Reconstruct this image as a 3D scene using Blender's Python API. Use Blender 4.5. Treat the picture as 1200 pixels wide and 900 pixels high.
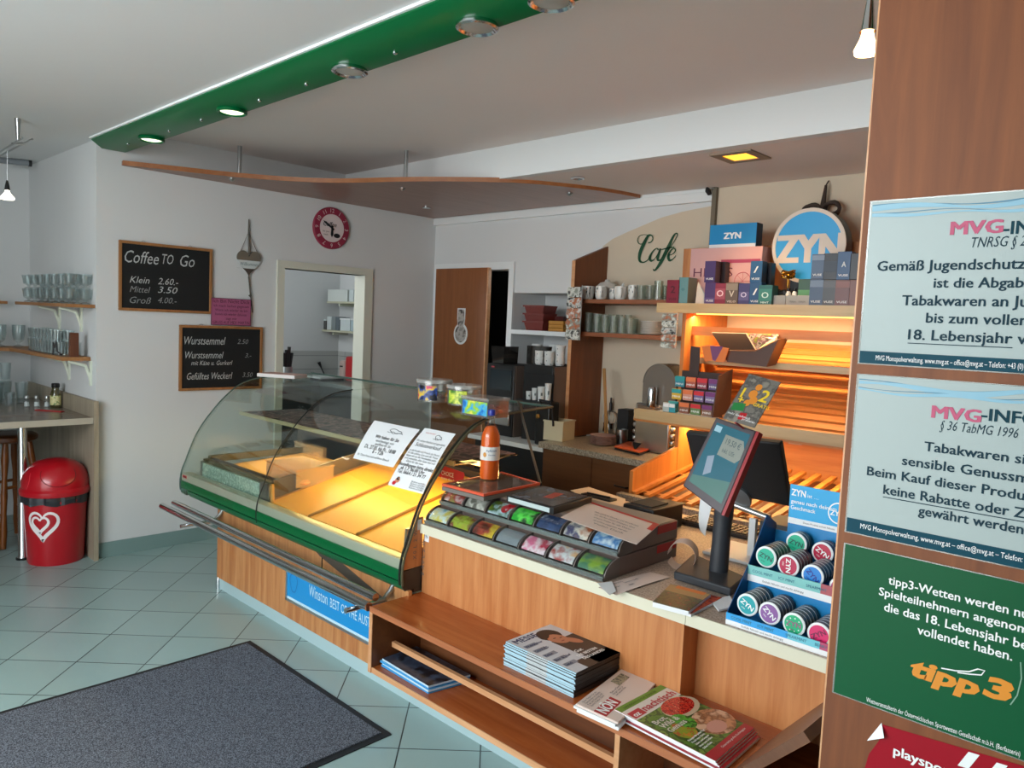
import bpy, bmesh, math, random
from mathutils import Vector, Matrix
random.seed(7)
for o in list(bpy.data.objects):
    bpy.data.objects.remove(o)
SC = bpy.context.scene
COL = SC.collection
R = math.radians
V = Vector

# ------------------------------------------------------------------ camera
H = 1.65
YAW, PIT, ROL, FPX = R(43.795), R(4.5027), R(2.5246), 892.86
cF = V((-math.sin(YAW)*math.cos(PIT), math.cos(YAW)*math.cos(PIT), -math.sin(PIT)))
cR0 = V((math.cos(YAW), math.sin(YAW), 0)); cU0 = cR0.cross(cF)
cR = cR0*math.cos(ROL)+cU0*math.sin(ROL); cU = cU0*math.cos(ROL)-cR0*math.sin(ROL)
CAM = V((0, 0, H))
cd = bpy.data.cameras.new('camera'); cam = bpy.data.objects.new('camera', cd); COL.objects.link(cam)
cd.sensor_width = 36; cd.sensor_fit = 'HORIZONTAL'; cd.lens = 36*FPX/1200; cd.clip_start = 0.02
m = Matrix((cR, cU, -cF)).transposed().to_4x4(); m.translation = CAM
cam.matrix_world = m
SC.camera = cam

def at(px, py, ax, val):
    """point of the plane coordinate[ax]==val seen along a sight line (surveying the real places)"""
    d = cF+cR*((px-600)/FPX)-cU*((py-450)/FPX)
    t = (val-CAM[ax])/d[ax]
    return CAM+d*t

# ------------------------------------------------------------------ world, light, exposure
SC.view_settings.view_transform = 'Standard'
SC.view_settings.look = 'None'
SC.view_settings.exposure = 1.0
SC.view_settings.gamma = 1.0
SC.view_settings.use_curve_mapping = False
w = bpy.data.worlds.new('sky'); SC.world = w; w.use_nodes = True
bg = w.node_tree.nodes['Background']; bg.inputs[1].default_value = 2.3
_n = w.node_tree.nodes; _l = w.node_tree.links
_tc = _n.new('ShaderNodeTexCoord'); _sp = _n.new('ShaderNodeSeparateXYZ'); _cr = _n.new('ShaderNodeValToRGB')
_mr = _n.new('ShaderNodeMapRange'); _mr.inputs['From Min'].default_value = -1; _mr.inputs['From Max'].default_value = 1
_l.new(_tc.outputs['Generated'], _sp.inputs[0]); _l.new(_sp.outputs['Z'], _mr.inputs['Value']); _l.new(_mr.outputs[0], _cr.inputs['Fac']); _l.new(_cr.outputs['Color'], bg.inputs[0])
_cr.color_ramp.elements[0].position = .44; _cr.color_ramp.elements[0].color = (.97, .96, .94, 1)      # added ground glow, brightened to light the ceiling from below
_cr.color_ramp.elements[1].position = .52; _cr.color_ramp.elements[1].color = (.76, .82, .85, 1)      # bright overcast sky

def area(name, loc, target, sx, sy, power, color, spread=180):
    l = bpy.data.lights.new(name, 'AREA'); l.shape = 'RECTANGLE'; l.size = sx; l.size_y = sy
    l.energy = power; l.color = color; l.spread = R(spread)
    o = bpy.data.objects.new(name, l); COL.objects.link(o); o.location = loc
    d = V(target)-V(loc); o.rotation_euler = d.to_track_quat('-Z', 'Y').to_euler()
    return o
area('shop_window_daylight', (-2.8, -2.2, 2.3), (-3.2, 1.2, 0.0), 4.6, 1.2, 75, (0.90, 0.96, 1.0))
area('kitchen_fill_light', (-6.5, 2.6, 2.3), (-7.0, 4.6, 1.0), 1.0, 0.8, 8, (0.92, 0.97, 1.0))  # unseen fill added to brighten the dark kitchen, no window stands here

# ------------------------------------------------------------------ materials
def lin(c):
    c = c/255
    return c/12.92 if c <= .04045 else ((c+.055)/1.055)**2.4
def rgb(h):
    if isinstance(h, str):
        h = h.lstrip('#'); h = tuple(int(h[i:i+2], 16) for i in (0, 2, 4))
    return (lin(h[0]), lin(h[1]), lin(h[2]), 1)
MATS = {}
def mat(name, col='#808080', rough=.5, metal=0., var=0., scale=8., bump=0., trans=0., spec=.5, emit=None, es=1., coat=0.):
    if name in MATS: return MATS[name]
    m = bpy.data.materials.new(name); m.use_nodes = True; MATS[name] = m
    nt = m.node_tree; b = nt.nodes['Principled BSDF']; c = rgb(col)
    b.inputs['Base Color'].default_value = c; b.inputs['Roughness'].default_value = rough
    b.inputs['Metallic'].default_value = metal; b.inputs['Specular IOR Level'].default_value = spec
    if coat: b.inputs['Coat Weight'].default_value = coat; b.inputs['Coat Roughness'].default_value = .08
    if emit:
        b.inputs['Emission Color'].default_value = rgb(emit); b.inputs['Emission Strength'].default_value = es
    tc = nt.nodes.new('ShaderNodeTexCoord'); no = nt.nodes.new('ShaderNodeTexNoise')
    no.inputs['Scale'].default_value = scale; no.inputs['Detail'].default_value = 4
    nt.links.new(tc.outputs['Object'], no.inputs['Vector'])
    if var:
        mx = nt.nodes.new('ShaderNodeMix'); mx.data_type = 'RGBA'
        mx.inputs['A'].default_value = tuple(x*(1-var) for x in c[:3])+(1,)
        mx.inputs['B'].default_value = tuple(min(1, x*(1+var)) for x in c[:3])+(1,)
        nt.links.new(no.outputs['Fac'], mx.inputs['Factor']); nt.links.new(mx.outputs['Result'], b.inputs['Base Color'])
    if bump:
        bp = nt.nodes.new('ShaderNodeBump'); bp.inputs['Strength'].default_value = bump; bp.inputs['Distance'].default_value = .01
        nt.links.new(no.outputs['Fac'], bp.inputs['Height']); nt.links.new(bp.outputs['Normal'], b.inputs['Normal'])
    return m
def wood(name, c1, c2, axis='z', rough=.42, k=1.0, coat=0.):
    if name in MATS: return MATS[name]
    m = bpy.data.materials.new(name); m.use_nodes = True; MATS[name] = m
    nt = m.node_tree; b = nt.nodes['Principled BSDF']; b.inputs['Roughness'].default_value = rough
    if coat: b.inputs['Coat Weight'].default_value = coat; b.inputs['Coat Roughness'].default_value = .15
    tc = nt.nodes.new('ShaderNodeTexCoord'); mp = nt.nodes.new('ShaderNodeMapping')
    s = [14*k, 14*k, 14*k]; s['xyz'.index(axis)] = 1.1*k
    mp.inputs['Scale'].default_value = s
    no = nt.nodes.new('ShaderNodeTexNoise'); no.inputs['Scale'].default_value = 1.6; no.inputs['Detail'].default_value = 7; no.inputs['Roughness'].default_value = .62
    no.inputs['Distortion'].default_value = .6
    cr = nt.nodes.new('ShaderNodeValToRGB'); cr.color_ramp.elements[0].position = .32; cr.color_ramp.elements[1].position = .72
    cr.color_ramp.elements[0].color = rgb(c1); cr.color_ramp.elements[1].color = rgb(c2)
    nt.links.new(tc.outputs['Object'], mp.inputs['Vector']); nt.links.new(mp.outputs['Vector'], no.inputs['Vector'])
    nt.links.new(no.outputs['Fac'], cr.inputs['Fac']); nt.links.new(cr.outputs['Color'], b.inputs['Base Color'])
    return m
def speckle(name, c1, c2, scale=180, rough=.5, c3=None):
    if name in MATS: return MATS[name]
    m = bpy.data.materials.new(name); m.use_nodes = True; MATS[name] = m
    nt = m.node_tree; b = nt.nodes['Principled BSDF']; b.inputs['Roughness'].default_value = rough
    tc = nt.nodes.new('ShaderNodeTexCoord'); no = nt.nodes.new('ShaderNodeTexNoise'); no.inputs['Scale'].default_value = scale; no.inputs['Detail'].default_value = 3
    cr = nt.nodes.new('ShaderNodeValToRGB'); e = cr.color_ramp.elements
    e[0].position = .38; e[1].position = .62; e[0].color = rgb(c1); e[1].color = rgb(c2)
    if c3: n = e.new(.5); n.color = rgb(c3)
    nt.links.new(tc.outputs['Object'], no.inputs['Vector']); nt.links.new(no.outputs['Fac'], cr.inputs['Fac']); nt.links.new(cr.outputs['Color'], b.inputs['Base Color'])
    return m
def blotch(name, cols, scale=40, rough=.45, detail=2):
    """printed picture: patches of the given inks"""
    if name in MATS: return MATS[name]
    m = bpy.data.materials.new(name); m.use_nodes = True; MATS[name] = m
    nt = m.node_tree; b = nt.nodes['Principled BSDF']; b.inputs['Roughness'].default_value = rough
    tc = nt.nodes.new('ShaderNodeTexCoord'); no = nt.nodes.new('ShaderNodeTexNoise'); no.inputs['Scale'].default_value = scale; no.inputs['Detail'].default_value = detail
    cr = nt.nodes.new('ShaderNodeValToRGB'); cr.color_ramp.interpolation = 'CONSTANT' if detail < 3 else 'LINEAR'
    e = cr.color_ramp.elements
    n = len(cols)
    for i, c in enumerate(cols):
        p = .28+.44*i/n if i else 0
        el = e[i] if i < 2 else e.new(p)
        el.position = p; el.color = rgb(c)
    nt.links.new(tc.outputs['Object'], no.inputs['Vector']); nt.links.new(no.outputs['Fac'], cr.inputs['Fac']); nt.links.new(cr.outputs['Color'], b.inputs['Base Color'])
    return m
def glass(name, tint='#e8f4f0', refl=.12, rough=.02, op=0., base='#ffffff'):
    """thin clear pane: transparent with a fresnel mirror coat; op adds a milky body"""
    if name in MATS: return MATS[name]
    m = bpy.data.materials.new(name); m.use_nodes = True; MATS[name] = m
    nt = m.node_tree; nt.nodes.remove(nt.nodes['Principled BSDF']); out = nt.nodes['Material Output']
    t = nt.nodes.new('ShaderNodeBsdfTransparent'); t.inputs[0].default_value = rgb(tint)
    g = nt.nodes.new('ShaderNodeBsdfGlossy'); g.inputs['Roughness'].default_value = rough; g.inputs['Color'].default_value = (1, 1, 1, 1)
    lw = nt.nodes.new('ShaderNodeLayerWeight'); lw.inputs['Blend'].default_value = .25
    mr = nt.nodes.new('ShaderNodeMapRange'); mr.inputs['To Min'].default_value = refl*.35; mr.inputs['To Max'].default_value = min(.9, refl*4)
    nt.links.new(lw.outputs['Fresnel'], mr.inputs['Value'])
    mx = nt.nodes.new('ShaderNodeMixShader'); nt.links.new(mr.outputs[0], mx.inputs[0]); nt.links.new(g.outputs[0], mx.inputs[2])
    if op:
        d = nt.nodes.new('ShaderNodeBsdfDiffuse'); d.inputs[0].default_value = rgb(base)
        m2 = nt.nodes.new('ShaderNodeMixShader'); m2.inputs[0].default_value = op
        nt.links.new(t.outputs[0], m2.inputs[1]); nt.links.new(d.outputs[0], m2.inputs[2]); nt.links.new(m2.outputs[0], mx.inputs[1])
    else: nt.links.new(t.outputs[0], mx.inputs[1])
    nt.links.new(mx.outputs[0], out.inputs[0])
    return m
def lampglow(name, col, s):
    return mat(name, col, .4, emit=col, es=s)

# ------------------------------------------------------------------ mesh builder
WM = {}
TXT = {}
def text_geom(s, bold, shear):
    k = (s, bold, shear)
    if k not in TXT:
        cu = bpy.data.curves.new('t', 'FONT'); cu.body = s; cu.size = 1; cu.resolution_u = 2; cu.shear = shear; cu.offset = bold*.38
        ob = bpy.data.objects.new('t', cu); COL.objects.link(ob)
        me = bpy.data.meshes.new_from_object(ob)
        TXT[k] = ([tuple(v.co) for v in me.vertices], [tuple(p.vertices) for p in me.polygons])
        bpy.data.objects.remove(ob); bpy.data.meshes.remove(me); bpy.data.curves.remove(cu)
    return TXT[k]
def ux(*a): return V(a).normalized()
class MB:
    def __init__(s): s.v = []; s.f = []; s.mi = []; s.mats = []; s.cur = 0; s.flat = []
    def use(s, m):
        if m not in s.mats: s.mats.append(m)
        s.cur = s.mats.index(m); return s
    def add(s, vs, fs, M=None, flat=False):
        n = len(s.v)
        s.v += [(M@V(v)) if M else V(v) for v in vs]
        for f in fs: s.f.append([i+n for i in f]); s.mi.append(s.cur); s.flat.append(flat)
        return s
    def box(s, x0, x1, y0, y1, z0, z1, M=None):
        x0, x1 = min(x0, x1), max(x0, x1); y0, y1 = min(y0, y1), max(y0, y1); z0, z1 = min(z0, z1), max(z0, z1)
        vs = [(x, y, z) for x in (x0, x1) for y in (y0, y1) for z in (z0, z1)]
        return s.add(vs, [(0, 1, 3, 2), (4, 6, 7, 5), (0, 4, 5, 1), (2, 3, 7, 6), (0, 2, 6, 4), (1, 5, 7, 3)], M, True)
    def prism(s, pts, vec, M=None, flat=True):
        """closed polygon (3-D points) pushed along vec"""
        n = len(pts); vec = V(vec); a = [V(p) for p in pts]
        s.add(a+[p+vec for p in a], [list(range(n))[::-1], [i+n for i in range(n)]]+[(i, (i+1) % n, (i+1) % n+n, i+n) for i in range(n)], M, flat)
        return s
    def quad(s, *p, M=None): return s.add(p, [tuple(range(len(p)))], M, True)
    def tube(s, pts, r, n=10, closed=False, M=None):
        P = [V(p) for p in pts]; N = len(P); rr = r if isinstance(r, (list, tuple)) else [r]*N
        vs = []; up = None
        for i, p in enumerate(P):
            a = P[i-1] if (i or closed) else P[i]; b = P[(i+1) % N] if (i < N-1 or closed) else P[i]
            t = (b-a).normalized()
            if up is None: up = V((0, 0, 1)) if abs(t.z) < .9 else V((1, 0, 0))
            e1 = (up-t*up.dot(t)).normalized(); e2 = t.cross(e1); up = e1
            for k in range(n):
                g = 2*math.pi*k/n; vs.append(p+(e1*math.cos(g)+e2*math.sin(g))*rr[i])
        fs = []
        for i in range(N if closed else N-1):
            j = (i+1) % N
            for k in range(n): fs.append((i*n+k, i*n+(k+1) % n, j*n+(k+1) % n, j*n+k))
        if not closed: fs += [tuple(range(n))[::-1], tuple((N-1)*n+k for k in range(n))]
        return s.add(vs, fs, M)
    def lathe(s, prof, c=(0, 0, 0), n=24, M=None, arc=1.0):
        vs = []; fs = []; c = V(c); N = len(prof)
        for r_, z in prof:
            for k in range(n):
                g = 2*math.pi*k/n*arc; vs.append(c+V((r_*math.cos(g), r_*math.sin(g), z)))
        for i in range(N-1):
            for k in range(n):
                if arc < 1 and k == n-1: continue
                fs.append((i*n+k, i*n+(k+1) % n, (i+1)*n+(k+1) % n, (i+1)*n+k))
        if prof[0][0] > 1e-6 and arc == 1: fs.append(tuple(range(n))[::-1])
        if prof[-1][0] > 1e-6 and arc == 1: fs.append(tuple((N-1)*n+k for k in range(n)))
        return s.add(vs, fs, M)
    def grid(s, fn, nu, nv, M=None, flat=False):
        vs = [fn(i/nu, j/nv) for i in range(nu+1) for j in range(nv+1)]
        fs = [(i*(nv+1)+j, (i+1)*(nv+1)+j, (i+1)*(nv+1)+j+1, i*(nv+1)+j+1) for i in range(nu) for j in range(nv)]
        return s.add(vs, fs, M, flat)
    def shell(s, fn, nu, nv, t):
        """closed thin sheet: surface fn with thickness t along its normals"""
        P = [[V(fn(i/nu, j/nv)) for j in range(nv+1)] for i in range(nu+1)]
        Q = []
        for i in range(nu+1):
            q = []
            for j in range(nv+1):
                a = P[min(i+1, nu)][j]-P[max(i-1, 0)][j]; b = P[i][min(j+1, nv)]-P[i][max(j-1, 0)]
                q.append(P[i][j]+a.cross(b).normalized()*t)
            Q.append(q)
        w_ = nv+1; n = (nu+1)*w_
        vs = [p for r_ in P for p in r_]+[p for r_ in Q for p in r_]; fs = []
        for i in range(nu):
            for j in range(nv):
                a = i*w_+j; fs.append((a, a+1, a+w_+1, a+w_)); fs.append((a+n, a+w_+n, a+w_+1+n, a+1+n))
        for i in range(nu): 
            for j in (0, nv): a = i*w_+j; f = (a, a+w_, a+w_+n, a+n); fs.append(f if j == 0 else f[::-1])
        for j in range(nv):
            for i in (0, nu): a = i*w_+j; f = (a, a+n, a+1+n, a+1); fs.append(f if i == 0 else f[::-1])
        return s.add(vs, fs)
    def text(s, t, o, U, W, size, align='L', fit=None, bold=0., shear=0., m=None):
        vs, fs = text_geom(t, bold if bold >= .1 or bold < 0 else 0., shear)
        if not vs: return s
        if m: s.use(m)
        x0 = min(v[0] for v in vs); x1 = max(v[0] for v in vs); sx = sz = size
        if fit: sx = fit/(x1-x0)
        off = {'L': x0, 'C': (x0+x1)/2, 'R': x1}[align]
        o = V(o); U = V(U); W = V(W)
        k_ = bold*.55 if .02 <= bold < .1 else 0      # heavier weight: struck twice, slightly apart
        N_ = U.cross(W)
        for i_, (du, dw) in enumerate(([(k_*a_, k_*c_*.5) for a_ in ((-1, -.34, .34, 1) if bold > .085 else (-1, 1)) for c_ in (-1, 1)]) if k_ else ((0, 0),)):
            s.add([o+U*((v[0]-off+du)*sx)+W*((v[1]+dw)*sz)+N_*(.0001*i_) for v in vs], fs, None, True)
        return s
    def ribbon(s, pts, wd, nrm, m=None):
        """flat painted stroke of varying width"""
        if m: s.use(m)
        P = [V(p) for p in pts]; N = len(P); L = []
        ww = wd if isinstance(wd, (list, tuple)) else [wd]*N; nrm = V(nrm)
        for i, p in enumerate(P):
            t = (P[min(i+1, N-1)]-P[max(i-1, 0)]).normalized(); e = nrm.cross(t)*ww[i]/2; L += [p+e, p-e]
        return s.add(L, [(2*i, 2*i+1, 2*i+3, 2*i+2) for i in range(N-1)], None, True)
    def build(s, name, m=None, parent=None, local=False, bev=0., ang=38, rot=None):
        me = bpy.data.meshes.new(name); o = bpy.data.objects.new(name, me); COL.objects.link(o)
        if parent is not None:
            M = WM[parent.name]; o.parent = parent
            vs = s.v if local else [M.inverted()@v for v in s.v]; WM[o.name] = M
        else:
            if local: c = V((0, 0, 0))
            else:
                lo = [min(v[i] for v in s.v) for i in range(3)]; hi = [max(v[i] for v in s.v) for i in range(3)]
                c = V(((lo[0]+hi[0])/2, (lo[1]+hi[1])/2, lo[2]))
            vs = [v-c for v in s.v]; o.location = c; WM[o.name] = Matrix.Translation(c)
        me.from_pydata([tuple(v) for v in vs], [], s.f)
        if s.mats:
            for q in s.mats: me.materials.append(q)
            me.polygons.foreach_set('material_index', s.mi)
        elif m: me.materials.append(m)
        bm = bmesh.new(); bm.from_mesh(me)
        cl = all(e.is_manifold for e in bm.edges) if len(bm.edges) < 6000 else False
        if cl: bmesh.ops.recalc_face_normals(bm, faces=bm.faces); bm.to_mesh(me)
        bm.free()
        me.polygons.foreach_set('use_smooth', [True]*len(me.polygons)); me.set_sharp_from_angle(angle=R(ang))
        me.update()
        if bev:
            b = o.modifiers.new('bevel', 'BEVEL'); b.width = bev; b.segments = 2; b.limit_method = 'ANGLE'; b.angle_limit = R(50); b.harden_normals = False
        return o
def tag(o, label=None, cat=None, group=None, kind=None):
    if label: o['label'] = label
    if cat: o['category'] = cat
    if group: o['group'] = group
    if kind: o['kind'] = kind
    return o
def thing(name, label, cat, loc=(0, 0, 0), rz=0., group=None):
    o = bpy.data.objects.new(name, None); COL.objects.link(o); o.empty_display_size = .05
    o.location = loc; o.rotation_euler = (0, 0, rz)
    WM[o.name] = Matrix.Translation(V(loc))@Matrix.Rotation(rz, 4, 'Z')
    return tag(o, label, cat, group)
def dup(root, loc=None, rz=None, label=None, group=None, cat=None):
    r = root.copy(); COL.objects.link(r)
    if loc is not None: r.location = loc
    if rz is not None: r.rotation_euler = (0, 0, rz)
    WM[r.name] = Matrix.Translation(V(r.location))@Matrix.Rotation(r.rotation_euler.z, 4, 'Z')
    if label: r['label'] = label
    if group: r['group'] = group
    if cat: r['category'] = cat
    def rec(a, b):
        for ch in list(a.children):
            c = ch.copy(); COL.objects.link(c); c.parent = b; WM[c.name] = WM[b.name]; rec(ch, c)
    rec(root, r)
    return r
def struct(o): o['kind'] = 'structure'; return o
def Tm(loc, rz=0, rx=0, ry=0):
    return Matrix.Translation(V(loc))@Matrix.Rotation(rz, 4, 'Z')@Matrix.Rotation(rx, 4, 'X')@Matrix.Rotation(ry, 4, 'Y')
def basis(o, U, W):
    """local x->U, y->W (in-plane), z->normal"""
    U = V(U).normalized(); N = U.cross(V(W)).normalized(); W = N.cross(U)
    M = Matrix((U, W, N)).transposed().to_4x4(); M.translation = V(o); return M

X_, Y_, Z_ = V((1, 0, 0)), V((0, 1, 0)), V((0, 0, 1))
# shared materials
mWall = mat('wall_paint', '#d3d5d5', .85, var=.03, scale=2, bump=.05)
mCeil = mat('ceiling_paint', '#dcdddd', .9, var=.02, scale=2)
mCeilR = mat('ceiling_paint_warm', '#e6dfdb', .9, var=.02, scale=2)
mWhite = mat('white_lacquer', '#dfe2e2', .45)
mBeige = mat('beige_plaster', '#cdbfa9', .85, var=.05, scale=5, bump=.06)
mAlder = wood('alder_front', '#b06a38', '#d0905a', 'z')
mAlderX = wood('alder_long', '#a5582a', '#bd6e3c', 'x', rough=.3)
mAlderT = wood('bench_top_wood', '#96491f', '#b2622f', 'x', rough=.25)
mAlderD = wood('alder_panel', '#8f5431', '#a86a42', 'z', rough=.4)
mEdge = wood('pale_edge_band', '#c48a5c', '#d8a67a', 'x', rough=.4)
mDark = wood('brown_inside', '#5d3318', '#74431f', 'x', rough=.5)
mDoorW = wood('door_veneer', '#7c4825', '#8f572f', 'z', rough=.4)
mFinW = wood('fin_veneer', '#6f3a17', '#874a20', 'z', rough=.42)
mCanopy = wood('canopy_veneer', '#86604e', '#98715f', 'y', rough=.35)
mChrome = mat('chrome', '#d6d9dc', .16, 1.)
mSteel = mat('brushed_steel', '#b4b6b6', .3, 1.)
mAlu = mat('aluminium', '#c3c6c6', .35, .9)
mBlack = mat('black_plastic', '#141416', .4)
mBlackM = mat('black_matt', '#1d1d20', .7)
mGreen = mat('green_enamel', '#005e31', .3, spec=.28)
mGreenD = mat('green_dark', '#00301c', .4)
mCream = mat('cream_edge', '#d9d6bf', .4)
mStone = speckle('counter_stone', '#9c8777', '#c6b3a3', 150, .45)
mPaper = mat('white_paper', '#e9ecee', .7)
mInk = mat('black_ink', '#1b1c20', .7)
mWhiteInk = mat('white_ink', '#eef0ee', .6)
mRed = mat('red_print', '#b5121f', .45)
# ------------------------------------------------------------------ the setting
XW, YB, ZC, ZC2 = -5.30, 4.457, 2.69, 2.78       # left wall, back wall, the two ceiling heights
# floor: grey-green tiles laid diagonally
def tile_mat(name, c, grout, size, rot, off, rough=.28):
    m = bpy.data.materials.new(name); m.use_nodes = True; nt = m.node_tree; b = nt.nodes['Principled BSDF']
    tc = nt.nodes.new('ShaderNodeTexCoord'); mp = nt.nodes.new('ShaderNodeMapping'); mp.inputs['Rotation'].default_value = rot; mp.inputs['Location'].default_value = off
    br = nt.nodes.new('ShaderNodeTexBrick'); br.offset = 0; br.squash = 1
    br.inputs['Scale'].default_value = 1; br.inputs['Brick Width'].default_value = size; br.inputs['Row Height'].default_value = size
    br.inputs['Mortar Size'].default_value = .0028; br.inputs['Mortar Smooth'].default_value = .1
    c_ = rgb(c); br.inputs['Color1'].default_value = tuple(x*.95 for x in c_[:3])+(1,); br.inputs['Color2'].default_value = tuple(x*1.05 for x in c_[:3])+(1,)
    br.inputs['Mortar'].default_value = rgb(grout)
    nt.links.new(tc.outputs['Object'], mp.inputs['Vector']); nt.links.new(mp.outputs['Vector'], br.inputs['Vector'])
    nt.links.new(br.outputs['Color'], b.inputs['Base Color'])
    b.inputs['Roughness'].default_value = rough
    bp = nt.nodes.new('ShaderNodeBump'); bp.inputs['Strength'].default_value = .25; bp.inputs['Distance'].default_value = .003; bp.invert = True
    nt.links.new(br.outputs['Fac'], bp.inputs['Height']); nt.links.new(bp.outputs['Normal'], b.inputs['Normal'])
    return m
mTile = tile_mat('floor_tiles', '#98b2b0', '#2f3b3b', .315, (0, 0, R(-45)), (1.89+.315*3, -3.77+.315*20, 0))
mTileK = tile_mat('kitchen_tiles', '#b4b6b3', '#6f7372', .15, (R(90), 0, R(90)), (0, 0, 0), .3)
mSkirt = tile_mat('skirting_tiles', '#7d9793', '#4a5856', .315, (R(90), 0, R(90)), (0.1, .2, 0), .35)
fl = MB().box(-8.4, 2.6, -2.6, 7.2, -.06, 0); f_ = fl.build('floor', mTile, local=True); struct(f_)
struct(MB().box(-8.4, 2.6, -2.6, 1.74, ZC, ZC+.2).build('ceiling_front', mCeil))
struct(MB().box(-5.42, 2.6, 1.74, 3.5, ZC2, ZC2+.11).build('ceiling_rear', mCeilR))
b = MB().use(mWhite); b.box(-5.3, 2.6, 3.5, 3.56, 2.575, 2.89); b.use(mCeilR); b.box(-5.3, 2.6, 3.56, YB+.4, 2.576, 2.89)
struct(b.build('ceiling_bulkhead'))
# left wall with the kitchen doorway
dy0, dy1, dz = at(332, 316, 0, XW).y, at(427, 320, 0, XW).y, at(332, 314, 0, XW).z
b = MB().box(XW-.12, XW, 1.669, dy0, 0, 2.89).box(XW-.12, XW, dy1, YB+.3, 0, 2.89).box(XW-.12, XW, dy0, dy1, dz, 2.89)
struct(b.build('wall_left', mWall))
struct(MB().box(-6.92, XW-.12, 1.669, 1.79, 0, ZC).build('wall_alcove_side', mWall))
struct(MB().box(-6.92, -6.8, -2.6, 1.669, 0, ZC).build('wall_alcove', mWall))
struct(MB().box(-6.8, -3.9, -1.32, -1.2, 0, ZC).build('shade_wall_alcove', mWall))  # unseen wall added to keep daylight off the alcove
struct(MB().box(-.75, 2.48, -1.42, -1.3, 0, ZC).build('shade_wall_partition', mWall))  # unseen wall added to shade the partition and its notices
b = MB()
b.box(XW-.13, XW+.018, dy0-.055, dy0+.004, 0, dz-.0005).box(XW-.13, XW+.018, dy1-.004, dy1+.075, 0, dz-.0005).box(XW-.13, XW+.018, dy0-.055, dy1+.075, dz, dz+.055)
struct(b.build('trim_1', mat('frame_paint', '#cfcfc0', .5)))
struct(MB().box(XW, XW+.012, 1.669, dy0-.056, 0, .10).build('baseboard_left', mSkirt, local=True))
struct(MB().box(-5.48, XW+.012, 1.657, 1.669, 0, .10).build('baseboard_alcove', mSkirt))
struct(MB().box(XW, XW+.012, dy1+.076, YB, 0, .10).build('baseboard_left_rear', mSkirt, local=True))
# kitchen behind the doorway
kc = at(397, 390, 0, -7.5)
KY = kc.y
struct(MB().box(-7.62, -7.5, 1.8, KY+1.5, 0, 2.7).build('wall_kitchen', mWall))
struct(MB().box(-7.5, -5.42, KY, KY+.12, 0, 2.7).build('wall_kitchen_right', mWall))
struct(MB().box(-7.62, -5.42, 1.8, KY+.2, 2.7, 2.8).build('ceiling_kitchen', mCeil))
tz = at(370, 411, 0, -7.5).z
struct(MB().box(-7.5, -7.49, 1.8, KY, .9, tz).build('wall_kitchen_tiles', mTileK, local=True))
struct(MB().box(-7.49, -5.43, KY-.01, KY, .9, tz).build('wall_kitchen_tiles_right', tile_mat('kitchen_tiles_b', '#b4b6b3', '#6f7372', .15, (R(90), 0, 0), (0, 0, 0), .3), local=True))
# back wall: doorway, shelf recess
RX0, RX1 = -4.29, -3.38
b = MB().box(-5.42, -5.20, YB, YB+.12, 0, 2.89).box(-5.20, -4.33, YB, YB+.12, 2.09, 2.89).box(-4.33, RX0, YB, YB+.12, 0, 2.89)
b.box(RX0, RX1, YB, YB+.12, 1.90, 2.89).box(RX1, 2.6, YB, YB+.12, 0, 2.89)
struct(b.build('wall_back', mWall))
b = MB().box(RX0-.02, RX1+.02, YB+.38, YB+.42, 0, 2.0).box(RX0-.02, RX0, YB+.12, YB+.38, 0, 1.92).box(RX1, RX1+.02, YB+.12, YB+.38, 0, 1.92).box(RX0, RX1, YB+.12, YB+.38, 1.9, 1.92)
struct(b.build('wall_recess', mWall))
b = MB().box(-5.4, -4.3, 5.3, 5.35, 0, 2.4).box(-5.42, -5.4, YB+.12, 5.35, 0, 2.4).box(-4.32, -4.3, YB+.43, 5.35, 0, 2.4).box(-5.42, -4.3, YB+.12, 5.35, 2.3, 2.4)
struct(b.build('wall_store', mat('unlit_store_black', '#101012', .9)))  # near-black colour paints in the darkness of the unlit room
struct(MB().box(2.48, 2.6, -2.6, YB, 0, 2.89).build('wall_right', mWall))
# beige painted field with its curved upper border
P = [at(x, y, 1, YB-.006) for x, y in [(706, 289), (718, 280), (735, 272), (755, 263.5), (775, 255), (800, 248), (820, 244), (836, 241)]]
pts = [V((-3.38, YB-.006, 0))]+[V((-3.38, YB-.006, P[0].z-.03))]+P+[V((-2.52, YB-.006, 2.575)), V((2.47, YB-.006, 2.575)), V((2.47, YB-.006, 0))]
struct(MB().prism(pts, (0, .005, 0)).build('wall_back_beige', mBeige))
b = MB().box(XW, -2.545, YB-.03, YB, 2.49, 2.552).box(XW, -2.545, YB-.018, YB, 2.552, 2.576)
struct(b.build('trim_2', mWhite, bev=.003))
struct(MB().box(-2.545, -2.515, YB-.035, YB-.001, 1.82, 2.575).build('trim_3', mat('strip_brown', '#6d6250', .5)))
# back door: frame and sliding leaf
b = MB().box(-5.27, -5.215, YB-.02, YB, 0, 2.0895).box(-4.345, -4.29, YB-.02, YB, 0, 2.0895).box(-5.27, -4.29, YB-.02, YB, 2.09, 2.15)
struct(b.build('trim_4', mWhite))
d1 = struct(MB().box(-5.215, -4.565, YB-.05, YB-.012, .01, 2.105).build('door_1', mDoorW, bev=.002))
MB().box(-4.563, -4.551, YB-.05, YB-.012, .01, 2.105).build('door_edge_band', mEdge, d1)
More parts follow.
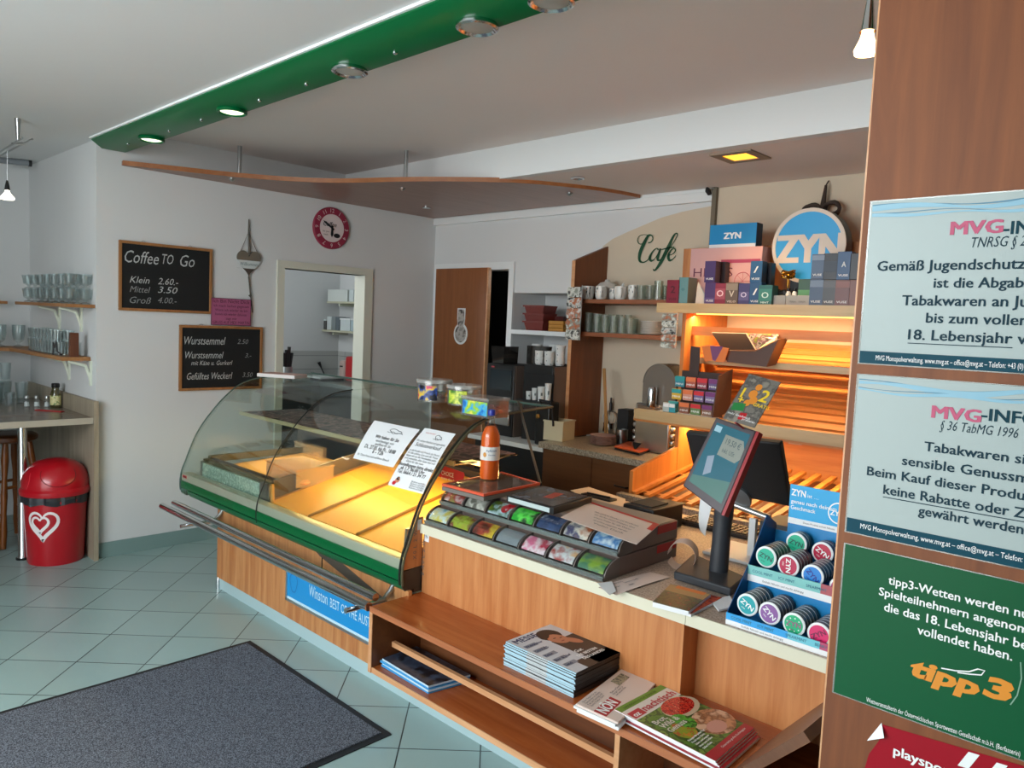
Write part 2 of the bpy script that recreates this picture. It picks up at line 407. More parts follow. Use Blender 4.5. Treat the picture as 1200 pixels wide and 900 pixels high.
# ceiling beam: green enamelled light carrier
BY0, BY1, BZ = 1.628, 1.826, 2.632
prof = [(BY0, ZC-.001), (BY0, ZC-.018), (BY0+.06, BZ), (BY1, BZ), (BY1, 2.779), (1.745, 2.779), (1.745, ZC-.001)]
beam = thing('light_beam', 'long green lacquered beam with spotlights running along the ceiling edge', 'beam', (-5.26, 1.73, BZ))
MB().prism([V((-5.262, y, z)) for y, z in prof], (6.6, 0, 0)).build('beam_body', mGreen, beam)
MB().box(-5.262, 1.3, BY0-.012, BY0, ZC-.012, ZC-.001).build('light_strip', mat('white_strip', '#f2f6f6', .3), beam)
mLens = mat('lamp_lens', '#cfd6c4', .15, emit='#e8f0c8', es=1.3); mLensOff = mat('lamp_lens_off', '#b9b5ac', .2, .3)
for i, (px, py, lit) in enumerate([(172, 163, 1), (269, 131, 1), (409, 84, 0), (550, 29, 0), (640, 0, 0)]):
    c = at(px, py, 2, BZ-.012) ; c.y = 1.765
    rg = MB().lathe([(.045, .004), (.066, .004), (.072, -.004), (.072, -.014), (.064, -.018), (.057, -.012), (.045, -.004)], (c.x, c.y, BZ), 24).build('lamp_ring', mChrome if not lit else mGreen, beam)
    MB().lathe([(.0, -.014), (.04, -.015), (.060, -.009)], (c.x, c.y, BZ), 20).build('lamp_lens', mLens if lit else mLensOff, rg)
for px, py in [(150, 168), (198, 153), (236, 140), (304, 117), (359, 98), (463, 61)]:
    c = at(px, py, 2, BZ)
    MB().lathe([(.009, 0), (.009, -.006), (.004, -.010), (0, -.010)], (c.x, min(max(c.y, 1.70), 1.81), BZ), 12).build('screw', mChrome, beam)
# canopy board under the rear ceiling
CZ = 2.553
fr = [at(x, y, 2, CZ) for x, y in [(149, 192), (205, 200), (270, 207), (340, 212.5), (400, 214.5), (470, 213), (540, 213), (615, 215), (680, 221), (720, 226.5), (757, 234)]]
for p in fr: p.z = CZ
fr[0].x = XW+.02; fr[-1].y = YB-.035
def smooth(P, n=5):
    o = []
    for i in range(len(P)-1):
        a, b_, c, d = P[max(i-1, 0)], P[i], P[i+1], P[min(i+2, len(P)-1)]
        for k in range(n):
            t = k/n; o.append(.5*((2*b_)+(c-a)*t+(2*a-5*b_+4*c-d)*t*t+(-a+3*b_-3*c+d)*t**3))
    return o+[P[-1]]
frs = smooth(fr)
canopy = thing('canopy_board', 'curved brown veneered canopy board hung in the corner under the ceiling', 'canopy', (XW+.6, YB-.6, CZ))
MB().prism([V((XW+.002, fr[0].y, CZ))]+frs+[V((XW+.002, YB-.035, CZ))], (0, 0, .028)).build('board', mCanopy, canopy)
b = MB()
for i in range(len(frs)-1):
    a, c = frs[i], frs[i+1]; n = (c-a).cross(Z_).normalized()*-.006
    if n.y > 0: n = -n
    n2 = n
    b.add([a, c, c+Z_*.03, a+Z_*.03, a+n, c+n, c+n+Z_*.03, a+n+Z_*.03], [(0, 1, 2, 3), (4, 7, 6, 5), (0, 4, 5, 1), (3, 2, 6, 7)])
b.build('edge_band', wood('canopy_edge', '#8d532b', '#a4683a', 'x'), canopy)
for px, py in [(272, 206), (472, 212), (668, 219)]:
    c = at(px, py, 2, CZ); c.x -= .10 if px < 600 else .05; c.y += .10 if px < 600 else .05
    MB().lathe([(.014, CZ+.028), (.014, ZC2 if c.y < 3.48 else 2.576)], (c.x, c.y, 0), 12).build('hanging_rod', mSteel, canopy)
for px, py in [(272, 209), (472, 220), (668, 226)]:
    c = at(px, py, 2, CZ)
    MB().lathe([(.02, CZ), (.02, CZ-.006), (.008, CZ-.02), (0, CZ-.02)], (c.x, c.y, 0), 12).build('cap_nut', mSteel, canopy)
for k, (px, py) in enumerate([(500, 243)]):
    c = at(px, py, 2, CZ)
    MB().lathe([(.035, CZ), (.035, CZ-.006), (.02, CZ-.004), (0, CZ-.004)], (c.x, c.y, 0), 16).build('recessed_spot', mChrome, canopy)
# ------------------------------------------------------------------ service counter
CT, CU, CY = .772, .735, 2.10
ctr = thing('service_counter', 'long wooden shop counter with pale stone top and cream edge', 'counter', (-1.4, 2.5, 0))
cx1 = at(802, 730, 1, CY).x
MB().box(-2.505, cx1, CY, CY+.02, .0, CU-.001).box(cx1-.02, cx1, CY+.02, 2.19, 0, CU-.001).build('front_panel', mAlder, ctr)
MB().box(cx1-.02, .9, 2.19, 2.21, 0, CU-.001).build('recessed_panel', mAlder, ctr)
sx = at(803.5, 727, 1, 2.08).x
MB().box(-2.503, sx-.0008, 2.083, 3.2, CU, CT).box(sx+.0008, .9, 2.083, 3.2, CU, CT).build('counter_top', mStone, ctr)
MB().box(-2.503, sx-.0008, 2.078, 2.083, CU-.002, CT+.001).box(sx+.0008, .9, 2.078, 2.083, CU-.002, CT+.001).build('edge_band', mCream, ctr)
MB().box(-2.5, .9, 3.14, 3.16, 0, CU).build('rear_panel', mAlder, ctr)
MB().box(-2.505, -2.49, CY+.02, 3.14, 0, CU-.001).build('side_panel', mAlder, ctr)
# faded vertical sticker strips beside the case
b = MB()
p = at(498, 622, 1, CY-.0008)
b.use(mPaper).box(p.x, p.x+.028, CY-.0012, CY, p.z-.045, p.z-.002)
b.use(mat('grey_print', '#6f6a66', .7))
b.text('N', (p.x+.008, CY-.0016, p.z-.03), X_, Z_, .02, bold=.03)
for k in range(6): b.text('W2L0X8'[k], (p.x+.004, CY-.0016, p.z-.068-.026*k), Z_, -X_, .028, bold=.02)
b.build('sticker_strip', None, ctr)
# ------------------------------------------------------------------ newspaper bench
BX0, BX1, BF, BT, BB = -2.506, -.907, 1.83, .467, .19
ben = thing('newspaper_bench', 'low brown wooden bench shelf for newspapers in front of the counter', 'bench', (-1.7, 1.97, 0))
MB().box(BX0, BX1+.3, BF, CY-.001, BT-.022, BT).build('bench_top', mAlderT, ben, bev=.002)
MB().box(BX0, BX1+.3, BF-.004, BF, BT-.023, BT+.0005).build('front_edge', wood('bench_edge', '#a05e3a', '#b67248', 'x'), ben)
MB().box(cx1+.001, BX1+.3, CY-.001, 2.188, BT-.022, BT).build('top_extension', mAlderT, ben)
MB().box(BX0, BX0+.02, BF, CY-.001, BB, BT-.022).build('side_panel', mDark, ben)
MB().box(BX0, BX0+.02, BF-.004, BF, BB, BT-.023).build('side_edge', mEdge, ben)
MB().box(BX0+.02, BX1+.3, BF+.004, CY-.001, BB, BB+.022).build('bottom_shelf', mAlderT, ben)
MB().box(BX0+.02, BX1+.3, BF, BF+.004, BB, BB+.023).build('bottom_edge', mEdge, ben)
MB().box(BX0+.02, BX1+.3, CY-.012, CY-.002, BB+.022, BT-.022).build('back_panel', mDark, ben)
dvx = at(723, 870, 1, BF).x
rl = at(462, 751, 0, BX0+.02)
MB().box(BX0+.02, dvx-.008, rl.y-.012, rl.y+.006, rl.z-.022, rl.z).build('retaining_bar', mEdge, ben)
MB().box(dvx-.009, dvx+.009, BF+.001, CY-.012, BB+.022, BT-.022).build('divider', mEdge, ben)
MB().box(BX0, BX1+.3, 2.03, 2.05, 0, BB).box(BX0, BX1+.3, 2.0295, 2.03, .0, BB).build('plinth', mat('plinth_alu_floor_tint', '#b9d2d6', .35, .25), ben)  # pale cyan colour stands for the floor mirrored in the aluminium
# sloping board closing the bench on the right
a = V((BX1, 2.188, BT)); e = at(960, 826, 1, 2.188)-a
e.y = 0; e2 = e*3.2
MB().prism([a, a+e2, a+e2+V((0, -.68, 0)), a+V((0, -.36, 0))], V((0.016, 0, -.016))).build('sloping_board', wood('sloping_board_wood', '#6b4633', '#7e5640', 'x'), ben)  # darker brown wood than the bench top
# ------------------------------------------------------------------ partition with notices
PY = 1.45
px0 = at(1024, 100, 1, PY).x
par = struct(MB().box(px0, 1.5, PY, PY+.035, 0, ZC).build('wall_partition', wood('partition_wood', '#6c3815', '#874c22', 'z', rough=.6)))
MB().box(px0-.003, px0, PY, PY+.035, 0, ZC).build('edge_band', mEdge, par)
# ------------------------------------------------------------------ glass display case
PF = [(2.02, .478), (1.998, .50), (1.990, .55), (1.992, .595), (2.002, .645), (2.022, .695), (2.066, .81), (2.098, .875), (2.14, .94), (2.188, 1.00), (2.24, 1.06), (2.298, 1.115), (2.36, 1.163), (2.428, 1.193), (2.5, 1.211), (2.65, 1.226), (2.92, 1.240)]
CX0, CX1, CXM = -4.77, -2.512, -3.785
pf = smooth([V((0, y, z)) for y, z in PF], 3)
def prof_at(t):
    k = t*(len(pf)-1); i = min(int(k), len(pf)-2); f = k-i
    return pf[i]*(1-f)+pf[i+1]*f
def on_prof(px, py, off=.004):
    d = cF+cR*((px-600)/FPX)-cU*((py-450)/FPX)
    for i in range(len(pf)-1):
        a, b = pf[i], pf[i+1]; n = V((0, -(b.z-a.z), b.y-a.y)).normalized()
        den = d.dot(n)
        if abs(den) < 1e-9: continue
        t = (a-CAM).dot(n)/den; h = CAM+d*t
        s = ((h.y-a.y)*(b.y-a.y)+(h.z-a.z)*(b.z-a.z))/((b.y-a.y)**2+(b.z-a.z)**2)
        if 0 <= s <= 1: return h.x, (i+s)/(len(pf)-1)
    return None
mPane = glass('case_glass', '#f6faf8', .045)
mPaneE = glass('case_end_glass', '#eff4f1', .045)
mShelfG = glass('shelf_glass', '#dde9e5', .08)
case = thing('display_case', 'long curved glass bakery display case with green trim and warm lit trays', 'display case', (-3.6, 2.45, 0))
def bent(x0, x1, t=.006): return lambda u, v: V((x0+(x1-x0)*u, 0, 0))+prof_at(v)
i0 = .03
def bentg(x0, x1): return lambda u, v: V((x0+(x1-x0)*u, 0, 0))+prof_at(.13+.87*v)
for x0, x1 in ((CX0+.006, CXM-.003), (CXM+.003, CX1-.003)):
    MB().shell(bentg(x0, x1), 1, 40, -.006).build('curved_front_glass', mPane, case)
# end pane
ep = [p for p in pf]+[V((0, 2.92, .80)), V((0, 2.1, .47))]
MB().prism([p+V((CX0-.006, 0, 0)) for p in ep], (.008, 0, 0)).build('end_glass', mPaneE, case)
mGask = mat('gasket', '#20241f', .4); mGaskG = mat('glass_edge', '#4d635c', .25)
for x, r_, m_ in ((CX0, .0045, mGaskG), (CXM, .0035, mGask), (CX1-.012, .006, mGask), (CX1+.006, .0055, mat('gasket_olive', '#55513c', .35))):
    MB().tube([p+V((x, 0, 0)) for p in pf[4:] if p.y < 2.62 or x > -3], r_, 6).build('glass_seam', m_, case)
MB().box(CX0, CX1, 2.905, 2.925, 1.236, 1.246).build('rear_edge', mGaskG, case)
MB().tube([(CX1+.004, 2.70, 1.232), at(607, 470, 0, CX1+.004), at(633, 566, 0, CX1+.02)], .006, 8).build('rear_strut', mat('strut_grey', '#5f625f', .4), case)
# sill, green band, base
MB().prism([V((CX0+.01, y, z)) for y, z in [(1.997, .578), (1.995, .603), (2.0, .622), (2.022, .628), (2.06, .622), (2.06, .578)]], (CX1-CX0-.014, 0, 0)).build('sill_strip', mat('sill_alu', '#c5c8b4', .35, .5), case)
MB().use(mRed).box(CX0+.03, CX0+.085, 1.9935, 1.995, .600, .616).use(mBlack).box(CX0+.05, CX0+.075, 1.993, 1.9936, .604, .612).build('badge', None, case)
MB().prism([V((CX0+.012, y, z)) for y, z in [(1.992, .578), (1.990, .55), (1.992, .533), (2.06, .533), (2.06, .578)]], (CX1-CX0-.016, 0, 0)).build('green_band', mGreen, case)
MB().box(CX0+.016, CX1-.006, 2.0, 2.06, .527, .533).build('groove', mBlack, case)
MB().prism([V((CX0+.10, y, z)) for y, z in [(1.992, .527), (1.997, .505), (2.012, .488), (2.04, .484), (2.06, .49), (2.06, .527)]], (CX1-CX0-.104, 0, 0)).build('lower_band', mGreen, case)
MB().prism([V((CX0-.004, y, z)) for y, z in [(2.06, .62), (2.0, .62), (1.99, .56), (1.998, .50), (2.03, .475), (2.06, .48)]], (.014, 0, 0)).build('end_cap', glass('cap_clear', '#b9cfc8', .12), case)
MB().prism([V((CX1-.004, y, z)) for y, z in [(1.990, .575), (1.994, .51), (2.01, .487), (2.098, .487), (2.098, .58)]], (.006, 0, 0)).build('right_cap', mat('cap_grey', '#39352f', .5), case)
MB().prism([V((CX1-.004, y, z)) for y, z in [(1.994, .58), (2.098, .584), (2.098, .80), (2.07, .80), (2.022, .69)]], (.006, 0, 0)).build('right_cheek', mAlder, case)
b = MB(); b.use(mPaper).box(CX1+.002, CX1+.0028, 2.068, 2.09, .745, .79); b.use(mat('grey_print'))
for k in range(5): b.text('W2L0X'[k], (CX1+.0032, 2.066, .722-.026*k), Z_, -Y_, .026, bold=.02)
b.build('cheek_sticker', None, case)
MB().box(CX0+.4, CX1, 2.06, 2.10, .47, .60).box(CX0+.03, CX1-.01, 2.06, 2.9, .55, .578).build('carcass', mat('carcass', '#4a4136', .6), case)
p0 = at(255, 640, 1, 2.02).x; p1 = at(337, 680, 1, 2.02).x
mPanelF = wood('case_front', '#a9683a', '#cf965f', 'z')
MB().box(p0, p1-.0015, 2.018, 2.036, .072, .488).build('front_panel', mPanelF, case)
MB().box(p1+.0015, CX1+.02, 2.018, 2.036, .072, .488).build('front_panel', mPanelF, case)
MB().box(p0, p0+.018, 2.036, 2.9, .06, .55).build('side_panel', mPanelF, case)
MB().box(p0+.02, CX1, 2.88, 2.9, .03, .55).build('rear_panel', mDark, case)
MB().box(p0, CX1+.02, 2.03, 2.05, 0, .072).build('plinth', MATS['plinth_alu_floor_tint'], case)
MB().lathe([(.014, 0), (.014, .05), (.008, .072)], (p0+.006, 2.026, 0), 12).build('foot', mChrome, case)
MB().box(at(378, 640, 1, 2.017).x-.002, at(378, 640, 1, 2.017).x+.002, 2.014, 2.018, .40, .47).build('hinge', mBlack, case)
MB().prism([at(369, 645, 1, 2.0165), at(395, 655, 1, 2.0165), V((CX1, 2.0165, .375)), V((CX1, 2.0165, .335)), at(375, 652, 1, 2.0165)], (0, .001, 0)).build('scuff_plate', mat('scuff', '#4a4238', .7), case)
# bumper rail: two tubes, J brackets, stub ends
rail0, rail1 = at(190, 590, 1, 1.83), V((BX0-.012, 1.83, .452))
rail0.z = rail1.z = .46
MB().tube([rail0, rail1], .019, 16).build('rail_front', mChrome, case)
q0 = at(204, 587, 1, 1.878)
MB().tube([V((q0.x, 1.878, .484)), V((BX0-.03, 1.878, .484))], .017, 16).build('rail_rear', mChrome, case)
for px, py in ((253, 607), (452, 690)):
    c = at(px, py, 1, 1.98); x = c.x
    MB().tube([(x, 2.03, .50), (x, 2.005, .462), (x, 1.97, .432), (x, 1.92, .428), (x, 1.85, .430)], .012, 10).build('bracket', mSteel, case)
    MB().tube([(x, 1.92, .430), (x, 1.775, .43)], .011, 12).build('bracket_stub', mChrome, case)
# sunken compartment on the left and its stone front
XA, XB = -4.66, -3.80
b = MB().use(mat('olive_frame', '#4f4a32', .5)); 
b.box(XA, XB+.02, 2.09, 2.12, .70, .722).box(XA, XA+.03, 2.12, 2.8, .70, .74)
b.use(mBlackM).box(XA+.03, XB, 2.12, 2.15, .70, .726)
b.build('compartment_frame', None, case)
MB().box(XA+.02, XB-.10, 2.075, 2.09, .605, .70).build('stone_front', speckle('green_stone', '#7d9689', '#b7cdbf', 70, .3, '#93aa9b'), case)
MB().box(XA, XA+.02, 2.07, 2.09, .60, .71).box(XB-.10, XB-.02, 2.07, 2.088, .60, .71).build('frame_post', mSteel, case)
def slope_z(y): return .622+(y-2.06)*.22
b = MB()
b.prism([V((XB, 2.09, slope_z(2.09)-.01)), V((XB, 2.80, slope_z(2.8)-.01)), V((XB, 2.80, slope_z(2.8)+.085)), V((XB, 2.09, slope_z(2.09)+.105))], (.018, 0, 0))
b.box(XA, XB, 2.80, 2.815, .62, .83)
b.build('compartment_wall', mat('compartment_brown', '#5f5344', .6), case)
MB().prism([V((XA, 2.15, .66)), V((XA, 2.80, .70)), V((XA, 2.80, .69)), V((XA, 2.15, .65))], (XB-XA, 0, 0)).build('compartment_floor', mat('compartment_yellow', '#e0b06a', .5), case)
MB().box(CX0+.02, CX1-.02, 2.80, 2.86, .58, .85).build('rear_ledge', mat('rear_ledge', '#3a342c', .6), case)
# steel holder by the seam
MB().prism([(XB-.03, 2.072, .612), (XB-.01, 2.072, .70), (XB+.002, 2.072, .705), (XB+.004, 2.072, .612)], (0, .006, 0)).build('divider_clip', mSteel, case)
MB().prism([(XB+.03, 2.066, .612), (XB+.055, 2.066, .612), (XB+.045, 2.066, .72), (XB+.03, 2.066, .72)], (0, .012, 0)).build('divider_clip', mat('amber_clip', '#d79a45', .4), case)
MB().prism([(CX1-.075, 2.055, .63), (CX1-.055, 2.055, .63), (CX1-.052, 2.055, .74), (CX1-.066, 2.055, .74)], (0, .03, 0)).build('divider_clip', mSteel, case)
# upper shelf inside the case
SZ = 1.005
sh0 = at(277, 480, 2, SZ)
MB().box(-4.66, CX1-.06, 2.33, 2.75, SZ-.008, SZ).build('inner_shelf', mShelfG, case)
MB().box(-4.66, CX1-.06, 2.322, 2.33, SZ-.018, SZ+.004).build('shelf_edge', mat('edge_olive_light', '#a79f7c', .4), case)
MB().box(-4.62, CX1-.07, 2.345, 2.74, SZ, SZ+.004).build('shelf_mat', blotch('shelf_mottle', ['#3a2c29', '#7d5a53', '#4a3430', '#a8837a', '#55403b', '#2f2422'], 13, .5, 3), case)  # brown and pink mottled sheet over the inner shelf
for x in (-4.4, -3.4, -2.62): MB().tube([(x, 2.74, SZ-.01), (x, 2.60, SZ-.03), (x, 2.36, SZ-.02)], .005, 6).build('shelf_bracket', mSteel, case)
# case lamp under the inner shelf
lt = MB().lathe([(.012, 0), (.012, 1.9)], (0, 0, 0), 10, Tm((-4.5, 2.52, SZ-.032), 0, 0, R(90))).build('lamp_tube', lampglow('case_tube', '#ffcf80', 2.0), case)
area('case_lamp_light', (-3.2, 2.52, SZ-.05), (-3.2, 2.30, .5), 1.3, .05, 4.6, (1.0, .66, .22))
area('case_lamp_light_left', (-4.25, 2.52, SZ-.05), (-4.25, 2.42, .5), .7, .05, 2.0, (1.0, .72, .34))
# sloping trays
mTray = mat('tray_yellow', '#e2a238', .42, .1, var=.05, scale=3)
edges = [XB+.022, at(361, 605, 1, 2.06).x, at(417, 629, 1, 2.06).x, CX1-.035]
tl = ['wide empty yellow tray beside the sunken compartment in the display case', 'empty yellow tray between two others in the display case', 'narrow empty yellow tray by the right end of the display case']
for i in range(3):
    x0, x1 = edges[i]+.004, edges[i+1]-.004
    t = thing('display_tray', tl[i], 'tray', ((x0+x1)/2, 2.4, .60), group='yellow trays in the display case')
    y0, y1 = 2.066, 2.795
    MB().prism([(x0, y0, slope_z(y0)), (x0, y1, slope_z(y1)), (x0, y1, slope_z(y1)-.006), (x0, y0, slope_z(y0)-.006)], (x1-x0, 0, 0)).build('tray_base', mTray, t)
    b = MB()
    for x in (x0, x1-.005): b.prism([(x, y0, slope_z(y0)-.006), (x, y1, slope_z(y1)-.006), (x, y1, slope_z(y1)+.012), (x, y0, slope_z(y0)+.008)], (.005, 0, 0))
    b.box(x0+.005, x1-.005, y1-.006, y1, slope_z(y1), slope_z(y1)+.03)
    b.build('tray_rim', mat('tray_rim', '#9a7332', .4, .3), t)
# clear food boxes in the compartment
mBox = glass('food_box_clear', '#fff2d8', .15, .08, .22, '#ffe6c0')
def food_box(px, py, w_, d_, h_, lab, fill):
    c = at(px, py, 2, .70); x, y = c.x, c.y
    t = thing('food_box', lab, 'food box', (x, y, .675), R(0), group='clear food boxes in the display case')
    b = MB(); z0 = .678; tt = .003
    b.box(x, x+w_, y, y+d_, z0, z0+tt).box(x, x+w_, y, y+tt, z0, z0+h_).box(x, x+w_, y+d_-tt, y+d_, z0, z0+h_).box(x, x+tt, y, y+d_, z0, z0+h_).box(x+w_-tt, x+w_, y, y+d_, z0, z0+h_)
    b.build('tub', mBox, t)
    MB().box(x-.005, x+w_+.005, y-.005, y+d_+.005, z0+h_, z0+h_+.008).build('lid', mBox, t)
    f = MB()
    rnd = random.Random(int(px))
    for k in range(7):
        g = rnd.random(); cx, cy = x+.03+(w_-.06)*rnd.random(), y+.03+(d_-.06)*rnd.random()
        f.lathe([(0, 0), (.035, .004), (.045, .018), (.03, .034), (0, .04)], (cx, cy, z0+.004), 10, None)
    f.build('food', fill, t)
food_box(312, 556, .34, .24, .10, 'front clear lidded food box with rosy filling in the display case', mat('rosy_food', '#e39a63', .6, var=.2, scale=20))
food_box(345, 528, .36, .20, .085, 'rear clear lidded food box behind the front one in the display case', mat('pale_food', '#c9975a', .6, var=.2, scale=20))
# papers taped on the glass
def sheet(corners, name, lab, fn):
    (xa, ta), (xb, tb), (xc, tc_), (xd, td) = [on_prof(*q) for q in corners]   # TL TR BR BL
    def S(u, v):      # u across, v down
        x = (xa*(1-u)+xb*u)*(1-v)+(xd*(1-u)+xc*u)*v; t = (ta*(1-u)+tb*u)*(1-v)+(td*(1-u)+tc_*u)*v
        p = prof_at(t); q = prof_at(min(1, t+.01))-prof_at(max(0, t-.01)); n = V((0, -q.z, q.y)).normalized()
        return V((x, 0, 0))+p+n*.0085
    t = thing(name, lab, 'notice', S(.5, 1), group='notices on the case glass')
    MB().shell(S, 4, 14, .0006).build('sheet', mPaper, t)
    b = MB()
    def line(s, u, v, sz, al='C', bold=0, fit=None, m=mInk):
        o = S(u, v); U = (S(min(1, u+.05), v)-S(max(0, u-.05), v)).normalized(); W = (S(u, v-.02)-S(u, v+.02)).normalized(); N = U.cross(W)
        b.text(s, o+N*.0016, U, W, sz, al, fit, bold, 0, m)
    fn(line, b, S)
    b.build('print', None, t)
mGP = mat('soft_ink', '#55585c', .7)
def logo(b, S, u, v, k=1.0):
    P = []
    for a in range(0, 25):
        g = a/24*2*math.pi
        P.append(S(u+k*.13*math.cos(g)*(1+.25*math.sin(2*g)), v+k*.05*math.sin(g)*(1+.35*math.cos(3*g)))+V((0, -.0012, .001)))
    b.ribbon(P, .003, V((0, -.75, .65)), mGP)
    P = [S(u+k*(-.17+.34*i/12), v+k*(.035+.018*math.sin(i*1.1)))+V((0, -.0012, .001)) for i in range(13)]
    b.ribbon(P, .0025, V((0, -.75, .65)), mGP)
def pr1(L, b, S):
    logo(b, S, .6, .18)
    L('Wir haben für Sie', .52, .42, .026, 'C', .02); L('wochentags von', .52, .51, .022, m=mGP); L('geöffnet für Sie', .52, .59, .02, m=mGP)
    L('Di., 27.05. bis Fr., 18:00', .5, .70, .03, 'C', .02, .24); L('6 - 12h', .5, .79, .03, 'C', .02); L('Ihr Team freut sich auf Ihren Besuch', .45, .90, .017, m=mGP)
def pr2(L, b, S):
    logo(b, S, .62, .13, .75)
    L('Liebe Kunden!', .15, .09, .012, 'L', .01, m=mRed)
    L('Wir nehmen Abschied und sagen danke', .5, .25, .018, fit=.2, m=mGP); L('Schlussverkauf', .5, .33, .03, shear=0) if False else L('Schlussverkauf', .5, .33, .03, m=mGP)
    for k, s in enumerate(['an alle Kunden und Freunde des Hauses', 'für die schöne Zeit und die Treue', 'bitten wir um Ihr Verständnis dafür', 'und wünschen alles Gute und viel']):
        L(s, .5, .42+.045*k, .016, fit=.21, m=mGP)
    L('Glück für das neue', .4, .60, .016, m=mGP)
    L('Bestellungen bitte direkt', .5, .67, .024, 'C', .02); L('ab 1.7. 06:00 Uhr', .46, .73, .024, 'C', .02); L('Tel. 0664 / 21 34 77', .48, .79, .024, 'C', .02)
    for c_, (u, v), r_ in ((mat('skin_print', '#d08a6a', .7), (.2, .90), .05), (mRed, (.14, .95), .04), (mInk, (.2, .875), .035)):
        P = [S(u+r_*1.3*math.cos(a/10*6.283), v+r_*.8*math.sin(a/10*6.283))+V((0, -.0013, .001)) for a in range(10)]
        b.use(c_); b.add(P, [tuple(range(10))], None, True)
    for k in range(4): L('Bäckerei und Kaffee', .78, .88+.03*k, .012, m=mGP)
sheet([(440, 494), (493, 505), (462, 549), (415, 538)], 'paper_notice', 'white printed notice on the case glass, left of the taller one', pr1)
sheet([(499, 503), (535, 510), (497, 580), (456, 569)], 'paper_notice', 'taller white printed notice taped by the right end of the case glass', pr2)
# advertising panel on the case front
t = thing('advertising_sign', 'blue framed advertising panel set in the case front behind the rail', 'sign', at(385, 720, 1, 2.016))
sz0, sz1 = .168, .36; sx0, sx1 = p1+.004, CX1+.01
MB().box(sx0+.012, sx1, 2.010, 2.0172, sz0+.012, sz1-.012).build('sign_face', mat('sign_blue', '#1f8fd0', .35), t)
MB().box(sx0, sx1, 2.006, 2.0175, sz0, sz0+.014).box(sx0, sx0+.012, 2.006, 2.0175, sz0, sz1).box(sx0, sx1, 2.006, 2.0175, sz1-.012, sz1).build('sign_frame', mAlu, t)
b = MB()
b.use(mat('pale_print', '#bfe0ee', .5))
b.box(sx0+.014, sx1, 2.0094, 2.010, sz0+.014, sz0+.026)
o = at(362, 697, 1, 2.0092); o1 = at(384, 697, 1, 2.0092).x; o2 = at(387, 700, 1, 2.0092).x
b.text('Winston', (o.x, 2.0092, sz0+.085), X_, Z_, .085, fit=o1-o.x, bold=.01, shear=.0); b.text('BEST OF THE AUST', (o2, 2.0092, sz0+.083), X_, Z_, .066, fit=at(434, 735, 1, 2.0092).x-o2)
b.prism([(o.x+.10, 2.0092, sz0+.165), (o.x+.14, 2.0092, sz0+.15), (o.x+.19, 2.0092, sz0+.165), (o.x+.15, 2.0092, sz0+.16)], (0, .0004, 0))
b.use(mat('sign_blue_deep', '#1a6fb4', .35)); 
P = [V((sx0+.075+.035*math.cos(a)*(1+.15*math.sin(3*a)), 2.0092, sz0+.11+.05*math.sin(a))) for a in [i/14*6.283 for i in range(15)]]
b.ribbon(P, .006, (0, -1, 0))
b.build('lettering', None, t)
# ------------------------------------------------------------------ left wall decorations
LX = XW+.001
def wl(px, py, d=0.): p = at(px, py, 0, XW+d); return p.y, p.z
mChalk = mat('chalk', '#b9bcbb', .9); mChalkD = mat('chalk_faint', '#8b8e8e', .9)
mSlate = mat('chalkboard_black', '#0d0e0f', .75, var=.25, scale=30)
mFrame = wood('pine_frame', '#8d5d33', '#a87545', 'z', rough=.5)
def chalkboard(y0, y1, z0, z1, lab, lines):
    t = thing('chalkboard', lab, 'chalkboard', (LX, (y0+y1)/2, z0))
    MB().box(LX, LX+.010, y0+.012, y1-.012, z0+.012, z1-.012).build('slate', mSlate, t)
    MB().box(LX, LX+.018, y0, y1, z0, z0+.018).box(LX, LX+.018, y0, y1, z1-.018, z1).box(LX, LX+.018, y0, y0+.018, z0+.018, z1-.018).box(LX, LX+.018, y1-.018, y1, z0+.018, z1-.018).build('frame', mFrame, t, bev=.002)
    b = MB()
    for s, px, py, sz, fit, mm in lines:
        y, z = wl(px, py, .011)
        b.text(s, (LX+.0106, y, z), Y_, Z_, sz, 'L', fit, -.004, .28, mm)
    b.build('chalk_writing', None, t)
    for fy in (.25, .75):
        MB().tube([V((LX+.004, y0+(y1-y0)*fy+.012*math.cos(a*math.pi/6), z1+.010*math.sin(a*math.pi/6))) for a in range(7)], .002, 6).build('hanger', mSteel, t)
y0, zt = wl(138.5, 281); y1, zb = wl(247, 368)
chalkboard(y0, y1, zb, zt, 'upper black chalkboard with coffee prices in a pine frame, left of the heart sign', [
    ('Coffee', 146, 307, .115, .215, mChalk), ('TO', 190, 309, .095, .075, mChalk), ('Go', 211, 312, .115, .10, mChalk),
    ('Klein', 152, 331, .062, .125, mChalk), ('2.60.-', 185, 333, .062, .135, mChalk),
    ('Mittel', 152, 342, .058, .13, mChalkD), ('3.50', 185, 343, .062, .13, mChalk),
    ('Groß', 152, 355, .062, .135, mChalkD), ('4.00.-', 185, 355, .058, .125, mChalkD)])
y0, zt = wl(209.5, 380.5); y1, zb = wl(305.5, 455)
chalkboard(y0, y1, zb, zt, 'lower black chalkboard with bread roll prices, partly behind the glass case', [
    ('Wurstsemmel', 216, 403.5, .080, .295, mChalk), ('2.50', 278, 403, .05, .085, mChalkD),
    ('Wurstsemmel', 217, 420, .070, .275, mChalk), ('mit Käse u. Gurkerl', 224, 428, .046, .30, mChalk), ('3.-', 287, 419, .045, .05, mChalkD),
    ('Gefülltes Weckerl', 219, 445, .070, .33, mChalk), ('3.50', 284, 442, .05, .08, mChalkD)])
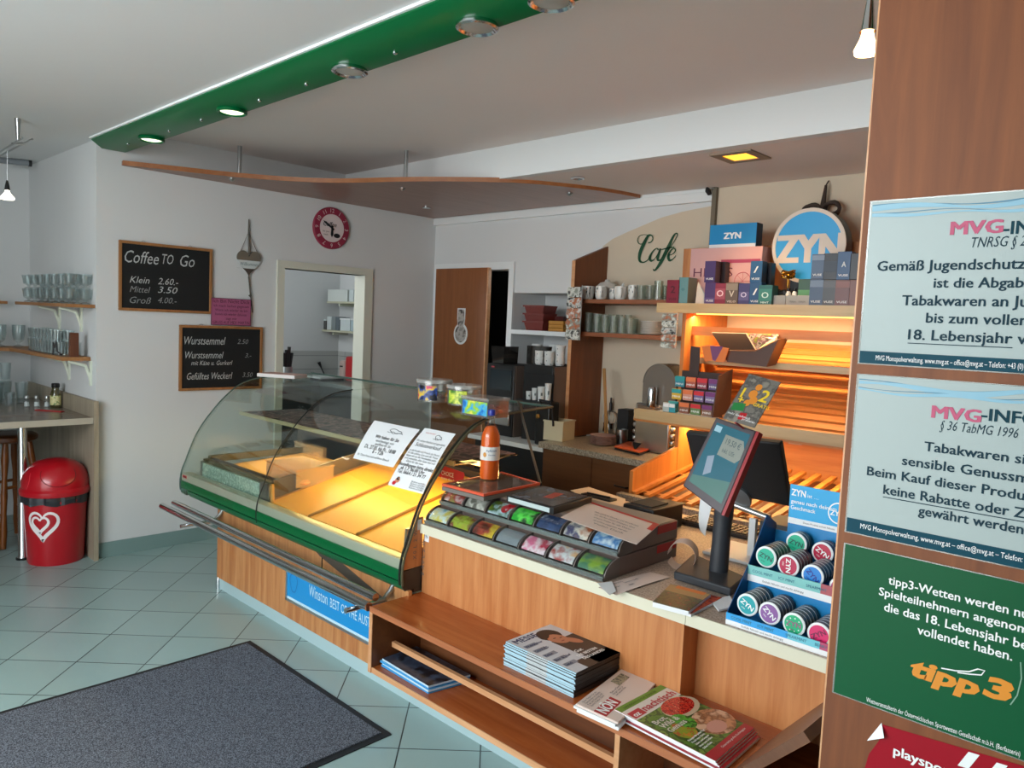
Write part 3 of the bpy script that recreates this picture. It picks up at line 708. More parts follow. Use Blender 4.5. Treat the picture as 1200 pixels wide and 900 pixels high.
# clock
cy, cz = wl(387.3, 267.6)
rk = (wl(387, 243)[1]-wl(387, 292)[1])/2
t = thing('wall_clock', 'round red and white coffee wall clock above the doorway', 'clock', (LX, cy, cz-rk))
M = basis((LX, cy, cz), Y_, Z_)
mClk = mat('clock_red', '#8e1f3c', .5, var=.1); mClkW = mat('clock_face', '#d9c9c8', .6)
MB().lathe([(0, .0), (rk, .0), (rk, .016), (rk*.97, .020), (0, .020)], n=48, M=M).build('case', mClk, t)
MB().lathe([(0, .0205), (rk*.67, .0205), (rk*.67, .0225), (0, .0225)], n=40, M=M).build('face', mClkW, t)
b = MB().use(mClkW)
for k in range(12):
    a = math.pi/2-2*math.pi*k/12; d = Y_*math.cos(a)+Z_*math.sin(a); tg = Y_*math.sin(a)-Z_*math.cos(a)
    b.text(['12', '1', '2', '3', '4', '5', '6', '7', '8', '9', '10', '11'][k], V((LX+.0206, cy, cz))+d*rk*.74, tg, d, rk*.27, 'C')
b.use(mInk)
o = V((LX+.0231, cy, cz))
b.text('Coffee', o+Y_*(-.02)+Z_*.012, Y_, Z_, .05, 'C', .12, .02, .2); b.text('for you', o+Y_*-.055+Z_*-.035, Y_, Z_, .02, 'C'); b.text('fresh', o+Y_*-.055+Z_*-.06, Y_, Z_, .02, 'C')
b.add([o+Y_*(.045+.03*math.cos(i/12*6.283))+Z_*(-.055+.018*math.sin(i/12*6.283)) for i in range(12)], [tuple(range(12))], None, True)
b.build('dial_print', None, t)
def hand(a, l, w_):
    d = Y_*math.cos(a)+Z_*math.sin(a); e = Y_*-math.sin(a)+Z_*math.cos(a); o = V((LX+.0245, cy, cz))
    return MB().prism([o-d*.02-e*w_*.5, o+d*l*.7-e*w_*.7, o+d*l, o+d*l*.7+e*w_*.7, o-d*.02+e*w_*.5], (.002, 0, 0)).build('clock_hand', mInk, t)
hand(R(148), .098, .012); hand(R(268), .072, .016)
# heart sign
hy, hz = wl(291, 309)
t = thing('heart_sign', 'hanging wooden welcome heart on a cord between chalkboard and doorway', 'heart sign', (LX, hy, hz-.2))
hw = (wl(305, 310)[0]-wl(277, 310)[0])/2; hh = (wl(291, 296)[1]-wl(291, 325.5)[1])
def heart(k, z0, z1, m_, name, x0=0.):
    P = []
    for i in range(48):
        a = 2*math.pi*i/48; x = 16*math.sin(a)**3; z = 13*math.cos(a)-5*math.cos(2*a)-2*math.cos(3*a)-math.cos(4*a)
        P.append((x/16*hw*k, (z+17)/29*hh))
    # cut between z0..z1 (fractions of height)
    Q = []
    for i in range(48):
        a, c = P[i], P[(i+1) % 48]
        for zc in (z0*hh, z1*hh):
            pass
        Q.append((a[0], min(max(a[1], z0*hh), z1*hh)))
    R_ = []
    for q in Q:
        if not R_ or (abs(q[0]-R_[-1][0])+abs(q[1]-R_[-1][1])) > 1e-5: R_.append(q)
    R_ = [q for q in R_ if z0*hh+1e-4 < q[1] < z1*hh-1e-4 or q[1] in (z0*hh, z1*hh)]
    return MB().prism([V((LX+.003+x0, hy+q[0], hz-hh*.5+q[1])) for q in R_], (.012, 0, 0)).build(name, m_, t)
heart(1, .62, 1.0, mat('heart_taupe', '#6f665a', .7), 'heart_top'); heart(1, .30, .62, mat('heart_white', '#ccd2d0', .7), 'heart_band'); heart(1, 0, .30, mat('heart_brown', '#4c4038', .7), 'heart_tip')
b = MB(); b.text('Willkommen', (LX+.0158, hy, hz-hh*.09), Y_, Z_, .036, 'C', hw*1.5, .01, .2, mat('teal_ink', '#4f6b70', .7)); b.build('lettering', None, t)
ty, tz_ = wl(291, 257); 
mCord = mat('cord', '#5a544c', .8)
b = MB().tube([(LX+.008, hy-hw*.72, hz+hh*.44), (LX+.008, ty, tz_-.09), (LX+.008, hy+hw*.72, hz+hh*.44)], .0022, 6)
b.build('cord', mCord, t)
MB().tube([(LX+.008, ty, tz_), (LX+.008, ty, tz_-.09), (LX+.010, ty+.008, hz+hh*.4)], [.004, .006, .010], 8).build('twisted_cord', mCord, t)
py_, pz_ = wl(293.5, 366)
MB().tube([(LX+.008, hy, hz-hh*.5), (LX+.012, hy+.012, hz-hh*.5-.12), (LX+.008, hy+.035, pz_)], [.006, .005, .004], 8).lathe([(0, -.01), (.012, 0), (0, .01)], (LX+.012, hy+.01, hz-hh*.5-.14), 10).build('pendant_cord', mCord, t)
# pink sign
y0, zt = wl(246, 348.5); y1, zb = wl(292, 382)
t = thing('metal_sign', 'small dark pink joke sign hung between the two chalkboards', 'sign', (LX, (y0+y1)/2, zb))
xs_ = LX+.019
MB().box(xs_, xs_+.004, y0, y1, zb, zt).build('plate', mat('sign_pink', '#a3567a', .5, var=.12, scale=14), t)
b = MB().use(mat('maroon_ink', '#3f0f24', .6))
hgt = zt-zb; wdt = y1-y0
for k, (s, f, sz) in enumerate([('Ich Bin Nicht Dick', .92, .036), ('ich mach Sachen gegessen', .88, .026), ('Wenn ich wieder da bin', .82, .026), ('komm ich wieder dahinter', .80, .026), ('sagt mir', .28, .026), ('GRUSS AUF MEX MARTIN', .92, .03)]):
    b.text(s, (xs_+.0044, (y0+y1)/2, zt-hgt*(.17+.155*k)), Y_, Z_, sz, 'C', wdt*f, .012)
e_ = .004
b.box(xs_+.004, xs_+.0044, y0, y1, zb, zb+e_).box(xs_+.004, xs_+.0044, y0, y1, zt-e_, zt).box(xs_+.004, xs_+.0044, y0, y0+e_, zb, zt).box(xs_+.004, xs_+.0044, y1-e_, y1, zb, zt)
b.build('lettering', None, t)
# ------------------------------------------------------------------ alcove: lining, bar table, stools, shelves
mLining = wood('grey_oak', '#8d8270', '#a99c88', 'z', rough=.5)
struct(MB().box(-6.79, -5.252, 1.645, 1.668, 0, 1.04).build('wall_lining', mLining))
struct(MB().box(-5.252, -5.247, 1.640, 1.668, 0, 1.042).build('trim_5', wood('oak_edge', '#8f836f', '#b3a690', 'z')))
tab = thing('bar_table', 'grey oak bar table top along the alcove on a chrome leg', 'table', (-5.9, .8, 0))
MB().box(-6.6, -5.272, -1.1, 1.643, .897, .934).build('table_top', wood('table_grey', '#77685b', '#8f8072', 'y', rough=.25), tab)
MB().box(-5.272, -5.267, -1.1, 1.643, .896, .935).build('edge_band', mat('table_edge', '#b3aa9a', .5), tab)
lg = at(27, 655, 2, .0)
MB().lathe([(.034, 0), (.034, .02), (.028, .03), (.028, .897)], (lg.x, lg.y, 0), 18).build('leg', mChrome, tab)
MB().lathe([(.04, 0), (.04, .012), (.034, .014)], (lg.x, lg.y, 0), 18).build('leg_foot', mBlack, tab)
mStool = wood('stool_wood', '#6d3a17', '#93541f', 'z', rough=.3)
def stool(x, y, lab, rz=0):
    t = thing('bar_stool', lab, 'stool', (x, y, 0), rz, 'wooden stools under the bar table')
    MB().lathe([(0, .70), (.14, .70), (.165, .715), (.168, .74), (.15, .752), (0, .746)], n=28).build('seat', wood('stool_seat', '#5b2f12', '#83491c', 'x', rough=.3), t, local=True)
    for k in range(4):
        a = R(45+90*k); d = V((math.cos(a), math.sin(a), 0))
        prof_ = [.020, .024, .018, .022, .016, .024, .018]
        MB().tube([d*(.20-.085*i/6)+Z_*(.70*i/6) for i in range(7)], prof_, 10).build('leg', mStool, t, local=True)
    for z, k0 in ((.22, 0), (.40, 1)):
        for k in (k0, k0+2):
            a, c = R(45+90*k), R(135+90*k); rr = .20-.085*z/.70
            MB().tube([V((math.cos(a)*rr, math.sin(a)*rr, z)), V((math.cos(c)*rr, math.sin(c)*rr, z))], .011, 8).build('stretcher', mStool, t, local=True)
    return t
s0 = stool(-6.05, 1.36, 'brown turned wooden bar stool right behind the red bin', R(20))
s1 = at(6, 520, 0, -5.75)
dup(s0, (-5.86, 1.02, 0), R(65), 'brown turned wooden bar stool left of the chrome table leg')
# bin
bc = V((-5.445, 1.475, 0))
mBin = mat('bin_red', '#b3101f', .28, coat=.3)
bn = thing('waste_bin', 'red dome-lidded waste bin with white heart swirl and black liner', 'bin', bc)
MB().lathe([(.0, .0), (.155, .0), (.16, .012), (.178, .36), (.18, .372)], n=40).build('body', mBin, bn, local=True)
def lobe(u, v):
    a = 2*math.pi*u; r_ = .188+.006*math.sin(11*a)+.005*math.sin(23*a+1); 
    return V((r_*math.cos(a)*(1+.02*math.sin(5*v*3)), r_*math.sin(a), .352-.0+.058*v+.006*math.sin(7*a)*(1-v)))
b = MB(); b.grid(lobe, 60, 4); b.build('bin_liner', mat('liner_black', '#2b2e33', .35), bn, local=True)
MB().lathe([(.198, .398), (.202, .405), (.202, .425), (.198, .43), (.190, .438), (.192, .47), (.178, .51), (.150, .55), (.110, .578), (.06, .592), (0, .597)], n=44).build('dome_lid', mBin, bn, local=True)
# flap outline on the dome, turned to the room
A0 = math.atan2(-bc.y, -bc.x)
def dome(a, z):
    Z__ = [(.398, .198), (.438, .191), (.47, .192), (.51, .178), (.55, .150), (.578, .110), (.592, .06), (.597, .0)]
    for i in range(len(Z__)-1):
        if Z__[i][0] <= z <= Z__[i+1][0]:
            f = (z-Z__[i][0])/(Z__[i+1][0]-Z__[i][0]); r_ = Z__[i][1]*(1-f)+Z__[i+1][1]*f; break
    return V((math.cos(a)*(r_+.001), math.sin(a)*(r_+.001), z))
P = [dome(A0+.10+.62*math.cos(k/20*math.pi), .545-.085*math.sin(k/20*math.pi)) for k in range(21)]
MB().tube(P, .0022, 6).build('flap_line', mat('bin_red_dark', '#7a0a15', .4), bn, local=True)
P = [dome(A0-.95+.1*math.sin(k/8*3.14), .44+.09*k/8) for k in range(9)]
MB().tube(P, .0018, 6).build('lid_seam', mat('bin_red_light', '#d9414b', .3), bn, local=True)
# heart swirl emblem wrapped on the body, left of the axis to the camera
ac = A0-.42
def body_pt(s, z):  # s metres along the wall
    r_ = .160+.018*(z-.012)/.348+.0015; a = ac+s/r_
    return V((math.cos(a)*r_, math.sin(a)*r_, z))
b = MB().use(mat('emblem_white', '#eee7e6', .4))
def swirl(k, dx, dz, w0):
    P = []; W_ = []
    for i in range(41):
        a = 2*math.pi*(i/40)*.93+.22
        x = 16*math.sin(a)**3; z = 13*math.cos(a)-5*math.cos(2*a)-2*math.cos(3*a)-math.cos(4*a)
        P.append((x/16*k+dx, z/16*k+dz)); W_.append(w0*(.55+.6*math.sin(math.pi*i/40)))
    L = []
    for i, (x, z) in enumerate(P):
        x2, z2 = P[min(i+1, 40)]; x1, z1 = P[max(i-1, 0)]; tx, tz2 = x2-x1, z2-z1; l = math.hypot(tx, tz2) or 1
        nx, nz = -tz2/l*W_[i]/2, tx/l*W_[i]/2
        L += [body_pt(x+nx, .245+z+nz), body_pt(x-nx, .245+z-nz)]
    b.add(L, [(2*i, 2*i+1, 2*i+3, 2*i+2) for i in range(40)], None, True)
swirl(.088, .0, .0, .019); swirl(.050, -.016, .002, .016)
b.build('heart_emblem', None, bn, local=True)
bn.scale = (1, 1, 1.115)
# shelves with brackets
mShelfW = wood('alcove_shelf_wood', '#97653a', '#b07e4e', 'x', rough=.5); mBrk = mat('bracket_white', '#d7dccb', .5)
def bracket(t, x, z, d=.13):
    MB().tube([(x, 1.664, z-.15), (x, 1.655, z-.10), (x, 1.63, z-.03), (x, 1.66-d, z-.004)], [.008, .010, .012, .008], 8).build('bracket', mBrk, t)
    MB().box(x-.012, x+.012, 1.655, 1.668, z-.16, z).build('bracket_plate', mBrk, t)
u0, u1 = at(16, 355, 1, 1.50), at(94, 357, 1, 1.50)
uz = 1.655
us = thing('wall_shelf', 'upper short wooden wall shelf in the alcove, on white brackets', 'shelf', ((u0.x+u1.x)/2, 1.58, uz))
ux0, ux1 = -6.50, u1.x-.27
MB().box(ux0, ux1, 1.50, 1.668, uz-.022, uz).build('board', mShelfW, us, bev=.003)
bracket(us, at(58, 370, 1, 1.6).x, uz-.022); bracket(us, at(83, 370, 1, 1.6).x, uz-.022)
us2 = thing('wall_shelf', 'upper wooden shelf end at the left picture edge on the far alcove wall', 'shelf', (-6.7, .9, uz))
MB().box(-6.79, -6.64, .2, at(9, 353, 0, -6.64).y, uz-.022, uz).build('board', mShelfW, us2, bev=.003)
lz = 1.315
ls = thing('corner_shelf', 'lower L-shaped wooden corner shelf in the alcove full of glasses', 'shelf', (-6.4, 1.5, lz))
lx1 = -5.40
MB().prism([V((-6.79, .2, lz-.024)), V((-6.58, .2, lz-.024)), V((-6.58, 1.36, lz-.024)), V((-6.50, 1.46, lz-.024)), V((-6.30, 1.48, lz-.024)), V((lx1, 1.50, lz-.024)), V((lx1, 1.667, lz-.024)), V((-6.79, 1.667, lz-.024))], (0, 0, .024)).build('board', mShelfW, ls)
bracket(ls, at(69, 430, 1, 1.6).x, lz-.024); bracket(ls, at(94, 430, 1, 1.6).x, lz-.024)
# glasses
mGl = glass('drinking_glass', '#eef3f3', .12, .03, .05, '#e8eeee')
def tumbler_mb(r0, r1, h, n=16):
    return MB().lathe([(0, .0), (r0, .0), (r1, h), (r1-.003, h), (r0-.004, .012), (0, .010)], n=n)
def sundae_mb():
    return MB().lathe([(0, 0), (.030, 0), (.028, .006), (.008, .014), (.010, .022), (.034, .034), (.040, .075), (.044, .095), (.041, .095), (.036, .072), (.030, .040), (0, .034)], n=14)
def row(name, mb, lab, cat_, grp, spots, m_=None, z=0):
    src = mb.build(name, m_ or mGl, local=True); first = True
    for p in spots:
        if first: o = src; first = False
        else: o = src.copy(); COL.objects.link(o)
        o.location = p; WM[o.name] = Matrix.Translation(V(p)); tag(o, lab, cat_, grp)
gx0, gx1 = -6.32, ux1-.07
sp = []
for j in range(2):
    for i in range(7): sp.append((gx0+(gx1-gx0)*i/6, 1.545+.085*j, uz))
row('sundae_glass', sundae_mb(), 'footed glass of the lower layer on the upper alcove shelf', 'glass', 'glasses on the upper alcove shelf', sp)
row('sundae_glass', sundae_mb(), 'footed glass stacked in the top layer on the upper alcove shelf', 'glass', 'stacked glasses on the upper alcove shelf', [(x, y, z+.0951) for x, y, z in sp])
sp = []
for j in range(2):
    for i in range(9): sp.append((-6.22+.078*i, 1.545+.075*j, lz))
row('tumbler', tumbler_mb(.028, .034, .085), 'small tumbler in the right-hand rows on the lower alcove shelf', 'glass', 'small tumblers on the lower alcove shelf', sp)
row('tumbler', tumbler_mb(.026, .032, .075), 'small tumbler of the upper layer on the lower alcove shelf', 'glass', 'stacked small tumblers on the lower alcove shelf', [(x, y, z+.0852) for x, y, z in sp[:8]+sp[9:17]])
row('beer_glass', MB().lathe([(0, 0), (.036, 0), (.034, .008), (.010, .016), (.010, .03), (.034, .05), (.044, .10), (.044, .165), (.041, .165), (.040, .10), (.028, .055), (0, .05)], n=16), 'tall stemmed glass at the left end of the lower alcove shelf', 'glass', 'tall glasses on the lower alcove shelf', [(-6.67, 1.02+.105*k, lz) for k in range(5)]+[(-6.66, 1.56, lz)])
tz2 = .934
row('pint_glass', tumbler_mb(.032, .042, .15, 18), 'tall clear glass standing on the bar table', 'glass', 'tall glasses on the bar table', [(-6.30, 1.06, tz2), (-6.28, 1.20, tz2), (-6.27, 1.34, tz2), (-6.40, 1.13, tz2), (-6.39, 1.27, tz2), (-6.38, 1.41, tz2), (-6.25, 1.48, tz2)])
row('pint_glass', tumbler_mb(.030, .038, .13, 18), 'clear glass stacked upside on the tall glasses of the bar table', 'glass', 'stacked glasses on the bar table', [(-6.40, 1.13, tz2+.1505), (-6.39, 1.27, tz2+.1505), (-6.38, 1.41, tz2+.1505)])
row('short_glass', tumbler_mb(.028, .033, .085), 'short clear glass at the front of the bar table group', 'glass', 'short glasses on the bar table', [(-6.17, 1.28, tz2), (-6.15, 1.385, tz2), (-6.22, 1.40, tz2)])
for k, (x, y, lab) in enumerate([(-6.02, 1.455, 'left small salt shaker with white contents on the bar table'), (-6.00, 1.51, 'middle small salt shaker of the three on the bar table'), (-5.965, 1.565, 'small shaker beside the vinegar bottle on the bar table')]):
    t = thing('shaker', lab, 'shaker', (x, y, tz2), 0, 'shakers on the bar table')
    MB().lathe([(0, 0), (.018, 0), (.02, .006), (.017, .05), (.012, .058), (0, .058)], n=14).build('glass_body', mGl, t, local=True)
    MB().lathe([(0, .003), (.015, .003), (.014, .032), (0, .034)], n=12).build('contents', mat('salt', '#e9ebea', .8), t, local=True)
    MB().lathe([(.014, .058), (.015, .07), (.011, .078), (0, .08)], n=12).build('cap', mSteel, t, local=True)
t = thing('oil_bottle', 'square vinegar bottle with dark cap and yellow-green label', 'bottle', (-5.90, 1.60, tz2))
MB().lathe([(0, 0), (.031, 0), (.033, .006), (.033, .09), (.026, .115), (.022, .125), (.022, .140), (0, .140)], n=20).build('glass_body', glass('bottle_olive', '#b9b590', .2, .03, .25, '#6e6a3c'), t, local=True)
MB().lathe([(.0338, .02), (.0338, .085)], n=20).build('label', blotch('oil_label', ['#d6cf86', '#e3dfae', '#6f8d3c'], 60), t, local=True)
MB().lathe([(.024, .140), (.026, .144), (.026, .165), (.022, .170), (0, .170)], n=18).build('cap', mBlack, t, local=True)
tag(MB().box(-5.82, -5.62, 1.50, 1.53, tz2, tz2+.006, Matrix.Translation((-5.72, 1.515, 0))@Matrix.Rotation(.6, 4, 'Z')@Matrix.Translation((5.72, -1.515, 0))).build('table_card', mat('red_card', '#a81f25', .5)), 'small flat red strip lying on the bar table', 'card')
w0 = at(98, 406, 1, 1.56)
tag(MB().prism([(-5.445, 1.55, lz), (-5.405, 1.55, lz), (-5.405, 1.55, lz+.155), (-5.425, 1.55, lz+.155)], (0, .05, 0)).build('wooden_wedge', wood('wedge_wood', '#5a3324', '#70452f', 'z')), 'dark brown wooden wedge at the right end of the lower alcove shelf', 'wedge')
t = thing('wire_stand', 'small dark wire stand on the lower alcove shelf', 'stand', (-5.60, 1.53, lz))
MB().tube([(-5.64, 1.515, lz+.002), (-5.63, 1.515, lz+.08), (-5.60, 1.515, lz+.05), (-5.57, 1.515, lz+.09), (-5.55, 1.515, lz+.03), (-5.46, 1.515, lz+.012)], .005, 6).build('wire', mBlack, t)
# hanging wire track lamp (alcove)
tr = thing('track_lamp', 'low-voltage ceiling track with one lit pendant bulb in the alcove corner', 'lamp', (-5.7, 1.0, 2.2))
A_ = at(38, 163, 2, 2.56); 
for d in (0, 1):
    p, q = at(26 if d == 0 else 38, 162 if d == 0 else 163, 2, 2.56), at(-6, 182 if d == 0 else 186, 2, 2.56)
    MB().tube([p, q], .006, 8).build('track_wire', mSteel, tr)
MB().tube([at(21, 166, 2, 2.56), at(21, 166, 2, 2.56)+Z_*.129], [.006, .016], 10).build('ceiling_mount', mSteel, tr)
MB().tube([at(14, 168, 2, 2.56), at(28, 168, 2, 2.56)], .005, 8).build('spacer', mSteel, tr)
bu = at(8.5, 223, 0, at(8.5, 176, 2, 2.56).x)
MB().tube([at(8.5, 176, 2, 2.56), V((bu.x, bu.y, bu.z+.02))], .002, 6).build('pendant_wire', mSteel, tr)
MB().lathe([(.005, .06), (.012, .03), (.016, 0), (0, 0)], (bu.x, bu.y, bu.z), 12).build('lamp_holder', mBlack, tr)
MB().lathe([(0, 0), (.012, 0), (.016, -.016), (.040, -.045), (.036, -.055), (0, -.06)], (bu.x, bu.y, bu.z), 16).build('bulb', lampglow('bulb_glow', '#fff3e0', 2.2), tr)
q = at(33, 190, 1, 1.6)
t = thing('wall_tube', 'grey tube rail below the ceiling at the far alcove corner', 'rail', (-6.4, 1.3, q.z))
a, c = at(-8, 187, 0, -6.55), at(33, 191, 0, -6.55)
MB().tube([a, c], .022, 12).build('tube', mat('tube_grey', '#8d9398', .4, .3), t)
MB().tube([c, c+(c-a).normalized()*.02], .026, 12).build('end_cap', mBlack, t)
# ------------------------------------------------------------------ kitchen seen through the doorway
WZ = .96
kw = thing('kitchen_worktop', 'grey kitchen worktop on dark cabinets seen through the doorway', 'worktop', (-7.2, 4.3, 0))
MB().box(-7.485, -6.9, 2.4, KY-.012, WZ-.035, WZ).box(-6.9, -5.6, KY-.62, KY-.012, WZ-.035, WZ).build('top', mat('kitchen_top', '#6b7270', .35, var=.1), kw)
MB().box(-7.48, -6.93, 2.4, KY-.012, 0, WZ-.035).box(-6.93, -5.62, KY-.59, KY-.012, 0, WZ-.035).build('cabinets', mat('kitchen_cabinet', '#3a3f41', .4), kw)
def kshelf(px0, px1, py, lab, y):
    a, c = at(px0, py, 1, y), at(px1, py, 1, y); z = a.z
    t = thing('kitchen_shelf', lab, 'shelf', (a.x, KY-.1, z))
    MB().box(a.x, max(c.x, a.x+1.1), y, KY-.002, z-.02, z).build('board', mat('kitchen_shelf', '#b9b79f', .5), t)
    for x in (a.x+.2, a.x+.8): MB().box(x-.01, x+.01, y+.03, KY-.002, z-.05, z-.02).build('bracket', mBrk, t)
    return a.x, z
ky = KY-.22
xa, za = kshelf(376, 423, 386, 'lower kitchen shelf with books and tubs seen through the doorway', ky)
def kbox(px0, px1, z, h, name, m_, lab, cat_, d=.14, lidm=None):
    a, c = at(px0, 380, 1, ky+.02).x, at(px1, 380, 1, ky+.02).x
    t = thing(name, lab, cat_, ((a+c)/2, ky+.1, z+.0005))
    MB().box(a, c, ky+.02, ky+.02+d, z+.0005, z+h).build('body', m_, t, bev=.004)
    if lidm: MB().box(a-.004, c+.004, ky+.016, ky+.024+d, z+h, z+h+.018).build('lid', lidm, t)
mTub = mat('tub_white', '#c8d2d2', .4)
kbox(377, 382, za, .10, 'spice_jar', mat('jar_dark', '#4a4a48', .4), 'small dark jar at the left end of the lower kitchen shelf', 'jar', .06, mTub)
kbox(383, 388, za, .15, 'cook_book', mat('book_white', '#c3cbca', .6), 'white book upright on the lower kitchen shelf', 'book', .14)
kbox(388.5, 393, za, .15, 'cook_book', mat('book_grey', '#7d8788', .6), 'grey book upright beside the white one on the kitchen shelf', 'book', .14)
kbox(393.5, 397.5, za, .145, 'cook_book', mat('book_slate', '#5f6a70', .6), 'dark grey book third in the row on the kitchen shelf', 'book', .14)
kbox(398.5, 410, za, .12, 'storage_tub', mTub, 'left pale tub on the lower kitchen shelf', 'tub', .15, mWhite)
kbox(411, 423, za, .12, 'storage_tub', mat('tub_blue', '#a9bcc2', .4), 'bluish tub at the right end of the lower kitchen shelf', 'tub', .15, mWhite)
xb, zb_ = kshelf(383, 425, 353, 'upper kitchen shelf with a white crate seen through the doorway', ky)
kbox(383, 406, zb_, .13, 'storage_crate', mat('crate_white', '#cdd3cf', .5), 'white crate on the upper kitchen shelf', 'crate', .17)
kbox(408, 413, zb_, .13, 'storage_jar', mTub, 'tall pale jar right of the white crate on the kitchen shelf', 'jar', .07)
kbox(416, 421, zb_, .20, 'storage_jar', mWhite, 'bright tall jar by the door jamb on the upper kitchen shelf', 'jar', .07)
ty0 = KY-.30
a, c = at(398, 430, 1, ty0), at(425, 430, 1, ty0)
t = thing('red_appliance', 'red kitchen appliance with pale side on the worktop beyond the doorway', 'appliance', ((a.x+c.x)/2, ty0+.1, WZ))
MB().box(a.x+.10, c.x+.1, ty0, ty0+.24, WZ+.0005, WZ+.27).build('body', mat('appliance_red', '#b8262a', .35), t, bev=.02)
MB().box(a.x, a.x+.10, ty0-.01, ty0+.22, WZ+.0005, WZ+.22).build('side', mat('appliance_side', '#b59f96', .5), t, bev=.02)
MB().box(a.x+.02, a.x+.075, ty0-.012, ty0-.01, WZ+.15, WZ+.165).build('handle', mBlack, t)
t = thing('kitchen_scale', 'flat white and black scale standing on the kitchen worktop', 'scale', (-7.1, 4.3, WZ))
a, c = at(372, 440, 0, -7.0), at(402, 441, 0, -7.0)
MB().box(-7.15, -6.92, a.y, c.y, WZ+.0005, WZ+.03).build('base', mBlack, t, bev=.005)
MB().box(-7.17, -6.90, a.y-.03, c.y-.02, WZ+.03, WZ+.05).build('plate', mWhite, t, bev=.004)
a = at(338, 440, 0, -6.95)
t = thing('utensil_jar', 'steel jar of black utensils at the left of the kitchen doorway', 'utensil jar', (-6.98, a.y, WZ))
MB().lathe([(0, .0005), (.055, .0005), (.055, .16), (.051, .16), (.051, .01), (0, .01)], (-6.98, a.y, WZ), 18).build('jar', mSteel, t)
for k in range(4):
    MB().tube([(-6.98, a.y-.02+.013*k, WZ+.012), (-6.98, a.y-.04+.03*k, WZ+.30+.03*(k % 3))], [.008, .018], 8).build('utensil', mBlack, t)
a = at(377, 428, 0, -7.44)
t = thing('ladle', 'black ladle handle leaning on the kitchen tiles', 'ladle', (-7.42, a.y, WZ))
MB().tube([(-7.40, a.y+.03, WZ+.001), (-7.44, a.y, WZ+.10), (-7.452, a.y-.03, WZ+.17)], [.006, .008, .02], 8).build('handle', mBlack, t)
# white paper tray lying on the case roof
a, c = at(301, 440, 2, 1.24), at(345, 443, 2, 1.24)
t = thing('paper_tray', 'flat white carton lid lying on the left end of the glass case', 'tray', (a.x, a.y, 1.235))
M = basis(V((a.x, a.y, 1.2335)), V((c.x-a.x, c.y-a.y, 0)), V((-(c.y-a.y), c.x-a.x, 0)))
ln = (c-a).length
MB().box(0, ln, 0, .16, 0, .022, M).build('carton', mat('carton_white', '#e2dcd8', .6), t, bev=.002)
MB().box(.004, ln-.004, .004, .156, .022, .0235, M).build('liner', mat('carton_pink', '#cfa79c', .6), t)
# ------------------------------------------------------------------ on the counter
def onpl(px, py, P0, N):
    d = cF+cR*((px-600)/FPX)-cU*((py-450)/FPX)
    return CAM+d*((V(P0)-CAM).dot(N)/d.dot(N))
# two stacked sweet displays with seven windows each
mRackG = mat('rack_grey', '#6d645f', .35); mRackB = mat('rack_brown', '#75615a', .4)
mWin = glass('rack_window', '#f4f6f6', .03, .03)
INS = [[['#1f8fa8', '#e8d85a', '#d8eef0', '#2f9fb8'], ['#c23a35', '#a9c23a', '#7d2a22', '#d8b0a0'], ['#8a5a2a', '#e0c23a', '#b5432e', '#5a2a1c'], ['#8b9499', '#9aa3a8'], ['#d83a78', '#e87aa0', '#f0e0e4', '#c0304f'], ['#3a78b8', '#e8a030', '#d8dee0', '#b03a30'], ['#2f6a4a', '#8fb03a', '#3f7a5a']],
       [['#c8323c', '#e8dcd8', '#a8282e', '#8fa85a'], ['#b7b0a0', '#8d8a80', '#d8d4c8', '#6d6a60'], ['#d8e03a', '#3a5a1a', '#bcd8e0', '#d0202c'], ['#3ad83a', '#1fa82a', '#6af05a', '#204a20'], ['#2a3f6a', '#c8d0d8', '#22345a', '#384f7a'], ['#e0a830', '#3a3f6a', '#e8e0d0', '#b05a2a'], ['#4a8fc8', '#bcd8e8', '#3a7ab8', '#d8e4ea']]]
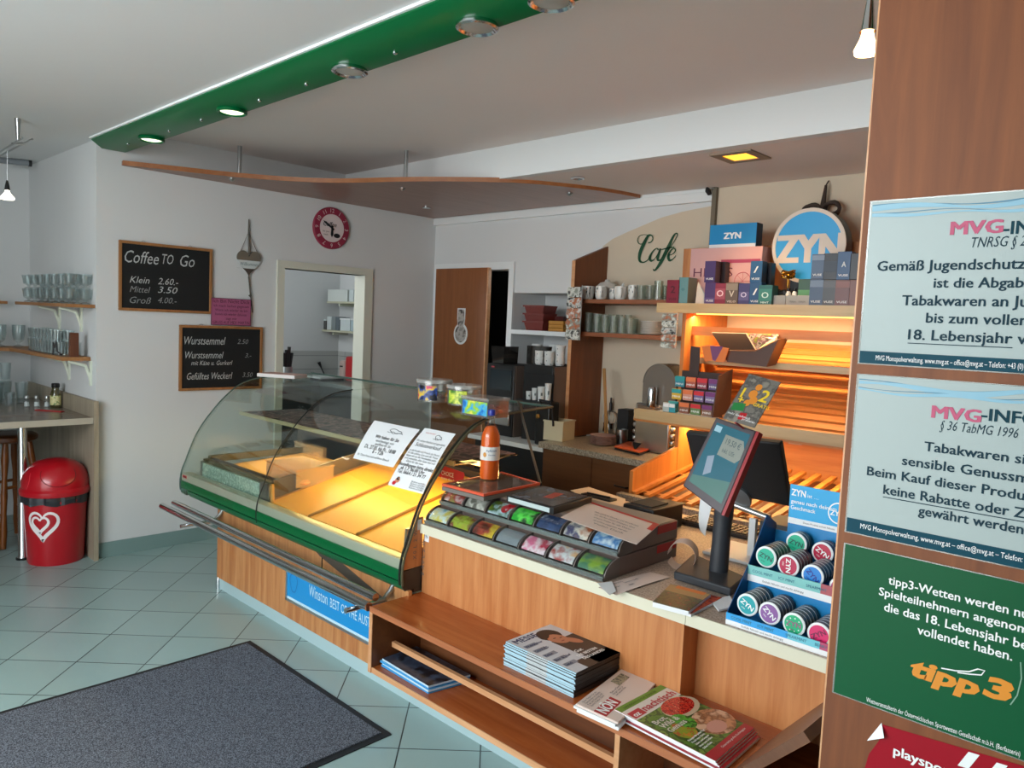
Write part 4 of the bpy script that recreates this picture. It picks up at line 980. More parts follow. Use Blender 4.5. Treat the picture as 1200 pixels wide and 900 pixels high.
def sweet_rack(z0, yf, xl, xr, h, lab, ins, nm):
    t = thing('sweet_display', lab, 'display rack', ((xl+xr)/2, 2.35, z0))
    yb, d = 2.57, .085
    MB().box(xl, xr, yf+d, yb, z0+.001, z0+h).build('box_body', mRackB, t, bev=.003)
    MB().box(xl, xr, yf-.006, yf+d, z0+.001, z0+.012).build('front_ledge', mRackG, t)
    MB().box(xl, xr, yf-.010, yf-.004, z0+.004, z0+.020).build('front_lip', glass('lip_clear', '#b9c2c0', .25, .05, .35, '#9aa6a2'), t)
    n = 7; w_ = (xr-xl)/n
    for k in range(n+1):
        x = xl+w_*k
        q = [(yf, z0+.012)]+[(yf+d-d*math.cos(a*math.pi/16), z0+.012+(h-.014)*math.sin(a*math.pi/16)) for a in range(9)]+[(yf+d, z0+.012)]
        MB().prism([V((x-.002, y, z)) for y, z in q[1:]], (.004, 0, 0)).build('divider', mRackG, t)
    for k in range(n):
        x0, x1 = xl+w_*k+.004, xl+w_*(k+1)-.004
        def cur(u, v, k_=1.0, lo=.0, hi=1.):
            a = (lo+(hi-lo)*v)*math.pi/2
            return V((x0+(x1-x0)*u, yf+d-d*k_*math.cos(a), z0+.012+(h-.014)*k_*math.sin(a)))
        MB().shell(lambda u, v: cur(u, v), 1, 8, -.0015).build('window', mWin, t)
        cc = ins[k]
        m_ = blotch('%s_%d' % (nm, k), cc, 15, .4, 3) if len(cc) > 2 else mat('%s_%d' % (nm, k), cc[0], .4)
        s_ = x0+(x1-x0)*.06, x1-(x1-x0)*.06
        def ins_(u, v): p = cur(u, v, .93, .12, .80); p.x = s_[0]+(s_[1]-s_[0])*u; return p
        card = MB().use(m_); card.shell(ins_, 1, 8, -.001)
        if k == 2 and nm == 'up':
            card.use(mRed); c0 = cur(.72, .5, .955, .1, .9)
            card.add([V((c0.x+.022*math.cos(a), 0, 0))+V((0, 1, 0))*(cur(.5, .5+.26*math.sin(a), .965, .1, .9).y)+Z_*(cur(.5, .5+.26*math.sin(a), .965, .1, .9).z) for a in [i/14*6.283 for i in range(14)]], [tuple(range(14))], None, True)
        card.build('picture_card', None, t)
    MB().box(xr+.0002, xr+.002, 2.43, yb-.01, z0+h*.55, z0+h-.002).build('red_corner', mRed, t)
    return t
rl0, rl1 = -2.502, -1.535
r1 = sweet_rack(CT, 2.105, rl0, rl1, .072, 'lower of two stacked grey sweet displays with curved picture windows', INS[0], 'lo')
r2 = sweet_rack(CT+.073, 2.185, rl0+.005, rl1-.002, .072, 'upper of two stacked sweet displays, with the neon green window', INS[1], 'up')
RT = CT+.1455
MB().box(rl0+.01, rl1-.01, 2.272, 2.565, RT-.0005, RT+.0012).build('top_board', mat('rack_top', '#8d8378', .4), r2)
# leaflet on the rack with red border
t = thing('price_leaflet', 'white printed leaflet with red border lying on the sweet displays', 'leaflet', (-1.7, 2.4, RT))
zz = RT+.003
C4 = [onpl(*q, (0, 0, zz), Z_) for q in ((657, 606), (692, 588), (803, 622), (746, 638))]
MB().prism([C4[0], C4[3], V((rl1-.005, C4[2].y, zz)), V((C4[1].x, C4[1].y, zz))], (0, 0, -.0012)).build('sheet', mat('leaflet_paper', '#d9c9c0', .5), t)
b = MB()
def lp(u, v): return (C4[0]*(1-u)+C4[3]*u)*(1-v)+(C4[1]*(1-u)+V((rl1-.005, C4[2].y, zz))*u)*v+Z_*.0006
b.use(mRed); b.add([lp(0, .93), lp(1, .93), lp(1, 1), lp(0, 1)], [(0, 1, 2, 3)], None, True); b.add([lp(.93, .65), lp(1, .65), lp(1, .93), lp(.93, .93)], [(0, 1, 2, 3)], None, True)
U = (lp(1, 0)-lp(0, 0)).normalized(); W = (lp(0, 1)-lp(0, 0)).normalized()
for k, s in enumerate(['Sehr geehrte Kunden und Kundinnen', 'wir dürfen Ihnen mitteilen dass', 'unsere Preise für alle Waren', 'ab sofort angepasst werden', 'Vielen Dank']):
    b.text(s, lp(.22+.04*k, .62-.11*k), U, W, .024, 'L', .24-.02*k, .01, 0, mGP)
b.build('print', None, t)
# orange rimmed game box with clear lid, black box, bottle
t = thing('flat_box', 'flat box with orange rim and clear lid on the displays under the bottle', 'box', (-2.38, 2.4, RT))
Q = [onpl(*q, (0, 0, RT+.030), Z_) for q in ((518, 567), (567, 579.5), (633, 566), (588, 553))]
def quadbox(Q, z0, z1, inset=0.):
    c = sum((q for q in Q), V())/4
    return [V((q.x+(c.x-q.x)*inset, q.y+(c.y-q.y)*inset, z0)) for q in Q], z1-z0
P, h_ = quadbox(Q, RT+.0018, RT+.018); MB().prism(P, (0, 0, h_)).build('base', mat('box_grey', '#77706a', .4), t)
P, h_ = quadbox(Q, RT+.018, RT+.030, .02); MB().prism(P, (0, 0, h_)).build('clear_lid', glass('lid_clear', '#e6dcd4', .18, .04, .25, '#a8988c'), t)
b = MB(); Po, _ = quadbox(Q, RT+.0215, 0); Pi, _ = quadbox(Q, RT+.0215, 0, .07)
for i in range(4): b.prism([Po[i], Po[(i+1) % 4], Pi[(i+1) % 4], Pi[i]], (0, 0, .010))
b.build('orange_rim', mat('rim_orange', '#d9583a', .4), t)
t = thing('flat_box', 'black flat game box with pale front and red picture, right of the bottle', 'box', (-2.1, 2.4, RT))
Q = [onpl(*q, (0, 0, RT+.028), Z_) for q in ((594, 580.5), (649, 595.5), (694, 582), (636, 569))]
P, h_ = quadbox(Q, RT+.0018, RT+.028); MB().prism(P, (0, 0, h_)).build('body', mBlack, t, bev=.002)
P, h_ = quadbox(Q, RT+.0285, RT+.0300, .10); MB().prism(P, (0, 0, h_)).build('picture', blotch('game_pic', ['#3a3f4a', '#5a5550', '#4a3f3c', '#6a6f78'], 22, .25), t)
c = sum(Q, V())/4
e1 = (Q[1]-Q[0]); e2 = (Q[3]-Q[0])
P = [Q[0]+e1*.5+e2*.35, Q[0]+e1*.66+e2*.4, Q[0]+e1*.62+e2*.8, Q[0]+e1*.46+e2*.75]
MB().prism([V((p.x, p.y, RT+.0303)) for p in P], (0, 0, .0006)).build('red_patch', mat('patch_red', '#a8432f', .4), t)
n_ = e1.cross(Z_).normalized()
n_ = n_ if n_.y < 0 else -n_
MB().prism([V((Q[0].x, Q[0].y, RT+.006))+e1*.04+n_*.001, V((Q[0].x, Q[0].y, RT+.006))+e1*.92+n_*.001, V((Q[0].x, Q[0].y, RT+.024))+e1*.92+n_*.001, V((Q[0].x, Q[0].y, RT+.024))+e1*.04+n_*.001], n_*.001).build('pale_front', mat('pale_front', '#b9c8c6', .5), t)
zb0 = RT+.0318
bt = onpl(573, 561, (0, 0, zb0), Z_)
t = thing('juice_bottle', 'orange juice bottle with blue cap and white label on the counter', 'bottle', (bt.x, bt.y, zb0))
hb = .315; rb = .044
MB().lathe([(0, .004), (rb-.003, .004), (rb-.003, .185), (rb-.006, .205), (.026, .232), (.017, .240), (0, .240)], n=28).build('juice', mat('juice_orange', '#e0651c', .35), t, local=True)
MB().lathe([(0, 0), (rb-.004, 0), (rb, .006), (rb, .188), (rb-.004, .212), (.026, .238), (.0165, .255), (.0145, .285), (.0155, .288), (.0155, .296)], n=28).build('glass_body', glass('bottle_glass', '#f4f0ea', .09, .03), t, local=True)
MB().lathe([(.0165, .288), (.017, .291), (.017, hb-.004), (.015, hb), (0, hb)], n=20).build('cap', mat('cap_blue', '#1f2f8f', .35), t, local=True)
b = MB(); b.use(mat('label_white', '#dcdad6', .55)).lathe([(rb+.0006, .090), (rb+.0006, .150)], n=28); 
a0 = math.atan2(-bt.y, -bt.x)
b.use(mat('label_blue', '#5a7390', .6))
def bl(s, z, sz, a_):
    vs, fs = text_geom(s, .02, 0); w_ = max(v[0] for v in vs)
    b.add([V(((rb+.0011)*math.cos(a_+(v[0]-w_/2)*sz/rb), (rb+.0011)*math.sin(a_+(v[0]-w_/2)*sz/rb), z+v[1]*sz)) for v in vs], fs, None, True)
bl('Apfelsaft', .130, .014, a0+.15); bl('Karotte', .112, .010, a0+.2)
b.use(mat('label_orange', '#c98a3a', .6))
b.add([V(((rb+.0011)*math.cos(a0-.55+.2*math.cos(i/10*6.283)), (rb+.0011)*math.sin(a0-.55+.2*math.cos(i/10*6.283)), .115+.011*math.sin(i/10*6.283))) for i in range(10)], [tuple(range(10))], None, True)
b.build('label', None, t, local=True)
# red card sign behind the rack
q0, q1 = at(512, 588, 1, 2.33), at(544, 554, 1, 2.33)
t = thing('card_sign', 'small red card sign standing between glass case and sweet displays', 'sign', (q0.x, 2.33, CT))
MB().box(-2.50, -2.50+(q1.x-q0.x)*1.0, 2.33, 2.333, RT+.0016, q1.z).build('card', mRed, t, bev=.0005) if False else MB().prism([V((q0.x, 2.33, RT+.0016)), V((q1.x-.01, 2.33, RT+.0016)), V((q1.x, 2.33, q1.z-.008)), V((q1.x-.006, 2.33, q1.z)), V((q0.x+.006, 2.33, q1.z+.01)), V((q0.x, 2.33, q1.z))], (0, .003, 0)).build('card', mRed, t)
b = MB(); b.text('CHOICE', (q0.x+.025, 2.3294, q1.z-.035), X_, Z_, .03, fit=.085, bold=.01, m=mWhiteInk); b.text('taste the best', (q0.x+.025, 2.3294, q1.z-.055), X_, Z_, .018, fit=.12); b.build('lettering', None, t)
# receipts, paper curl, booklets
t = thing('receipt', 'long pink till receipt lying on the counter edge beside the displays', 'receipt', (-1.45, 2.2, CT))
Q = [onpl(*q, (0, 0, CT), Z_) for q in ((701, 689), (722, 698), (786, 677), (762, 671))]
mRec = mat('receipt_paper', '#e0cdc4', .7)
MB().shell(lambda u, v: (Q[0]*(1-u)+Q[1]*u)*(1-v)+(Q[3]*(1-u)+Q[2]*u)*v+Z_*(.001+.004*math.sin(v*3)), 2, 8, .0005).build('paper', mRec, t)
b = MB().use(mGP)
U = (Q[3]-Q[0]).normalized(); W = -(Q[1]-Q[0]).normalized()
for k in range(4): b.text(['RECHNUNG', 'Summe 12.40', 'Danke', '8841'][k], (Q[0]*(.75-.15*k)+Q[1]*(.25+.15*k))+U*(.03+.07*(k % 2))+Z_*.0072, U, W, .014)
b.build('print', None, t)
t = thing('receipt', 'short creased receipt end hanging over the counter edge', 'receipt', (-1.5, 2.08, CT))
Q = [onpl(*q, (0, 0, CT+.002), Z_) for q in ((700, 686), (717, 684), (722, 694), (714, 699))]
MB().shell(lambda u, v: (Q[0]*(1-u)+Q[1]*u)*(1-v)+(Q[3]*(1-u)+Q[2]*u)*v+Z_*(.008-.004*v), 1, 2, .0005).build('paper', mPaper, t)
c = onpl(799, 667, (0, 0, CT), Z_)
t = thing('paper_roll', 'curled strip of receipt paper standing on the counter by the terminal', 'paper roll', (c.x, c.y, CT))
def curl(u, v):
    a = R(-150)+R(330)*u; r_ = .055-.006*u
    ax = V((-.35, .94, 0)); e = V((.94, .35, 0))
    return V((c.x, c.y, CT+.058))+ax*(v-.5)*.07+e*math.cos(a)*r_+Z_*math.sin(a)*r_
MB().shell(curl, 28, 1, .0008).build('paper', mRec, t)
def booklet(Q, z, h, cover, lab, name='booklet', pm=None, deco=None, grp=None):
    t = thing(name, lab, 'booklet' if name == 'booklet' else 'magazine', sum(Q, V())/4, group=grp)
    MB().prism([V((q.x, q.y, z)) for q in Q], (0, 0, h*.92)).build('pages', pm or mPaper, t)
    MB().prism([V((q.x, q.y, z+h*.92)) for q in Q], (0, 0, h*.08)).build('cover', cover, t)
    if deco:
        b = MB()
        S = lambda u, v: V(((Q[0]*(1-u)+Q[1]*u)*(1-v)+(Q[3]*(1-u)+Q[2]*u)*v).to_tuple()[:2]+(z+h+.0004,))
        deco(b, S); b.build('cover_print', None, t)
    return t
def patch(b, S, m_, u0, v0, u1, v1, dz=0):
    b.use(m_).add([S(u0, v0)+Z_*dz, S(u1, v0)+Z_*dz, S(u1, v1)+Z_*dz, S(u0, v1)+Z_*dz], [(0, 1, 2, 3)], None, True)
def ptext(b, S, s, u, v, sz, m_, al='L', fit=None, bold=.01, dz=.0004, shear=0):
    U = (S(1, v)-S(0, v)).normalized(); W = (S(u, 0)-S(u, 1)).normalized()
    b.text(s, S(u, v)+Z_*dz, U, W, sz, al, fit, bold, shear, m_)
Q = [onpl(*q, (0, 0, CT+.012), Z_) for q in ((790, 686), (846, 700), (810, 719), (765, 707))]
Q = [Q[0], Q[1], Q[2], Q[3]]
booklet(Q, CT+.001, .010, blotch('booklet_under', ['#a8252a', '#c8502a', '#8a1f22'], 30), 'red-edged booklet at the bottom of the small pile on the counter', grp='booklets on the counter')
Q2 = [onpl(*q, (0, 0, CT+.022), Z_) for q in ((786, 684), (833, 696), (807, 716), (765, 705))]
def dk(b, S):
    patch(b, S, mat('tan_print', '#b08a5a', .5), 0, .02, 1, .36); patch(b, S, mat('orange_print', '#d8742a', .5), .18, .0, .9, .14, .0003)
    patch(b, S, blotch('green_leaves', ['#27382a', '#3f4f2a', '#1f2f24', '#6f3a2a'], 50, .3), 0, .36, 1, 1)
booklet(Q2, CT+.0115, .010, mat('booklet_green', '#2f3f2c', .3), 'green and tan glossy booklet on top of the small pile on the counter', deco=dk, grp='booklets on the counter')
Q = [onpl(*q, (0, 0, CT+.004), Z_) for q in ((833, 705), (855, 700), (862, 712), (842, 717))]
tag(MB().prism(Q, (0, 0, .006)).use(mPaper).build('folded_card', mat('card_pale_blue', '#9fc4d8', .4)), 'pale blue folded card lying left of the blue can display', 'card')
# payment terminal on a stand
mTerm = mat('terminal_grey', '#2e3136', .5)
t = thing('customer_terminal', 'dark grey payment terminal stand with red-edged tilted screen', 'terminal', (-1.29, 2.42, CT))
B = [onpl(*q, (0, 0, CT+.004), Z_) for q in ((789, 679), (856, 700), (873, 685), (812, 657))]
MB().prism(B, (0, 0, .03)).build('foot', mTerm, t, bev=.006)
pc = onpl(842, 668, (0, 0, CT+.034), Z_)
ptop = at(848, 600, 1, pc.y)
MB().tube([pc, pc*.5+ptop*.5, ptop], [.034, .032, .032], 20).build('column', mTerm, t)
TN = V((-.03, -.94, .33)).normalized(); TP = at(845, 547, 1, pc.y-.09)
TQ = [onpl(*q, TP, TN) for q in ((839, 489), (886, 505), (845, 603), (800, 569))]
TR_ = [onpl(*q, TP, TN) for q in ((889, 506), (848, 606))]
MB().prism([TQ[0], TQ[1], TQ[2], TQ[3]], -TN*.012).build('tablet_body', mat('tablet_bezel', '#4a4247', .3), t, bev=.004)
e_ = (TQ[1]-TQ[0]).normalized()
MB().prism([TQ[0]-TN*.0121-e_*.003, TQ[1]-TN*.0121+e_*.006, TQ[2]-TN*.0121+e_*.006, TQ[3]-TN*.0121-e_*.003], -TN*.03).build('red_back', mat('terminal_red', '#9c1620', .35), t, bev=.006)
MB().prism([TQ[1]+e_*.001, TQ[1]+e_*.012, TQ[2]+e_*.012, TQ[2]+e_*.001], -TN*.03).build('red_edge', mat('terminal_red'), t)
def TS(u, v, d=.0006): return (TQ[0]*(1-u)+TQ[1]*u)*(1-v)+(TQ[3]*(1-u)+TQ[2]*u)*v+TN*d
def tpoly(b, m_, uv, d): b.use(m_).add([TS(u, v, d) for u, v in uv], [tuple(range(len(uv)))], None, True)
b = MB()
mScr = mat('screen_teal', '#1c5868', .2, emit='#17596c', es=.12); mScr2 = mat('screen_green', '#486e68', .2, emit='#3a625a', es=.12)
tpoly(b, mScr, [(.08, .06), (.92, .06), (.92, .64), (.08, .80)], .0006); tpoly(b, mScr2, [(.08, .80), (.92, .64), (.92, .90), (.08, .90)], .0006)
tpoly(b, mat('screen_tag', '#7a8078', .3, emit='#7f857c', es=.12), [(.40, .16), (.84, .16), (.92, .24), (.92, .37), (.84, .43), (.40, .43)], .001)
tpoly(b, mat('screen_pale', '#88a8b4', .3, emit='#6f98a8', es=.2), [(.10, .09), (.26, .09), (.26, .17), (.10, .17)], .001)
tpoly(b, mat('screen_mauve', '#7a8594', .3, emit='#6a7f90', es=.2), [(.22, .50), (.36, .45), (.44, .66), (.30, .74)], .001)
U = (TS(1, .3)-TS(0, .3)).normalized(); W = (TS(.5, 0)-TS(.5, 1)).normalized()
b.text('19,50 €', TS(.47, .27, .0014), U, W, .030, 'L', .060, .01, 0, mat('screen_ink', '#2a3f4a', .5)); b.text('inkl. USt', TS(.47, .375, .0014), U, W, .022, 'L', .05, .0)
b.build('screen', None, t)
mm = TS(.5, .55, 0)-TN*.042
MB().tube([mm, mm-TN*.04, ptop-Z_*.02], [.03, .034, .034], 14).build('mount', mTerm, t)
LN = V((.04, -.80, .57)).normalized(); LP = at(880, 470, 1, pc.y-.06)
LQ = [onpl(*q, LP, LN) for q in ((878, 438), (915, 448), (884, 501), (847, 490))]
t = thing('postcard', 'colourful leaflet with yellow numerals stuck behind the terminal screen', 'leaflet', sum(LQ, V())/4)
MB().prism(LQ, -LN*.003).build('card', blotch('card_wood', ['#5f5c58', '#77736c', '#4f4c4a', '#8a867c'], 30, .4, 4), t)
def LS(u, v, d=.0006): return (LQ[0]*(1-u)+LQ[1]*u)*(1-v)+(LQ[3]*(1-u)+LQ[2]*u)*v+LN*d
b = MB(); U = (LS(1, .3)-LS(0, .3)).normalized(); W = (LS(.5, 0)-LS(.5, 1)).normalized()
yel = mat('numeral_yellow', '#e8c62a', .5)
b.text('1', LS(.12, .50), U, W, .055, bold=.04, m=yel); b.text('2', LS(.68, .48), U, W, .065, bold=.04, m=yel); b.text('+', LS(.12, .62), U, W, .04, bold=.05, m=yel); b.text('GRATIS', LS(.62, .60), U, W, .018, bold=.03, m=yel)
ora = mat('snack_orange', '#d8862a', .6)
for u, v, r_ in ((.5, .22, .10), (.45, .38, .13), (.55, .5, .12), (.42, .58, .10)):
    b.use(ora).add([LS(u+r_*math.cos(i/10*6.283), v+r_*.7*math.sin(i/10*6.283), .0008+.0001*v) for i in range(10)], [tuple(range(10))], None, True)
b.use(mat('leaf_green', '#1f7a3a', .5)).add([LS(*q, .0012) for q in ((.06, .64), (.42, .60), (.44, .76), (.08, .80))], [(0, 1, 2, 3)], None, True)
b.text('mehr Geschmack', LS(.06, .88, .0014), U, W, .012, m=mWhiteInk, bold=.02); b.text('probieren', LS(.55, .93, .0014), U, W, .012, bold=.02)
b.use(mRed).add([LS(*q, .0013) for q in ((.40, .80), (.60, .78), (.62, .92), (.42, .94))], [(0, 1, 2, 3)], None, True)
b.build('print', None, t)
MB().tube([LS(.4, 1.0, -.004), TS(.7, .02, -.02)], .004, 6).build('clip', mRed, t)
# till screen, stand, keyboard, printer
MN = V((0, -.89, -.42)).normalized(); MP = at(865, 545, 1, 2.78)
MQ = [onpl(*q, MP, MN) for q in ((803, 507), (914, 520), (926, 594), (818, 572))]
t = thing('till_monitor', 'black till monitor seen from behind on a silver stand', 'monitor', (-1.35, 2.85, CT))
MB().prism(MQ, -MN*.03).build('screen_back', mat('monitor_black', '#1c1e21', .5), t, bev=.006)
ctr_ = sum(MQ, V())/4
h0 = onpl(866, 583, MP, MN)
MB().lathe([(0, .0), (.055, .0), (.055, .012), (.03, .02), (0, .02)], n=24, M=basis(h0, X_, X_.cross(MN)*-1 if False else MN.cross(X_))).build('hinge_disc', mat('hinge_grey', '#6f7274', .4, .5), t)
a = onpl(862, 588, MP, MN)+MN*.02; c = onpl(905, 604, MP, MN)+MN*.02
MB().tube([a, c], .014, 10).build('hinge_bar', mSteel, t)
yb_ = ctr_.y+.02
p_ = onpl(881, 640, (0, yb_-.02, 0), Y_)
MB().box(p_.x-.013, p_.x+.013, yb_-.03, yb_-.01, CT+.014, at(881, 607, 1, yb_-.02).z).build('stand_leg', mWhite, t)
MB().box(p_.x-.16, p_.x+.06, yb_-.12, yb_+.12, CT+.001, CT+.014).build('stand_foot', mWhite, t, bev=.005)
MB().box(p_.x+.02, p_.x+.16, yb_-.01, yb_+.16, CT+.014, at(881, 609, 1, yb_-.02).z).build('stand_body', mat('stand_grey', '#3b3d40', .5), t, bev=.004)
a = onpl(848, 622, (0, 0, CT), Z_)
t = thing('keyboard', 'dark brown keyboard on the counter behind the terminal', 'keyboard', (a.x, a.y, CT))
MB().box(a.x-.20, a.x+.14, a.y-.06, a.y+.09, CT+.001, CT+.018).build('case', mat('keyboard_brown', '#2c2522', .5), t, bev=.004)
b = MB()
for i in range(13):
    for j in range(5): b.box(a.x-.19+.025*i, a.x-.19+.025*i+.019, a.y-.05+.027*j, a.y-.05+.027*j+.02, CT+.018, CT+.024)
tag(b.build('keys', mat('key_brown', '#4a3d36', .5), t), kind='stuff')
pl, pr = onpl(739, 607, (0, 0, CT), Z_), onpl(799, 613, (0, 0, CT), Z_)
t = thing('receipt_printer', 'black receipt printer standing behind the sweet displays', 'printer', (-1.9, 3.0, CT))
a0_ = onpl(726, 601, (0, 0, CT), Z_)
PX0, PX1, PYf = -2.02, -1.74, 2.75
tz_p = at(738, 583, 1, PYf).z
PX0 = at(730, 590, 1, PYf).x; PX1 = at(766, 600, 1, PYf).x+.0
MB().box(PX0, PX1, PYf, PYf+.24, CT+.001, CT+.11).build('body', mBlack, t, bev=.006)
MB().box(PX0+.004, PX1-.004, PYf-.003, PYf, CT+.05, CT+.054).box(PX0+.004, PX1-.004, PYf-.003, PYf, CT+.085, CT+.088).build('seam', mat('seam_grey', '#6f7478', .3), t)
MB().box(PX0+.02, PX1-.03, PYf+.03, PYf+.16, CT+.11, CT+.115).build('lid', mBlackM, t)
b = MB(); b.text('EPSON', ((PX0+PX1)/2, PYf-.0035, CT+.028), X_, Z_, .014, 'C', None, .02, 0, mat('grey_print')); b.build('lettering', None, t)
a = onpl(822, 600, (0, 2.75, 0), Y_)
t = thing('till_roll', 'white paper strip hanging in a loop behind the terminal screen', 'paper', (a.x, 2.75, a.z-.1))
MB().shell(lambda u, v: a+V((-.02+.055*u*(1-.55*v*v)+.03*v*v, .02*math.cos(v*3), .07-.14*v-.02*u*v)), 4, 10, .001).build('paper', mPaper, t)
Q = [onpl(*q, (0, 0, CT), Z_) for q in ((668, 575), (690, 571), (733, 585), (731, 602))]
tag(MB().prism([q+Z_*.0006 for q in Q], (0, 0, .0012)).build('paper_sheet', mat('sheet_beige', '#c9b8a8', .7)), 'beige paper sheet lying on the counter left of the black printer', 'paper')
a, c = onpl(646, 564, (0, 0, CT), Z_), onpl(674, 567, (0, 0, CT), Z_)
a.y = min(a.y, 3.13); a.x = max(a.x, -2.44); c.x = a.x+.19
t = thing('pen_tray', 'flat black pen tray at the rear edge of the counter beyond the bottle', 'tray', (a.x, a.y, CT))
MB().box(a.x, c.x, a.y-.03, a.y+.03, CT+.001, CT+.012).build('tray', mBlack, t, bev=.002)
MB().tube([(a.x+.02, a.y, CT+.016), (c.x-.03, a.y+.01, CT+.016)], .004, 8).build('pen', mBlackM, t)
# ------------------------------------------------------------------ blue can display
ZX0, ZX1 = -1.066, -.70
mZB = mat('display_blue', '#0f80be', .4); mZL = mat('display_cyan', '#12a2dc', .4); mZD = mat('display_deep', '#0c4f86', .4)
dp = thing('can_display', 'bright blue two-tier cardboard display of round cans at the counter end', 'display', ((ZX0+ZX1)/2, 2.25, CT))
y0, y1, y2 = 2.10, 2.225, 2.40
zl0, zl1, zb1, zl2 = CT, CT+.036, CT+.122, CT+.160
zh = 1.185
# shell: base, side walls, back, steps
MB().box(ZX0, ZX1, y0, y2, CT+.0005, CT+.006).box(ZX0, ZX1, y2-.004, y2, CT+.006, zh-.17).box(ZX0, ZX1, y1-.002, y1, CT+.006, zb1).box(ZX0, ZX1, y1, y2-.004, zb1-.004, zb1).build('tray_inner', mZB, dp)
for x in (ZX0-.002, ZX1): MB().prism([V((x, y0, CT+.0005)), V((x, y2, CT+.0005)), V((x, y2, zh-.15)), V((x, y1+.10, zh-.11)), V((x, y1-.005, zl2)), V((x, y0, zl1))], (.002, 0, 0)).build('side_wall', mZD, dp)
def lip(y, za, zb, segs, name):
    b = MB().use(mPaper).box(ZX0-.002, ZX1+.002, y-.004, y, za, za+(zb-za)*.42)
    for u0, u1, m_ in segs: b.use(m_).box(ZX0-.002+(ZX1-ZX0+.004)*u0, ZX0-.002+(ZX1-ZX0+.004)*u1, y-.004, y, za+(zb-za)*.42, zb)
    b.use(mGP); b.text('Enthält Nikotin und macht abhängig', (ZX0+.05, y-.0044, za+(zb-za)*.14), X_, Z_, .009)
    for k, s in enumerate(['COOL MINT', 'ICY MINT', 'SPEARMINT', 'BERRY']): b.text(s, (ZX0+.015+.085*k, y-.0044, za+(zb-za)*.6), X_, Z_, .012, bold=.02, m=mat('lip_ink', '#2f6f86', .6))
    b.build(name, None, dp)
mTurq = mat('lip_turquoise', '#7fc4c0', .4); mRose = mat('lip_rose', '#b0545c', .4)
lip(y0, zl0+.0005, zl1, [(0, .52, mat('lip_blue', '#2f9fe0', .35)), (.52, .77, mat('lip_aqua', '#6fc4d4', .4)), (.77, 1, mat('lip_pink', '#b84a6f', .4))], 'front_lip')
lip(y1-.004, zb1-.012, zl2, [(0, .62, mTurq), (.62, 1, mRose)], 'upper_lip')
# header card
hx0, hx1 = at(927, 570, 1, y2-.002).x, ZX1
hz1, hz0 = at(928, 567, 1, y2-.002).z, at(926, 612, 1, y2-.002).z
b = MB().use(mZL).box(hx0, hx1+.02, y2-.006, y2-.002, hz0, hz1)
b.use(mPaper).box(hx0, hx1+.02, y2-.0066, y2-.006, hz0-.001, hz0+.018)
b.use(mZB).box(hx0, hx1+.02, y2-.006, y2-.002, CT+.006, hz0)
b.text('ZYN', (hx0+.006, y2-.0068, hz1-.035), X_, Z_, .030, fit=.046, bold=.05, m=mWhiteInk); b.text('ist …', (hx0+.058, y2-.0068, hz1-.034), X_, Z_, .017)
b.text('genau nach deinem', (hx0+.006, y2-.0068, hz1-.060), X_, Z_, .018, fit=.145, bold=.025); b.text('Geschmack', (hx0+.006, y2-.0068, hz1-.080), X_, Z_, .018, fit=.08, bold=.025)
b.text('mehr auf', (hx0+.006, y2-.0068, hz1-.115), X_, Z_, .009); b.text('zyn.at', (hx0+.006, y2-.0068, hz1-.127), X_, Z_, .009)
cx = at(983, 602, 1, y2-.007)
b.add([V((cx.x+.034*math.cos(i/24*6.283), y2-.0067, cx.z+.034*math.sin(i/24*6.283))) for i in range(24)], [tuple(range(24))], None, True)
b.use(mZL); b.add([V((cx.x+.030*math.cos(i/24*6.283), y2-.0070, cx.z+.030*math.sin(i/24*6.283))) for i in range(24)], [tuple(range(24))], None, True)
b.text('ZYN', (cx.x-.026, y2-.0074, cx.z-.008), X_, Z_, .022, fit=.044, bold=.05, m=mWhiteInk)
b.text('Dieses Produkt enthält Nikotin', (hx0+.05, y2-.0072, hz0+.006), X_, Z_, .008, m=mGP)
b.build('header_card', None, dp)
